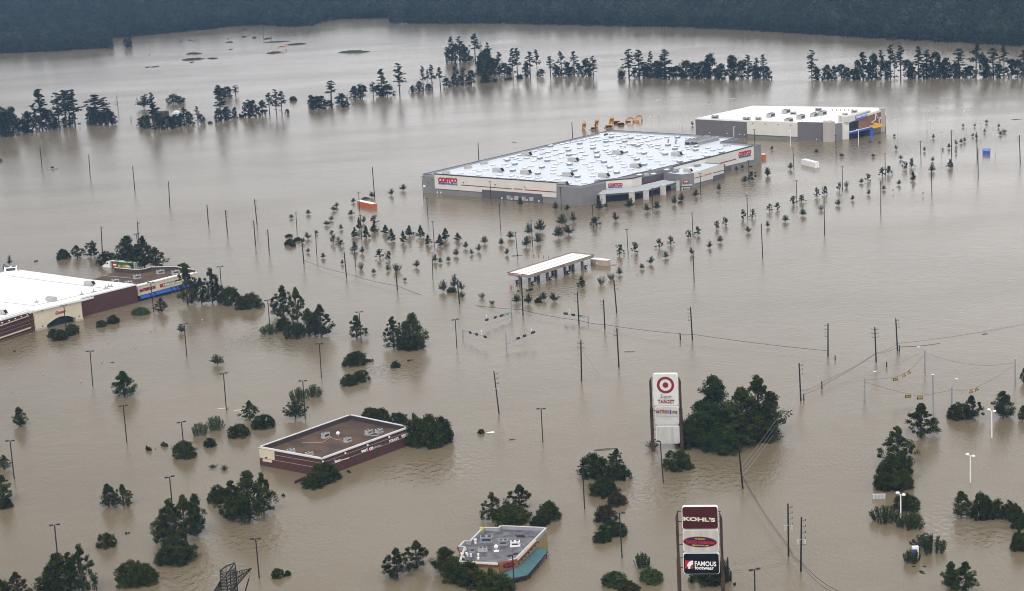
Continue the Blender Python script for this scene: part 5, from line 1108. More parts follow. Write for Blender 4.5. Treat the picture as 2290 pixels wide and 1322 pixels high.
mb.build('coping', M_TRIM, GC); dG = (cF[1] - cF[0]).normalized(); nG = Vector((-dG.y, dG.x, 0))
mat_col = mat('column_brown', (.13, .11, .10), .8, .1, 1)
for a, b in ((.33, .33), (.66, .66)): MB().tube(rel(GC, [cF[0].lerp(cF[3], a) + Vector((0, 0, HF - .15)), cF[1].lerp(cF[2], b) + Vector((0, 0, HF - .15))]), .08, 4).build('roof_seam', M_HVAC, GC)
wallpanel('sign_board', [g_(335, 578), g_(435, 580), g_(435, 612), g_(335, 606)], cF[3], cF[0], M_WHITE, GC, .25, .1)
wall_text('sign_letters', 'COSTCO', g_(338, 596), g_(433, 600), g_(338, 581), cF[3], cF[0], M_LRED, GC, .3, .05)
wall_text('sign_letters', 'WHOLESALE', g_(345, 608), g_(430, 612), g_(345, 600), cF[3], cF[0], M_LBLUE, GC, .3, .02)
wall_text('sign_letters', 'COSTCO', g_(1125, 448), g_(1210, 424), g_(1125, 432), cF[0], cF[1], M_LRED, GC, .3, .05)
for x, y in ((425, 775), (590, 790), (745, 690), (905, 690), (1052, 590), (1215, 575), (1355, 495), (1520, 500)):
    p = G(*g_(x, y)); MB().obox(p - GC.location, dG, nG, .42, .42, -2, HF - 1.05).build('column', mat_col, GC)
for i, (x, y) in enumerate(((368, 740), (640, 770), (690, 650), (955, 680), (995, 570), (1268, 575), (1300, 470), (1578, 480))):
    p = G(*g_(x, y)); e = empty('fuel_pump', p, '', 'fuel pump', rz=math.atan2(dG.y, dG.x))
    MB().box(-.45, .45, -.35, .35, -1, 1.0).build('cabinet', M_NAVY, e); MB().box(-.75, .75, -.55, .55, 1.0, 1.2).build('topper', M_TRIM, e)
    MB().box(-.3, .3, -.38, -.35, .4, .8).build('screen', M_WHITE, e)
    seq(e, 'half drowned dark fuel pump', 'under the long white fuel canopy', 'pumps', x)
k_ = g_; HK = 2.2
kf = [GT(1955, 340, HK), GT(2012, 320, HK), GT(1722, 290, HK), GT(1660, 312, HK)]
KK = empty('kiosk_building', kf[0], 'small flat roofed beige kiosk right of the fuel canopy', 'kiosk')
wallblock('wall', kf, -1.5, HK - .1, mat('kiosk_tan', (.42, .33, .26), .85, .08, .8), KK)
wallblock('roof', [p + (p - centroid(kf)).normalized() * .2 for p in kf], HK - .097, HK + .12, M_WHITE, KK)
wallpanel('doorway', [g_(1668, 345), g_(1705, 350), g_(1708, 410), g_(1670, 400)], kf[3], kf[0], M_GALV, KK, .05, .08)
wallpanel('notice_board', [g_(1762, 372), g_(1785, 374), g_(1785, 398), g_(1762, 396)], kf[3], kf[0], M_WHITE, KK, .06, .05)
# ------------------------------------------------------------------ tall pylon signs
def cabinet(par, s0, s1, z0, z1, P, d, n, face, rim=M_WHITE, dep=1.0, rr=.55, name='sign_cabinet'):
    pts = []
    for cx_, cz_, a0 in ((s1 - rr, z1 - rr, 0), (s0 + rr, z1 - rr, 90), (s0 + rr, z0 + rr, 180), (s1 - rr, z0 + rr, 270)):
        for k in range(6): t = R(a0 + 18 * k); pts.append((cx_ + rr * math.cos(t), cz_ + rr * math.sin(t)))
    w_ = [P + d * a + Vector((0, 0, b)) - par.location for a, b in pts]
    cab = MB().prism([p - n * dep for p in w_], n * dep).build(name, rim, par)
    if face:
        q = [P + d * (s0 + (a - s0) * .97 + (s1 - s0) * .015) + Vector((0, 0, z0 + (b - z0) * .97 + (z1 - z0) * .015)) + n * .01 - par.location for a, b in pts]
        MB().prism(q, n * .04).build('sign_face', face, cab)
    return cab
def disc(par, P, d, n, s, z, r, mt, out, name='ring', r2=0):
    ns_ = 40; c = P + d * s + Vector((0, 0, z)) + n * out - par.location; up = Vector((0, 0, 1))
    vs = []; fs = []
    for k in range(ns_):
        t = 2 * math.pi * k / ns_; v = d * math.cos(t) + up * math.sin(t)
        vs += [c + v * r, c + v * r2, c + v * r + n * .04, c + v * r2 + n * .04]
    for k in range(ns_):
        a = 4 * k; b = 4 * ((k + 1) % ns_); fs += [(a + 2, b + 2, b + 3, a + 3), (a, b, b + 2, a + 2), (a + 1, a + 3, b + 3, b + 1)]
    return MB().add(vs, fs).build(name, mt, par)
def sign_frame(label, LB, RB, ltop, rtop, wpost):
    P, Q = G(*LB), G(*RB); d = (Q - P).normalized(); n = d.cross(Vector((0, 0, 1))); n = n if n.dot(CAM - P) > 0 else -n
    e = empty('pylon_sign', (P + Q) / 2, label, 'sign')
    def sz(x, y): w_ = ONW(x, y, P, Q) - P; return w_.dot(d), w_.z
    for (b, top) in ((P, ltop), (Q, rtop)):
        zt_ = sz(*top)[1]; o = b - e.location
        mb = MB(); mb.obox(o, d, n, wpost, wpost * .9, -2, zt_ * .58); mb.obox(o, d, n, wpost * .72, wpost * .6, zt_ * .58, zt_ * .93)
        s_in = 1 if b is P else -1
        a = [o + d * x * wpost * .72 + n * y * wpost * .6 for x, y in ((-1, -1), (1, -1), (1, 1), (-1, 1))]
        mb.hexa([(p.x, p.y, zt_ * .93) for p in a], [(p.x, p.y, zt_ * (1.0 if (k in (1, 2)) == (s_in > 0) else .94)) for k, p in enumerate(a)])
        mb.build('post', M_RUST, e)
    return e, P, Q, d, n, sz
def bolts(e, P, d, n, s0, s1, sa, sb, zs_):
    for z in zs_:
        for a, b in ((s0, sa), (sb, s1)): MB().tube([P + d * a + Vector((0, 0, z)) - n * .3 - e.location, P + d * b + Vector((0, 0, z)) - n * .3 - e.location], .09, 5).build('bracket', M_BLACK, e)
f1 = tile(1430, 820, 661/120)
e, P, Q, d, n, sz = sign_frame('tall pylon sign with red bullseye above two white panels', f1(168, 1042), f1(527, 1042), f1(155, 122), f1(500, 128), .42)
s0, z1 = sz(*f1(163, 88)); s1, _ = sz(*f1(468, 88)); _, z0 = sz(*f1(163, 478)); c1_ = cabinet(e, s0, s1, z0, z1, P, d, n, mat('sign_white', (.62, .62, .60), .5, .05, .8))
sc_, zc_ = sz(*f1(321, 226)); rr1 = (sz(*f1(428, 226))[0] - sz(*f1(215, 226))[0]) / 2
disc(c1_, P - e.location, d, n, sc_, zc_, rr1, M_RED, .08, 'red_ring', rr1 * .70); disc(c1_, P - e.location, d, n, sc_, zc_, rr1 * .33, M_RED, .08, 'red_dot', 0)
wall_text('sign_letters', 'Super', f1(255, 385), f1(405, 390), f1(255, 340), P, Q, M_BLACK, c1_, .08, -.01, .35)
wallpanel('underline', [f1(235, 396), f1(422, 398), f1(422, 402), f1(235, 400)], P, Q, M_BLACK, c1_, .08, .04)
wall_text('sign_letters', 'TARGET', f1(226, 450), f1(432, 453), f1(226, 408), P, Q, M_RED, c1_, .08, .03)
s0, z1 = sz(*f1(192, 496)); s1, _ = sz(*f1(482, 500)); _, z0 = sz(*f1(192, 715)); c2_ = cabinet(e, s0, s1, z0, z1, P, d, n, mat('sign_white2', (.55, .55, .53), .5, 0, .5, c2=(.42, .42, .40)))
wall_text('sign_letters', 'MATTRESS', f1(200, 573), f1(365, 575), f1(200, 535), P, Q, M_RED, c2_, .08, .03)
wall_text('sign_letters', '1', f1(373, 582), f1(392, 583), f1(373, 532), P, Q, M_LBLUE, c2_, .08, .0)
wall_text('sign_letters', 'ONE', f1(400, 576), f1(466, 578), f1(400, 542), P, Q, M_RED, c2_, .08, .03)
wallpanel('panel_seam', [f1(195, 605), f1(480, 609), f1(480, 613), f1(195, 609)], P, Q, M_TRIM, c2_, .07, .03)
s0, z1 = sz(*f1(202, 736)); s1, _ = sz(*f1(490, 738)); _, z0 = sz(*f1(202, 948)); cabinet(e, s0, s1, z0, z1, P, d, n, mat('sign_white3', (.50, .50, .49), .5, 0, .9, c2=(.36, .34, .31), stretch=(1, 1, .15)))
W_ = (Q - P).length; bolts(e, P, d, n, 0, W_, sz(*f1(175, 300))[0], sz(*f1(470, 300))[0], [sz(*f1(165, y))[1] for y in (145, 280, 415)]); bolts(e, P, d, n, 0, W_, sz(*f1(195, 300))[0], sz(*f1(485, 300))[0], [sz(*f1(165, y))[1] for y in (545, 660, 775, 900)])
f2 = tile(1490, 1110, 1060/170)
lb = (1522.6, 1400); rb = (1619.6, 1400)
e, P, Q, d, n, sz = sign_frame('lower pylon sign with maroon, oval and black shoe store panels', lb, rb, f2(180, 188), f2(765, 213), .40)
s0, z1 = sz(*f2(214, 145)); s1, _ = sz(*f2(720, 160)); _, z0 = sz(*f2(214, 458))
c1_ = cabinet(e, s0, s1, z0, z1, P, d, n, M_MAROON)
wall_text('sign_letters', "KOHL'S", f2(240, 336), f2(684, 354), f2(240, 282), P, Q, mat('cream_letters', (.62, .60, .48), .5, .05, 1), c1_, .08, .045)
s0, z1 = sz(*f2(228, 470)); s1, _ = sz(*f2(728, 490)); _, z0 = sz(*f2(228, 772)); c2_ = cabinet(e, s0, s1, z0, z1, P, d, n, mat('sign_white4', (.50, .49, .45), .5, 0, .9, c2=(.38, .37, .33), stretch=(1, 1, .2)))
def oval(par, cx_, cy_, rx, ry, mt, out, nm): wallpanel(nm, [f2(cx_ + rx * math.cos(t), cy_ + ry * math.sin(t) + rx * math.cos(t) * .035) for t in (2 * math.pi * k / 36 for k in range(36))], P, Q, mt, par, out, .05)
oval(c2_, 472, 636, 236, 76, M_LRED, .07, 'oval_rim'); oval(c2_, 472, 636, 225, 68, M_NAVY, .10, 'oval_face')
M_YLET = mat('yellow_letters', (.75, .62, .08), .5, .05, 1)
wall_text('sign_letters', 'THE ORIGINAL', f2(396, 598), f2(545, 604), f2(396, 582), P, Q, M_YLET, c2_, .13, .0)
wall_text('sign_letters', 'TACO CABANA', f2(268, 650), f2(680, 668), f2(268, 608), P, Q, M_LRED, c2_, .13, .05)
wall_text('sign_letters', 'MEXICAN PATIO CAFE', f2(360, 686), f2(590, 694), f2(360, 670), P, Q, M_YLET, c2_, .13, .0)
s0, z1 = sz(*f2(232, 795)); s1, _ = sz(*f2(738, 815)); _, z0 = sz(*f2(232, 1085)); c3_ = cabinet(e, s0, s1, z0, z1, P, d, n, mat('sign_black', (.005, .005, .007), .6, .1, 1, spec=.1))
wallpanel('red_badge', [f2(262, 893), f2(376, 898), f2(378, 1007), f2(263, 1002)], P, Q, M_LRED, c3_, .07, .05)
def arc(cx_, cy_, r0, r1, a0, a1, k=10): return [f2(cx_ + r0 * math.cos(R(a0 + (a1 - a0) * i / k)), cy_ - r0 * math.sin(R(a0 + (a1 - a0) * i / k))) for i in range(k + 1)] + [f2(cx_ + r1 * math.cos(R(a1 + (a0 - a1) * i / k)), cy_ - r1 * math.sin(R(a1 + (a0 - a1) * i / k))) for i in range(k + 1)]
wallpanel('white_swoosh', arc(374, 978, 84, 58, 90, 178), P, Q, M_WHITE, c3_, .12, .04); wallpanel('white_swoosh', arc(374, 990, 66, 40, 92, 200), P, Q, M_WHITE, c3_, .12, .04)
wall_text('sign_letters', 'FAMOUS', f2(398, 966), f2(698, 974), f2(398, 902), P, Q, M_WHITE, c3_, .1, .02)
wall_text('sign_letters', 'footwear', f2(398, 1014), f2(664, 1022), f2(398, 966), P, Q, M_WHITE, c3_, .1, .02)
W_ = (Q - P).length; bolts(e, P, d, n, 0, W_, sz(*f2(215, 300))[0], sz(*f2(718, 300))[0], [sz(*f2(200, y))[1] for y in (220, 358)]); bolts(e, P, d, n, 0, W_, sz(*f2(232, 300))[0], sz(*f2(728, 300))[0], [sz(*f2(200, y))[1] for y in (545, 680, 865, 1000)])
# ------------------------------------------------------------------ poles, lamps, signals, wires
def lean_top(P, xt, yt):
    """height and sideways offset so that the top lands on the pixel"""
    h = HT(yt, P); T = P + Vector((0, 0, h)); x, _ = PJ(T); return Vector((P.x + (xt - x) * MPP(T), P.y, h))
def place(e, mesh_parts): 
    for n, me in mesh_parts: mko(n, me, e)
POLE = {}
def utility(tl, xt, yt, xb, yb, where, arms=0, side=1, trans=False, thick=.245, look=None):
    P = G(*tl(xb, yb)); T = lean_top(P, *tl(xt, yt)); v = T - P; h = v.length
    e = empty('utility_pole', P, '', 'utility pole')
    MB().tube([(v.x * -.1, 0, -h * .1), (0, 0, 0), tuple(v)], thick * 1.15, 7, thick * .8).build('pole', M_POLE, e)
    for k in range(arms):
        z = h * (.93 - .11 * k); c = v * (z / h); mb = MB(); L_ = .95
        a = (c.x - (L_ if side <= 0 else .1), 0, c.z); b = (c.x + (L_ if side >= 0 else .1), 0, c.z)
        mb.tube([a, b], .06, 4)
        for s2 in ([-1] if side < 0 else [1] if side > 0 else [-1, 1]): mb.tube([(c.x + s2 * L_, 0, c.z), (c.x + s2 * L_, 0, c.z + .45)], .08, 5)
        mb.build('crossarm', M_BLACK, e)
    if trans:
        c = v * .56
        for s2 in (-1, 1): MB().tube([(c.x + s2 * .75, -.2, c.z - .6), (c.x + s2 * .75, -.2, c.z + .45)], .32, 9).tube([(c.x + s2 * .75, -.2, c.z + .45), (c.x + s2 * .75, -.2, c.z + .7)], .07, 5).build('transformer', M_HVAC, e)
        MB().tube([(c.x - 1.1, -.2, c.z + .5), (c.x + 1.1, -.2, c.z + .5)], .07, 4).build('bracket', M_GALV, e)
    seq(e, look or ('dark utility pole' + (' with transformers' if trans else ' with side arms' if arms else '')), where, 'utility poles', tl(xb, yb)[0]); return e
def lamp(tl, xt, yt, xb, yb, where, kind='double', mt=None, look=None):
    P = G(*tl(xb, yb)); T = lean_top(P, *tl(xt, yt)); v = T - P; h = v.length; mt = mt or M_BLACK
    e = empty('street_lamp', P, '', 'street lamp'); m_ = mt
    r = .155
    MB().tube([(v.x * -.1, 0, -h * .1), (0, 0, 0), tuple(v)], r * 1.2, 6, r).build('pole', m_, e)
    t = Vector(v)
    if kind == 'double':
        a = TCOUNT[0] * .0 + (P.x * .013 % 1) * .9 - .2
        ax = Vector((math.cos(a), math.sin(a), 0))
        MB().tube([t - ax * .6, t + ax * .6], .05, 4).build('arm', m_, e)
        for s2 in (-1, 1): c = t + ax * s2 * .85; MB().obox(c, ax, Vector((-ax.y, ax.x, 0)), .42, .3, t.z - .13, t.z + .12).build('lamp_head', m_, e)
    elif kind == 'T':
        MB().obox(t, (1, 0, 0), (0, 1, 0), .75, .14, t.z - .05, t.z + .1).build('lamp_head', m_, e)
    elif kind == 'single':
        c = t - Vector((.55, 0, 0)); MB().tube([t, c], .05, 4).build('arm', m_, e); MB().obox(c, (1, 0, 0), (0, 1, 0), .4, .28, t.z - .12, t.z + .14).build('lamp_head', m_, e)
    elif kind == 'globe':
        for s2 in (-1, 1): c = t + Vector((s2 * .62, -s2 * .5, .25 if s2 < 0 else .05)); MB().tube([t - Vector((0, 0, .15)), c], .06, 5).ball(c, .5, .5, .32, 14, 8).build('lamp_head', m_, e)
    elif kind == 'far':
        for s2 in (-1, 1): MB().obox(t + Vector((s2 * .9, 0, 0)), (1, 0, 0), (0, 1, 0), .55, .3, t.z - .05, t.z + .2).build('lamp_head', m_, e)
    elif kind == 'hook':
        MB().tube([t, t + Vector((.3, 0, .15)), t + Vector((.8, -.1, .1))], .12, 5).build('lamp_head', m_, e)
    seq(e, look or {'double': 'dark twin headed lamp post', 'T': 'thin dark T shaped lamp post', 'single': 'dark single headed lamp post', 'globe': 'white twin globe lamp post', 'far': 'pale twin lamp post', 'hook': 'white hooked lamp post'}[kind], where, 'lamp posts', tl(xb, yb)[0]); return e
F1 = tile(0, 0, 1)
w_ = 'in the line across open water at left'
for a in ((340, 25, 358, 198), (757, 100, 770, 287), (1132, 198, 1150, 395), (1439, 330, 1448, 533), (1766, 527, 1779, 690)): utility(t01, *a, w_)
utility(t01, 1923, 573, 1941, 765, w_, 3, 1)
w_ = 'left of the car park saplings'
utility(t01, 2171, 480, 2195, 700, w_, 4, 1); utility(t01, 2165, 660, 2181, 873, w_, 3, -1); utility(t11, 148, 738, 160, 925, w_, 3, -1); utility(t11, 437, 815, 457, 1030, w_, 3, -1)
w_ = 'along the cable left of fuel canopy'
utility(t11, 800, 933, 820, 1142, w_, 2, -1); utility(t11, 1238, 1040, 1254, 1252, w_); utility(F1, 1022, 622.6, 1027.7, 679.3, w_, 3, 1)
utility(t01, 862, 711, 875, 950, 'behind the semi truck', 1, 1); utility(t01, 1174, 670, 1186, 935, 'behind the semi truck', 1, 1)
utility(t11, 1040, 205, 1060, 462, 'left of the big warehouse'); utility(t11, 1942, 0, 1950, 150, 'left of the big warehouse')
utility(t20, 606, 1045, 617, 1250, 'behind the big warehouse'); utility(t20, 808, 1055, 816, 1230, 'behind the big warehouse')
w_ = 'in line below the sapling rows at right'
for a in ((2223, 690, 2235, 978), (1640, 905, 1650, 1190)): utility(t21, *a, w_, thick=.2)
for a in ((1498, 178, 1504, 448), (1067, 328, 1068, 605), (583, 497, 588, 785), (1897, 45, 1899, 298)): utility(t31, *a, w_, thick=.2)
w_ = 'at upper right by the blue sign'
utility(F1, 1690 + 1668/S6, 1107/S6, 1690 + 1673/S6, 320 + 130/S6, w_, 2, 1); utility(F1, 1690 + 1887/S6, 1127/S6, 1690 + 1890/S6, 320 + 135/S6, w_); utility(F1, 1690 + 2250/S6, 1152/S6, 1690 + 2258/S6, 320 + 175/S6, w_, 2, -1)
w_ = 'among the traffic signals'
utility(F1, 1166, 621, 1169.8, 705.5, w_, 0); utility(F1, 1372.8, 625, 1379, 699, w_, 3, 1)
utility(t22, 653, 52, 667, 325, w_, 3, -1); utility(t22, 876, 115, 888, 362, w_, 3, -1); utility(t22, 990, 360, 1008, 692, w_, 2, -1); utility(t22, 683, 465, 689, 812, w_, 2, 0)
w_ = 'along the long cable right of centre'
utility(t22, 1619, 180, 1635, 460, w_, 4, -1); utility(t22, 1529, 403, 1533, 460, w_, look='short dark pole stub')
utility(t32, 617, 318, 617, 600, w_, 4, -1); utility(t32, 1016, 350, 1028, 647, w_, 3, 0); utility(t32, 1195, 275, 1210, 552, w_, 3, 1); utility(t32, 370, 658, 385, 978, w_, 3, 1)
for a in ((678, 592, 678, 630), (1118, 645, 1118, 690), (1224, 502, 1226, 558), (564, 812, 565, 878), (409, 922, 411, 978)): utility(t32, *a, w_, thick=.2, look='short dark pole stub')
utility(t33, 275, 560, 280, 1010, 'right of the lowest sign', 4, 1, True, .22); utility(t33, 390, 675, 385, 1138, 'right of the lowest sign', 5, 1, True, .22)
utility(t23, 2025, 25, 2065, 430, 'leaning below the large tree clump', thick=.24, look='bare dark utility pole')
utility(t12, 2078, 725, 2122, 1090, 'leaning right of lone centre trees', 3, 1, True, .2)
for a in ((1935, 1020, 1939, 1200), (1962, 1135, 1962, 1220)): utility(t23, *a, 'behind the lowest sign', look='short dark pole stub')
utility(t00, 1118, 988, 1118, 1030, 'left of the barn trees', look='short dark pole stub')
# car park lamps
w_ = 'in the left store car park'
for a in ((768, 555, 792, 850), (1052, 1020, 1083, 1333), (1570, 322, 1595, 598), (1907, 745, 1932, 1055), (545, 165, 568, 420), (1548, 1160, 1579, 1482)): lamp(t02, *a, w_)
lamp(F1, 337, 631.5, 344, 698, w_); lamp(F1, 491.8, 596.5, 497, 674, w_); lamp(t01, 1165, 775, 1176, 900, 'behind the semi truck')
w_ = 'among trees left of centre'
for a in ((148, 120, 168, 380), (588, 490, 607, 785), (447, 808, 468, 1130), (927, 220, 947, 485), (1748, 285, 1762, 530)): lamp(t12, *a, w_)
lamp(F1, 1210, 914, 1214, 989, 'in open water right of brick building')
w_ = 'along the lower left'
for a in ((85, 22, 122, 348), (1447, 330, 1478, 650), (465, 740, 500, 1100), (2182, 858, 2213, 1195)): lamp(t03, *a, w_)
lamp(F1, 1146.3, 1240.7, 1151.5, 1345, 'in front of the restaurant')
lamp(t23, 697, 240, 715, 605, 'beside the bush column below centre'); lamp(t23, 1012, 638, 1035, 1020, 'beside the bush column below centre')
lamp(t23, 1360, 25, 1387, 380, 'standing before the tall bullseye sign', 'single'); lamp(t23, 2165, 1120, 2172, 1480, 'at bottom edge right of sign')
w_ = 'around the orange trailer and saplings'
for a in ((388, 597, 398, 755), (923, 420, 935, 598), (938, 618, 950, 818), (1505, 472, 1517, 662), (1556, 668, 1570, 880), (1550, 938, 1558, 1170), (2262, 760, 2280, 965), (555, 750, 566, 950), (885, 850, 897, 1055)): lamp(t11, *a, w_, 'T', look='thin dark T shaped lamp')
w_ = 'before the warehouse left wall'
for a in ((1465, 287, 1478, 468), (2045, 328, 2055, 515), (2125, 525, 2134, 730)): lamp(t11, *a, w_, 'T')
w_ = 'in front of the warehouse entrance'
for a in ((509, 380, 518, 570), (782, 530, 790, 725), (1292, 385, 1298, 580), (1700, 260, 1708, 448), (2113, 150, 2120, 325)): lamp(t21, *a, w_, 'T')
w_ = 'among saplings above the fuel canopy'
for a in ((258, 663, 272, 877), (1075, 738, 1087, 950), (1632, 597, 1640, 805), (2100, 448, 2108, 650)): lamp(t21, *a, w_, 'T')
w_ = 'near the white trailer'
for a in ((318, 43, 326, 222), (738, 203, 741, 390), (346, 320, 351, 510), (1103, 93, 1108, 285)): lamp(t31, *a, w_, 'T')
lamp(F1, 1690 + 683/S6, 1155/S6, 1690 + 687/S6, 320 + 100/S6, w_, 'T'); lamp(F1, 1690 + 1405/S6, 1207/S6, 1690 + 1411/S6, 320 + 150/S6, w_, 'T')
M_PALE = mat('pale_post', (.55, .55, .55), .5, .05, 1)
lamp(t30, 876, 1105, 878, 1240, 'before the games hall', 'single', M_WHITE, look='white lamp post'); lamp(t30, 295, 1112, 295, 1250, 'before the games hall', 'single', M_WHITE, look='white lamp post')
lamp(t20, 1988, 1085, 1990, 1250, 'before the games hall', 'hook', M_WHITE, look='white lamp post'); lamp(t20, 2163, 1105, 2168, 1228, 'before the games hall', 'T', look='dark lamp post')
for a in ((1207, 1020, 1211, 1190), (1460, 950, 1463, 1110), (1490, 1035, 1493, 1190), (1795, 948, 1798, 1090), (1167, 1125, 1170, 1290), (1585, 1150, 1588, 1310), (2043, 1153, 2046, 1310), (1915, 1043, 1918, 1190)): lamp(t30, *a, 'right of the games hall', 'far', M_PALE)
for a in ((1288, 1000, 1291, 1130), (1545, 943, 1548, 1075), (1783, 890, 1786, 1010), (1975, 842, 1978, 960), (1345, 855, 1348, 980), (1523, 1062, 1526, 1190)): lamp(t20, *a, 'in water behind the big stores', 'far', M_PALE)
lamp(F1, 2217.5, 919, 2218, 979, 'above right edge tree row', 'globe', M_WHITE); lamp(t33, 1832, 150, 1832, 380, 'at lower right', 'globe', M_WHITE); lamp(t33, 1237, 480, 1238, 735, 'at lower right', 'globe', M_WHITE)
# mast arm traffic signals
s8 = tile(1060, 660, 8.18)
def signal_mast(pt, pb, a0, a1, sigs, label, sign=None, cams=(), double=False, text=None):
    P = G(*s8(*pb)); T = lean_top(P, *s8(*pt)); v = T - P; z0 = HT(s8(*a0)[1], P); A0 = G(*s8(*a0), z0); z1 = z0 + (.5 if not double else 1.2); A1 = G(*s8(*a1), z1)
    e = empty('signal_mast', P, label, 'traffic signal'); MB().tube([(0, 0, -1), tuple(v)], .21, 7, .17).build('pole', M_GALV, e)
    MB().tube(rel(e, [A0, A1]), .17, 6, .12).build('mast_arm', M_GALV, e)
    if double: MB().tube(rel(e, [A0 + Vector((0, 0, .7)), A0.lerp(A1, .45) + Vector((0, 0, .25))]), .07, 5).build('brace', M_GALV, e)
    d = (A1 - A0).normalized(); dh = Vector((d.x, d.y, 0)).normalized(); n = Vector((dh.y, -dh.x, 0)); n = n if n.y < 0 else -n
    for (x, y, L_) in sigs:
        t = min(1.02, max(0, (x - a0[0]) / (a1[0] - a0[0]))); c = A0.lerp(A1, t) - e.location
        zz = c.z + (.35 if double else 0); hd = MB().obox(c + n * .25, dh, n, L_, .14, zz - .38, zz + .38).build('signal_head', M_BLACK, e)
        for k in (-1, 0, 1): q = c + n * .40 + dh * k * L_ * .6; MB().tube([(q.x, q.y, zz), (q.x + n.x * .12, q.y + n.y * .12, zz)], .16, 8).build('lens', M_TRIM, hd)
    if sign:
        ta, tb = ((x - a0[0]) / (a1[0] - a0[0]) for x in sign); qa = A0.lerp(A1, ta) - e.location; qb = A0.lerp(A1, tb) - e.location
        MB().hexa([qa + n*.2 - Vector((0,0,.35)), qb + n*.2 - Vector((0,0,.35)), qb + n*.26 - Vector((0,0,.35)), qa + n*.26 - Vector((0,0,.35))], [qa + n*.2 + Vector((0,0,.3)), qb + n*.2 + Vector((0,0,.3)), qb + n*.26 + Vector((0,0,.3)), qa + n*.26 + Vector((0,0,.3))]).build('street_sign', M_GREEN, e)
        mb = MB(); nn_ = int((qb - qa).length / .45)
        for k in range(nn_):
            if k % 5 == 3: continue
            q = qa.lerp(qb, (k + .6) / (nn_ + .4)) + n * .29; mb.obox(q, dh, n, .13, .015, q.z - .14, q.z + .12)
        mb.build('sign_lettering', M_WHITE, e)
    for (x, y) in cams:
        t = min(1, (x - a0[0]) / (a1[0] - a0[0])); c = A0.lerp(A1, t) - e.location; MB().tube([c, c + Vector((0, 0, 1.3))], .05, 5).ball(c + Vector((0, 0, 1.5)), .24, .24, .24, 8, 6).build('camera_stick', M_WHITE, e)
    return e
signal_mast((675, 95), (690, 415), (683, 320), (200, 458), ((226, 458, .75), (377, 410, .62), (487, 380, .65)), 'signal mast with long green street sign beside the black cable', (665, 515), ((232, 0),))
signal_mast((580, 685), (595, 990), (598, 885), (1100, 690), ((800, 0, .65), (915, 0, .65), (1072, 0, .8)), 'tall signal mast with double arm reaching right, nearest of four', None, ((1052, 0),), True)
signal_mast((-205, 640), (-203, 775), (-205, 640), (245, 770), ((-55, 0, .55), (60, 0, .62), (215, 0, .8)), 'short signal mast beside the lone twin lamp, leftmost of four', None, ((143, 0),))
signal_mast((2086, 388), (2090, 500), (2086, 400), (1650, 330), ((1685, 0, .8), (1823, 0, .68)), 'short signal mast with arm pointing left behind a dark pole', (2025, 1925), ((1752, 0),))
# span wire signals at right
def steel(tl, xt, yt, xb, yb, lab, lampdir=None, white=False):
    P = G(*tl(xb, yb)); T = lean_top(P, *tl(xt, yt)); v = T - P; e = empty('steel_pole', P, lab, 'steel pole'); MB().tube([(0, 0, -1), tuple(v)], .24, 8, .19).build('pole', M_GALV, e)
    if lampdir: q = v + Vector(lampdir); MB().tube([v, q], .06, 5).build('arm', M_GALV, e); MB().obox(q, (1, 0, 0), (0, 1, 0), .45, .2, q.z - .05, q.z + .12).build('lamp_head', M_WHITE, e)
    return P, T
SP = {'a': steel(t32, 930, 785, 928, 962, 'steel signal pole left of the amber signals', (3.2, 1, 1.5)), 'b': steel(t32, 1443, 550, 1445, 730, 'steel signal pole above the amber signals', (-1.9, 0, 1.2)),
      'c': steel(t32, 1674, 862, 1674, 1045, 'steel signal pole behind the round dark bushes', (1.4, 0, 2.3)), 'd': steel(t32, 2215, 620, 2217, 818, 'bare steel pole nearest the right picture edge'), 'e': steel(t32, 1512, 760, 1518, 1110, 'tallest steel lamp pole behind the leafy tree', (0, 0, .2))}
CAB = [0]
def cable(pts, r, label, mt=None, sag=0.0, n=10, name='cable', cat='cable'):
    out = []
    for i in range(len(pts) - 1):
        a, b = Vector(pts[i]), Vector(pts[i+1])
        for k in range(n): t = k / n; p = a.lerp(b, t); p.z -= 4 * sag * t * (1 - t); out.append(p)
    out.append(Vector(pts[-1])); o0 = Vector(pts[0])
    o = MB().tube([p - o0 for p in out], r, 5).build(name, mt or M_BLACK, None, o0); tag(o, label, cat); return o
def amber(x, y, lab, z=5.0, ang=0.0):
    P = G(*t32(x, y), z); e = empty('traffic_signal', P, lab, 'traffic signal', 'amber signals on span wires', rz=ang)
    MB().box(-.62, .62, -.16, .16, -.24, .24).build('housing', M_YEL, e); mb = MB()
    mb.box(-.85, .85, .165, .2, -.42, .42).build('backplate', M_BLACK, e)
    for k in (-1, 0, 1): MB().tube([(k * .4, -.16, 0), (k * .4, -.30, 0)], .15, 8).build('lens', M_TRIM, e)
    MB().tube([(0, 0, .24), (0, 0, .8)], .05, 4).build('hanger', M_BLACK, e); return P
S = [amber(1195, 797, 'amber signal, leftmost of three on the upper wire', 5, .4), amber(1268, 765, 'amber signal, middle of three on the upper wire', 5.4, 1.0), amber(1312, 740, 'amber signal, rightmost of three on the upper wire', 5.8, 1.0),
     amber(1302, 943, 'amber signal, left of two on the lower wire', 4.9, 0), amber(1403, 957, 'amber signal, right of two on the lower wire', 4.9, 0), amber(1842, 903, 'amber signal above the bushes, left of a pair', 5, .9), amber(1888, 885, 'amber signal above the bushes, right of a pair', 5.2, .9)]
up = Vector((0, 0, .8)); TA, TB, TC_, TD = (SP[k][1] for k in 'abcd')
cable([TA - Vector((0, 0, .6)), S[0] + up, S[1] + up, S[2] + up, TB - Vector((0, 0, 1.2))], .04, 'span wire carrying three amber signals between steel poles', sag=.15)
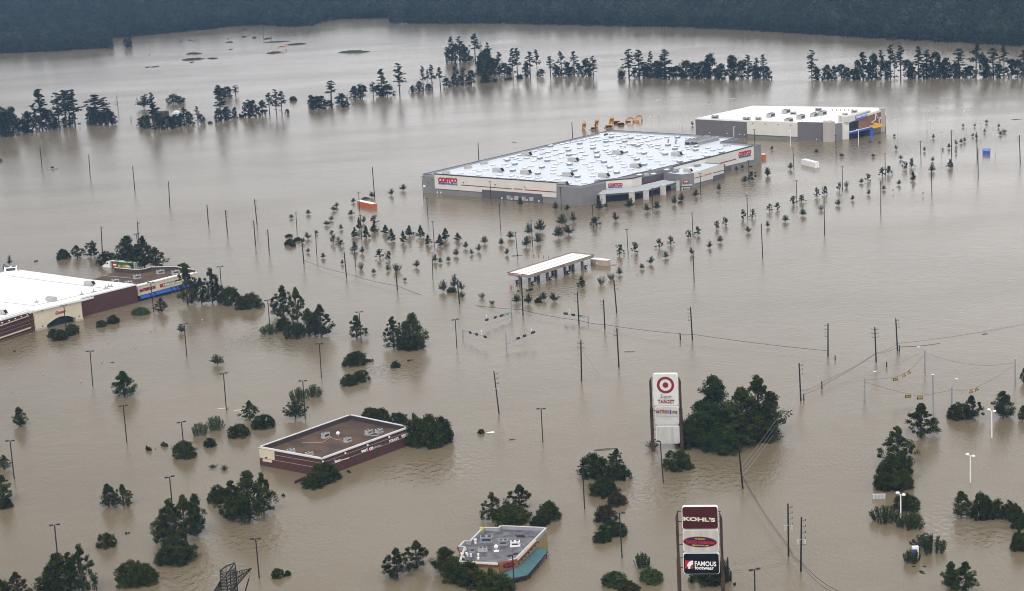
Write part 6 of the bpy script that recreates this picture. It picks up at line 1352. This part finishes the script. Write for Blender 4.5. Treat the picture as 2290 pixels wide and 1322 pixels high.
cable([TA - Vector((0, 0, 1.2)), S[3] + up, S[4] + up, TC_ - Vector((0, 0, .8))], .035, 'lower span wire carrying two amber signals', sag=.15)
cable([TB - Vector((0, 0, .5)), TD - Vector((0, 0, 1.2))], .03, 'thin wire sagging between the two right steel poles', sag=2.2)
cable([TA, TB], .022, 'thin straight wire between the upper left steel poles', sag=.3)
cable([TC_ - Vector((0, 0, .8)), S[5] + up, S[6] + up, TD - Vector((0, 0, 2))], .03, 'span wire carrying the pair of amber signals above bushes', sag=.3)
# cables: (pixel, pole base pixel) pairs give the height of each fixing
def at(px, base): P = G(*base); z = HT(px[1], P); return Vector((P.x, P.y, z))
def fx(tl, x, y, bx, by): return at(tl(x, y), tl(bx, by))
cable([fx(t11, 457, 1000, 457, 1030), fx(t11, 820, 1112, 820, 1142), fx(t11, 1254, 1218, 1254, 1252), G(*t12(1600, 108), -.3)], .07, 'black cable dipping into the water left of the fuel canopy', sag=.5)
cable([G(*t12(1820, 150), -.3), fx(F1, 1143, 692.5, 1170, 705.5), fx(t22, 190, 205, 188, 250), fx(t22, 667, 292, 667, 325), fx(t22, 888, 327, 888, 362), fx(t22, 1533, 405, 1533, 460), fx(t22, 1635, 410, 1635, 460), fx(t32, 617, 552, 617, 600)], .07, 'long black cable crossing the centre past the traffic signals', sag=.35)
cable([fx(t32, 385, 893, 385, 978), fx(t32, 565, 825, 565, 878), fx(t32, 1026, 572, 1028, 647), fx(t32, 1210, 490, 1210, 552), G(*t32(2290, 325), 6)], .045, 'upper black cable running up right past three poles', sag=.5)
cable([fx(t32, 411, 920, 411, 978), fx(t32, 565, 850, 565, 878), fx(t32, 1026, 575, 1028, 647), fx(t32, 1210, 525, 1210, 552)], .05, 'lower black cable running up right to the far pole', sag=.4)
cable([fx(t32, 1226, 518, 1226, 558), G(*t32(1572, 488), 2.5)], .09, 'loose black cable end right of the far pole', sag=.3)
pA = (t32(385, 978)); pB = t23(2065, 430); pC = t33(280, 1010); pD = t33(385, 1138)
for k in range(3):
    cable([at((pB[0], t23(0, 320 - 22 * k)[1] if k < 1 else 1064 - k * 12), pB), at((pA[0], t32(0, 905 - 45 * k)[1]), pA)], .028, ('lowest', 'middle', 'highest')[k] + ' thin grey wire beside the large tree clump', M_GALV, 1.0, name='wire', cat='wire')
cable([at((pB[0], 1064), pB), at((pC[0], t33(0, 915)[1]), pC), at((pD[0], t33(0, 1050)[1]), pD), G(*t33(720, 1312), 3.5)], .06, 'dark cable running down right past the leaning pole', sag=.9)
cable([at((pB[0], 1067), pB), at((pC[0], t33(0, 935)[1]), pC), at((pD[0], t33(0, 1062)[1]), pD), G(*t33(660, 1312), 3.2)], .045, 'thinner twin of the dark cable at lower right', sag=1.1)
for k in range(3):
    cable([at((pC[0], t33(0, 880 + 22 * k)[1]), pC), G(*t23(1900, 1065 + 16 * k), 9)], .018, ('highest', 'middle', 'lowest')[k] + ' faint wire from the transformer pole towards the lowest sign', M_TRIM, 1.0, name='wire', cat='wire')
for k in range(2):
    cable([at((pD[0], t33(0, 1000 + 22 * k)[1]), pD), G(*t23(1930, 1130 + 16 * k), 8)], .018, ('upper', 'lower')[k] + ' faint wire from the rightmost transformer pole towards the sign', M_TRIM, 1.0, name='wire', cat='wire')
cable([fx(t22, 689, 510, 689, 812), G(*t22(840, 752), .0)], .03, 'thin stay wire falling from the crossarm pole to the water', M_GALV, .3, name='wire', cat='wire')
cable([G(*t01(0, 1030), .4), fx(t01, 437, 970, 437, 995), fx(t01, 870, 890, 875, 950)], .035, 'thin wire low over the water behind the grocery store', M_GALV, .6, name='wire', cat='wire')
# ------------------------------------------------------------------ trailers, plant, signs, mud banks, pylon
def trailer(corners, H_, mt, label, top=M_WHITE, sink=0.0, tilt=0.0, doors=None, name='box_trailer'):
    """corners: near side bottom left, near side bottom right, far-right bottom (pixels at the water)"""
    a, b, c = (G(*p) for p in corners); d = (b - a).normalized(); L_ = (b - a).length; n = Vector((-d.y, d.x, 0)); n = n if n.y > 0 else -n; W_ = 2.6
    e = empty(name, a, label, 'trailer'); v = [Vector(), d * L_, d * L_ + n * W_, n * W_]
    MB().hexa([p + Vector((0, 0, -1.5)) for p in v], [p + Vector((0, 0, H_ - tilt * (i in (0, 3)))) for i, p in enumerate(v)]).build('box', mt, e)
    MB().hexa([p + Vector((0, 0, H_ - tilt * (i in (0, 3)) + .003)) for i, p in enumerate(v)], [p + Vector((0, 0, H_ - tilt * (i in (0, 3)) + .06)) for i, p in enumerate(v)]).build('roof', top, e)
    mb = MB()
    for k in (0, .5, 1): q = d * L_ + n * W_ * k * .96 + n * .05; mb.obox(q + d * .04, d, n, .05, .05, -.5, H_)
    mb.obox(d * (L_ + .04) + n * W_ / 2, d, n, .05, W_ / 2, H_ - .12, H_ - .02); mb.build('door_frame', M_HVAC if mt is not M_ORNG else mt, e)
    mb = MB()
    for k in range(1, int(L_ / .8)): q = d * k * .8 - n * .02; mb.obox(q, d, n, .03, .02, -.5, H_ - .12 - tilt * (1 - k * .8 / L_))
    mb.build('side_rib', mt, e); return e, a, d, n, L_
trailer((t11(912, 532), t11(1040, 560), t11(1085, 545)), 2.1, M_ORNG, 'orange box trailer with white roof half sunk left of warehouse')
trailer((t31(390, 183), t31(505, 213), t31(548, 208)), 2.6, M_WHITE, 'white box trailer half sunk right of the warehouse')
trailer((F1(1700, 356), F1(1713, 355), F1(1713, 352)), 2.2, M_ORNG, 'orange container just behind the warehouse right corner')
P = G(*t11(985, 478)); e = empty('sunken_car', P, 'dark car roof showing behind the orange trailer', 'car')
MB().ball((0, 0, -.1), 2.4, 1.1, 1.0, 14, 6).build('body', M_BLACK, e); MB().ball((-.3, -.1, .35), 1.3, .95, .75, 12, 6).build('windows', M_GLASS, e)
# semi truck behind the shop row
a, b = G(*s_(425, 335)), G(*s_(850, 345)); c = G(*s_(735, 350))
d = (v2(G(*s_(735, 352))) - v2(G(*s_(405, 320)))).normalized(); n = Vector((-d.y, d.x, 0)); n = n if n.y > 0 else -n
P = v2(G(*s_(405, 325))); e = empty('semi_truck', P, 'white semi truck with green food trailer behind the shop row', 'truck'); L_ = 13.0
v = [Vector(), d * L_, d * L_ + n * 2.6, n * 2.6]
MB().hexa([p + Vector((0, 0, -1)) for p in v], [p + Vector((0, 0, 3.0)) for p in v]).build('trailer_box', M_HVAC, e)
M_TGR = mat('truck_green', (.04, .16, .04), .5, .5, .3, c2=(.02, .07, .04)); MB().hexa([d*.3 - n*.03 + Vector((0,0,-.5)), d*(L_-.3) - n*.03 + Vector((0,0,-.5)), d*(L_-.3) + Vector((0,0,-.5)), d*.3 + Vector((0,0,-.5))], [d*.3 - n*.03 + Vector((0,0,2.85)), d*(L_-.3) - n*.03 + Vector((0,0,2.85)), d*(L_-.3) + Vector((0,0,2.85)), d*.3 + Vector((0,0,2.85))]).build('side_picture', M_TGR, e)
def sidedisc(cx_, z, rx, rz, mt, nm, o): 
    MB().prism([d*(cx_ + rx * math.cos(t)) - n * o + Vector((0, 0, z + rz * math.sin(t))) for t in (2*math.pi*k/20 for k in range(20))], -n * .02).build(nm, mt, e)
sidedisc(2.2, 1.5, 1.2, 1.25, M_LRED, 'round_badge', .05); sidedisc(2.2, 1.5, 1.0, .35, M_WHITE, 'badge_band', .09); sidedisc(4.6, 1.2, .8, .5, M_YEL, 'yellow_lettering', .05)
sidedisc(8.8, .9, 2.6, 1.1, mat('bread_tan', (.42, .25, .10), .8, .2, 1), 'food_picture', .06); sidedisc(9.6, 1.4, 1.3, .45, M_CREAM, 'food_picture', .09)
MB().hexa([p + Vector((0, 0, 3.003)) for p in v], [p + Vector((0, 0, 3.08)) for p in v]).build('trailer_roof', M_WHITE, e)
mb = MB()
for k in (0, 1.27, 2.5): mb.obox(d * (L_ + .03) + n * (k + .05), d, n, .04, .05, -.5, 3)
mb.build('rear_doors', M_WHITE, e)
cb = [(-5.2, .55), (-4.6, .9), (-3.3, 1.5), (-2.6, 2.5), (-.7, 2.9), (-.7, -1), (-5.2, -1)]
cab_ = MB().prism([d * x + n * .2 + Vector((0, 0, z)) for x, z in cb], n * 2.3).build('cab', M_WHITE, e)
MB().prism([d * x + n * .17 + Vector((0, 0, z)) for x, z in ((-2.9, 1.5), (-2.5, 2.05), (-1.7, 2.1), (-1.7, 1.5))], n * .03).build('side_window', M_GLASS, cab_)
MB().hexa([d*-5.3 + n*.4 + Vector((0,0,0)), d*-4.6 + n*.18, d*-4.6 + n*.18 + n*.1, d*-5.2 + n*.6], [d*-5.3 + n*.4 + Vector((0,0,.35)), d*-4.6 + n*.18 + Vector((0,0,.4)), d*-4.6 + n*.28 + Vector((0,0,.4)), d*-5.2 + n*.6 + Vector((0,0,.35))]).build('headlight', M_TRIM, cab_)
# dump trucks with raised beds, excavators
y_ = tile(1270, 240, 11.45); M_DY = mat('plant_yellow', (.62, .33, .05), .55, .15, .5); M_DYD = mat('plant_yellow_side', (.36, .19, .05), .6, .15, .4); M_EXO = mat('excavator_orange', (.60, .25, .07), .55, .12, .5)
def dump(bx, by, tx, ty, wbed, cabpx, label):
    P = G(*y_(bx, by)); T = lean_top(P, *y_(tx, ty)) - P; m = MPP(P) / 11.45; w_ = wbed * m; e = empty('dump_truck', P, label, 'dump truck')
    up_ = T.normalized(); dn = Vector((0, -1, 0)); sd = Vector((1, .15, 0)).normalized(); th = 1.5
    bq = [-sd * w_ / 2 + dn * .2, sd * w_ / 2 + dn * .2, sd * w_ / 2 - dn * th, -sd * w_ / 2 - dn * th]
    L_ = T.length
    MB().hexa([p + Vector((0, 0, -1)) for p in bq], [p + up_ * L_ for p in bq]).build('bed', M_DYD, e)
    tq = [-sd * w_ * .52 + dn * 1.4, sd * w_ * .5 + dn * 1.5, sd * w_ * .62 - dn * 1.2, -sd * w_ * .3 - dn * 1.8]
    MB().hexa([p + up_ * (L_ - .5) for p in tq], [p + up_ * (L_ + .1) for p in tq]).build('spill_guard', M_DY, e)
    mb = MB()
    for k in (-.4, 0, .4): mb.hexa([p + up_ * (L_ + .1) for p in (sd*k*w_ - sd*.12 + dn*1.1, sd*k*w_ + sd*.12 + dn*1.1, sd*k*w_ + sd*.12 - dn*1.0, sd*k*w_ - sd*.12 - dn*1.0)], [p + up_ * (L_ + .28) for p in (sd*k*w_ - sd*.12 + dn*1.1, sd*k*w_ + sd*.12 + dn*1.1, sd*k*w_ + sd*.12 - dn*1.0, sd*k*w_ - sd*.12 - dn*1.0)])
    mb.build('guard_rib', M_DYD, e)
    a = G(*y_(bx + 55, by - 8), .2) - P; b = G(*y_(bx - 15, by - 60), 3.2) - P; MB().tube([a, Vector((w_ * .1, -.4, L_ * .35))], .14, 6).build('hydraulic_ram', M_WHITE, e)
    if cabpx:
        q = G(*y_(*cabpx)) - P; cw = cabpx_w * m / 2
        cb_ = MB().obox(q, (1, 0, 0), (0, 1, 0), cw, 1.2, .3, 1.5).build('cab', M_GLASS, e)
        MB().obox(q, (1, 0, 0), (0, 1, 0), cw + .2, 1.4, 1.5, 1.75).build('cab_roof', M_DY, cb_); MB().obox(q + Vector((-.2, -.3, 0)), (1, 0, 0), (0, 1, 0), cw + .7, 1.5, -.5, .28).build('fender', M_DYD, cb_)
cabpx_w = 90
dump(395, 575, 425, 400, 95, None, 'yellow dump truck bed raised from the water, leftmost of three')
dump(715, 510, 745, 330, 95, (640, 575), 'yellow dump truck with raised bed behind a dark pole')
cabpx_w = 150
dump(1090, 465, 1130, 270, 110, (1040, 525), 'largest yellow dump truck with raised bed, next to excavators')
def excavator(pts, cabp, label, par_t=y_, sc=1.0):
    P = G(*par_t(*pts[0])); e = empty('excavator', P, label, 'excavator')
    W = [Vector((0, 0, .3))]
    for x, y in pts[1:]:
        z = HT(par_t(x, y)[1], P); W.append(Vector((G(*par_t(x, y), z).x - P.x, .3, z)))
    def beam(a, b, w0, w1):
        d_ = (b - a).normalized(); u = Vector((0, 1, 0)).cross(d_); q = Vector((0, 1, 0)) * .28
        return MB().hexa([a - u*w0 - q, a + u*w0 - q, a + u*w0 + q, a - u*w0 + q], [b - u*w1 - q, b + u*w1 - q, b + u*w1 + q, b - u*w1 + q])
    for i in range(len(W) - 1): beam(W[i], W[i+1], .38 * sc if i < len(W) - 2 else .5 * sc, .42 * sc if i < len(W) - 2 else .25 * sc).build('boom' if i < len(W) - 2 else 'stick', M_EXO, e)
    MB().tube([W[-3] + Vector((0, 0, .6)), W[-2] + Vector((-.3, 0, .7))], .14, 5).build('hydraulic_ram', M_TRIM, e)
    MB().prism([W[-1] + Vector(p) for p in ((-.6, -.5, -.4), (.5, -.5, -.5), (.3, -.5, .6), (-.3, -.5, .4))], (0, 1, 0)).build('bucket', M_TRIM, e)
    if cabp:
        q = G(*par_t(*cabp)) - P; cb_ = MB().obox(q, (1, 0, 0), (0, 1, 0), 1.7 * sc, 1.1, .1, 1.4).build('cab', M_GLASS, e); MB().obox(q, (1, 0, 0), (0, 1, 0), 1.9 * sc, 1.3, 1.4, 1.65).build('cab_roof', M_EXO, cb_); MB().obox(q, (1, 0, 0), (0, 1, 0), 2.4 * sc, 1.6, -.5, .1).build('body', M_BLACK, cb_)
    return e
excavator([(1470, 385), (1530, 305), (1670, 290), (1690, 400)], (1360, 455), 'orange excavator arm, left of two behind the warehouse')
excavator([(1700, 345), (1745, 260), (1890, 245), (1915, 365)], (1250, 410), 'orange excavator arm, right of two behind the warehouse')
excavator([(225, 430), (235, 408), (293, 404), (292, 440)], None, 'distant orange excavator on a mud bank at top left', t10, .8)
P = G(*y_(1540, 380)); e = empty('machine_roof', P, 'low sunken machine cab below the excavator arms', 'machine'); MB().box(-1.4, 1.4, -1, 1, -.5, .6).build('body', M_BLACK, e); MB().box(3.5, 6.5, -1, 1, .2, 1.2).build('counterweight', M_EXO, e)
# signs
def board(c0, c1, zt, zb, mt, label, nm='signboard', cat='sign', posts=True):
    a, b = G(*c0), G(*c1); d_ = (b - a).normalized(); n_ = Vector((d_.y, -d_.x, 0)); n_ = n_ if n_.y < 0 else -n_; e = empty(nm, a, label, cat)
    MB().obox((b - a) / 2, d_, n_, (b - a).length / 2, .25, zb, zt).build('panel', mt, e); return e, a, b, d_, n_
h1 = HT(t31(0, 47)[1], G(*t31(1937, 90))); e, a, b, d_, n_ = board(t31(1937, 90), t31(2002, 92), h1, -.5, M_BLUEP, 'bright blue board standing in water at upper right')
wall_text('sign_letters', 'MAIN EVENT', t31(1942, 64), t31(1998, 67), t31(1942, 53), a + n_ * .25, b + n_ * .25, M_WHITE, e, .05, .01)
a0_ = G(*t33(995, 518)); h1 = HT(t33(0, 478)[1], a0_); e, a, b, d_, n_ = board(t33(995, 518), t33(1108, 516), h1, -.5, M_CONC, 'grey four panel board beside the tall bush column')
mb = MB()
for k in range(5): mb.obox((b - a) * (k / 4) + n_ * .3, d_, n_, .07, .06, -.5, h1 + .02)
mb.build('frame', M_GALV, e)
a0_ = G(*t33(1368, 1020)); e = empty('vending_box', a0_, 'white box with blue and red stripes among twiggy bushes', 'vending box'); hv = HT(t33(0, 925)[1], a0_)
MB().box(-.85, .55, -.4, .6, -.5, hv - .12).build('body', M_WHITE, e); MB().box(-.9, .6, -.45, .65, hv - .117, hv).build('top', M_WHITE, e); MB().box(-.82, -.25, -.44, -.403, 0, hv - .5).build('blue_stripe', M_BLUEP, e); MB().box(-.2, .15, -.44, -.403, 0, hv - .6).build('red_stripe', M_LRED, e)
def lollipop(tl, xb, yb, xt, yt, where, look='round red and white road sign', r=.42):
    P = G(*tl(xb, yb)); h = max(.6, HT(tl(xt, yt)[1], P)); e = empty('road_sign', P, '', 'road sign'); MB().tube([(0, 0, -1), (0, 0, h)], .05, 5).build('post', M_HVAC, e)
    MB().tube([(0, -.06, h), (0, -.1, h)], r, 16).build('disc', M_LRED, e); MB().box(-r * .7, r * .7, -.14, -.101, h - .09, h + .09).build('white_bar', M_WHITE, e); seq(e, look, where, 'road signs', tl(xb, yb)[0])
for a in ((998, 1075, 998, 1010), (1162, 1080, 1162, 1033), (1777, 850, 1777, 832)): lollipop(t21, *a, 'right of the fuel kiosk')
for x, y in ((1174, 425), (1428, 450)): 
    P = G(*t31(x, y)); e = empty('road_sign', P, '', 'road sign'); h = HT(t31(0, y - 28)[1], P); MB().tube([(0, 0, -1), (0, 0, h)], .05, 5).build('post', M_HVAC, e); MB().box(-.35, .35, -.08, -.03, h - .7, h + .2).build('panel', M_GALV, e); seq(e, 'small grey road sign', 'in open water at right', 'road signs', x)
# submerged lot number discs in the left car park: only their tops stand clear
for x, y in ((1730, 295), (2165, 355), (1285, 382), (778, 462), (926, 482), (1155, 523), (635, 607), (870, 648), (86, 705), (362, 755), (690, 817), (104, 898), (1592, 597), (1942, 1048)):
    P = G(*t02(x, y)); e = empty('row_marker', P, '', 'marker'); MB().tube([(0, 0, -1), (0, 0, .3)], .05, 5).build('post', M_HVAC, e)
    MB().tube([(0, -.05, .42), (0, .05, .42)], .30, 12).build('red_disc', M_LRED, e); MB().tube([(0, -.08, .42), (0, -.051, .42)], .18, 12).build('white_face', M_WHITE, e)
    seq(e, 'tiny red and white row marker', 'in the left store car park', 'markers', x)
for x, y in ((2218, 1240), (2228, 1243), (2242, 1240)): 
    P = G(*t11(x, y)); e = tag(MB().tube([(0, 0, -.5), (0, 0, 1.3)], .18, 8, .1).build('traffic_bollard', M_LRED, None, P), '', 'bollard'); seq(e, 'red bollard', 'below the fuel canopy left end', 'bollards', x)
for x, y in ((280, 966), (322, 970), (366, 974), (409, 978), (455, 981)): 
    P = G(*t21(x, y)); e = tag(MB().tube([(0, 0, -.5), (0, 0, .7)], .16, 8, .1).build('traffic_bollard', M_LRED, None, P), '', 'bollard'); seq(e, 'small red bollard top', 'behind the fuel canopy', 'bollards', x)
for x, y in ((1374, 470), (1393, 467), (718, 530), (740, 533), (765, 535)): 
    P = G(*t21(x, y)); e = tag(MB().tube([(0, 0, -.5), (0, 0, 1.0 if x > 1000 else .4)], .16, 8, .12).build('traffic_bollard', M_LRED, None, P), '', 'bollard'); seq(e, 'red bollard', 'before the warehouse entrance', 'bollards', x)
# mud banks and grass island at the top
M_MUD = mat('dark_mud', (.020, .015, .017), .9, .2, .3)
def bank(tl, x0, x1, y, hpx, look, where, mt=None, nm='mud_bank', cat='mud bank'):
    a, b = G(*tl(x0, y)), G(*tl(x1, y)); c = (a + b) / 2; L_ = (b - a).length / 2; D_ = max(5, L_ * .35); h = hpx * MPP(c) / tl_s(tl) * .42; rnd = random.Random(int(x0 + y)); mb = MB(); nx, ny = 18, 7; vs = []
    for j in range(ny + 1):
        for i in range(nx + 1):
            u = i / nx * 2 - 1; v_ = j / ny * 2 - 1; f = max(0, 1 - u * u) ** .6 * max(0, 1 - v_ * v_) ** .8
            vs.append((u * L_, v_ * D_ * (1 - .5 * u * u) + math.sin(u * 3 + x0) * D_ * .3, -.5 + (h + .5) * f * rnd.uniform(.55, 1.1)))
    fs = [(j*(nx+1)+i, j*(nx+1)+i+1, (j+1)*(nx+1)+i+1, (j+1)*(nx+1)+i) for j in range(ny) for i in range(nx)]
    o = mb.add(vs, fs).build(nm, mt or M_MUD, None, Vector((c.x, c.y, 0))); o.rotation_euler.z = math.atan2(b.y - a.y, b.x - a.x) * .3; tag(o, '', cat); seq(o, look, where, cat + 's', x0); return o
for a in ((1592, 1722, 460, 34), (1558, 1740, 508, 34), (1762, 1865, 500, 22), (1620, 1662, 532, 12), (1243, 1282, 574, 14), (1288, 1358, 570, 14), (1925, 1995, 362, 20), (2052, 2112, 316, 20), (1955, 1985, 424, 16), (1932, 1962, 333, 12), (1600, 1645, 345, 16), (1522, 1560, 360, 8), (1265, 1280, 470, 10), (2065, 2110, 256, 16), (1640, 1668, 352, 8)): bank(t00, *a, 'dark mud bank', 'in far water at upper left')
for a in ((112, 342, 358, 20), (302, 482, 380, 26), (250, 300, 396, 12), (138, 268, 452, 30), (120, 178, 332, 26)): bank(t10, *a, 'dark mud bank', 'around the distant excavator')
o = bank(t10, 757, 1012, 446, 44, 'long green islet', 'in far water at top centre', mat('islet_green', (.035, .06, .018), .95, .5, .25, c2=(.025, .018, .017)), 'grass_islet', 'islet')
# drift wood and rubbish
def debris(tl, x, y, L_, lab, mt=None, a=.2, hgt=.35):
    L_ *= .5; P = G(*tl(x, y)); rnd = random.Random(int(x * 7 + y)); mb = MB()
    for k in range(3): q = rnd.uniform(-.12, .12) * L_; mb.tube([(-L_ * rnd.uniform(.2, .5), q * .3, .05), (0, q, hgt * .5 * rnd.uniform(.3, 1)), (L_ * rnd.uniform(.2, .5), -q * .4, .03)], .06 + .02 * k, 5)
    o = mb.build('driftwood', mt or M_BARK, None, P); o.rotation_euler.z = a; tag(o, lab, 'debris')
debris(t20, 115, 1215, 9, 'floating snag left of the big warehouse', a=-.9); debris(t20, 585, 720, 5, 'floating log below the centre far row', a=.05); debris(t12, 1195, 515, 5, 'branch floating beside the lone centre trees'); debris(t23, 890, 97, 14, 'long dark drift line above the bush column', a=.1, hgt=.15)
debris(t22, 1100, 560, 7, 'thin drift streak right of the bare centre pole', a=-.15, hgt=.1); debris(t23, 98, 12, 4, 'small floating scrap below the leaning pole'); debris(t32, 1955, 410, 4, 'small floating twig under the thin cable'); debris(t02, 960, 652, 3, 'small dark log in the left car park', a=.3); debris(t21, 140, 962, 10, 'drift line at the foot of a thin lamp', a=0, hgt=.1); debris(t21, 960, 1042, 5, 'drift scrap right of the kiosk', a=0, hgt=.15)
debris(t30, 2230, 1020, 14, 'long drift line at the upper right edge', a=0, hgt=.08)
P = G(*t12(2035, 1255)); o = MB().prism([(-1.2, 0, .05), (-.2, -.5, .15), (1.6, -.6, .1), (1.5, .2, .4), (.2, .5, .25)], (0, .2, -.2)).build('drifting_sheet', M_WHITE, None, P); tag(o, 'torn white sheet floating below the leaning pole', 'debris')
for a, b, c_, lab in ((1870, 1045, 60, 'left one'), (2010, 1058, 55, 'middle one'), (2055, 1070, 40, 'right one')):
    P = G(*t02(a + 30, b)); o = MB().add([(-1.6, -.5, .012), (1.6, .2, .012), (1.7, .9, .012), (-1.5, .2, .012)], [(0, 1, 2, 3)]).prism([(-1.6, -.5, .004), (1.6, .2, .004), (1.7, .9, .004)], (0, 0, .006)).build('floating_board', M_CREAM, None, P); tag(o, 'yellowish board awash near the lamp, ' + lab, 'debris')
# enclosure walls in front of the brick building
a, b, c = G(*b_(495, 935), .5), G(*b_(600, 885), .5), G(*b_(640, 900), .5); e = empty('brick_enclosure', v2(a), 'low brick bin enclosure rim awash before brick building', 'wall')
mb = MB(); 
for p_, q2 in ((a, b), (b, c)): d_ = (q2 - p_).normalized(); mb.obox((p_ + q2) / 2 - v2(a), d_, Vector((-d_.y, d_.x, 0)), (q2 - p_).length / 2, .18, -1, .75)
mb.build('wall', M_BRICK, e); a2, b2 = G(*b_(562, 950), .3), G(*b_(612, 935), .3); d_ = (b2 - a2).normalized(); MB().obox((a2 + b2) / 2 - v2(a), d_, Vector((-d_.y, d_.x, 0)), (b2 - a2).length / 2, .5, -1, .35).build('bin_lid', M_NAVY, e)
# barn
P = G(*t00(1450, 1010)); e = empty('barn', P, 'sunken barn with pale curved roof among far trees', 'barn'); mb = MB(); vs = []
for k in range(9): t = math.pi * k / 8; vs += [(5.5 * math.cos(t), -5, .6 + 4.2 * math.sin(t)), (5.5 * math.cos(t), 5, .6 + 4.2 * math.sin(t))]
mb.add([(x * .45 + 4, y * .6, z * .45 + 2.4) for x, y, z in vs], [(2*k, 2*k+2, 2*k+3, 2*k+1) for k in range(8)] + [tuple(range(0, 18, 2)), tuple(range(1, 18, 2))]).build('roof', M_ROOFM, e); MB().box(-11, -1, -4, 4, -1, 4.6).build('shed', M_RUST, e)
MB().box(1.6, 6.4, -2.8, 2.8, -1, 2.6).build('wall', M_HVAC, e)
# boat at far left
P = G(*t01(450, 222)); e = empty('boat', P, 'small pale boat hull under dark twigs at far left', 'boat'); MB().prism([(-2.6, -.8, 0), (2.0, -.8, 0), (3.0, 0, .1), (2.0, .8, 0), (-2.6, .8, 0)], (0, 0, .55)).build('hull', M_GALV, e)
# ------------------------------------------------------------------ lattice pylon rising from below the frame
PB_ = G(560, 1640); tipy = 1258; lp = tile(460, 1230, 14.37)
H1 = HT(lp(930, 410)[1], PB_)
e = empty('lattice_pylon', PB_, 'top of a dark steel lattice pylon at the bottom edge', 'pylon')
mpp = MPP(PB_ + Vector((0, 0, H1)))
def LP(x, y, dy=0.0):                        # pixel -> point in the pylon's own upright plane, dy metres further back
    X, Y = lp(x, y); d = ray(X, Y); k = (PB_.y + dy - 0) / d.y; return CAM + d * k - PB_
legs = [((465, 650), -1.4), ((655, 790), 1.2), ((785, 700), -1.4), ((960, 560), 1.2)]
bot = [((505, 1240), -1.4), ((710, 1400), 1.2), ((825, 1400), -1.4), ((1010, 1150), 1.2)]
mb = MB(); A_ = [LP(*p, dy=q) for p, q in legs]; B_ = [LP(*p, dy=q) for p, q in bot]; 
for a, b in zip(A_, B_):
    dirv = (b - a).normalized(); k = (a.z + 4) / -dirv.z; mb.tube([a, b, Vector((b.x * 1.05, b.y, b.z - 8)), Vector((b.x * 2.2, b.y * 2.5, -3))], .11, 4)
mb.build('leg', M_BLACK, e)
mb = MB()
for k in range(9):
    t0, t1 = k / 6, (k + 1) / 6
    for i, j in ((0, 1), (1, 3), (3, 2), (2, 0)):
        a0, a1 = A_[i].lerp(B_[i], t0), A_[i].lerp(B_[i], t1); b0, b1 = A_[j].lerp(B_[j], t0), A_[j].lerp(B_[j], t1)
        mb.tube([a0, b0], .05, 3); mb.tube([a0, b1], .045, 3); mb.tube([b0, a1], .045, 3)
mb.build('body_bracing', M_BLACK, e)
pk = LP(930, 410); mb = MB()
for a in A_: mb.tube([a, pk], .09, 4)
mb.tube([A_[0], LP(650, 505), pk], .08, 4).tube([LP(650, 505), A_[1]], .07, 4).tube([LP(785, 455), A_[2]], .05, 4).tube([pk, LP(960, 560)], .09, 4)
mb.build('peak', M_BLACK, e)
def arm(tip, r1, r2, r3, nm):
    mb = MB(); T = LP(*tip); R_ = [LP(*r1, dy=-.8), LP(*r2, dy=.8), LP(*r3)]
    for r_3 in R_: mb.tube([T, r_3], .08, 4)
    n_ = 8
    for k in range(n_):
        t = (k + .3) / n_; t2 = (k + 1.1) / n_; P3 = [T.lerp(q, t) for q in R_]; P4 = [T.lerp(q, min(1, t2)) for q in R_]
        for i in range(3): mb.tube([P3[i], P3[(i+1) % 3]], .04, 3); mb.tube([P3[i], P4[(i+1) % 3]], .04, 3)
    mb.build(nm, M_BLACK, e); return T
T = arm((1480, 590), (870, 720), (1000, 900), (860, 1310), 'crossarm')
T2 = arm((200, 1420), (460, 1020), (480, 1260), (520, 1700), 'crossarm'); arm((390, 1110), (480, 960), (500, 1000), (505, 1250), 'bracket')
MB().tube([LP(1450, 680), LP(1390, 920)], .03, 4).tube([LP(1390, 920), LP(1270, 1330)], .13, 7).build('insulator', M_BLACK, e)
MB().tube([LP(650, 440), LP(830, 430), LP(1230, 468)], .03, 4).tube([LP(170, 825), LP(400, 820), LP(700, 850)], .03, 4).build('wire_clamp', M_GALV, e)
finish_labels()
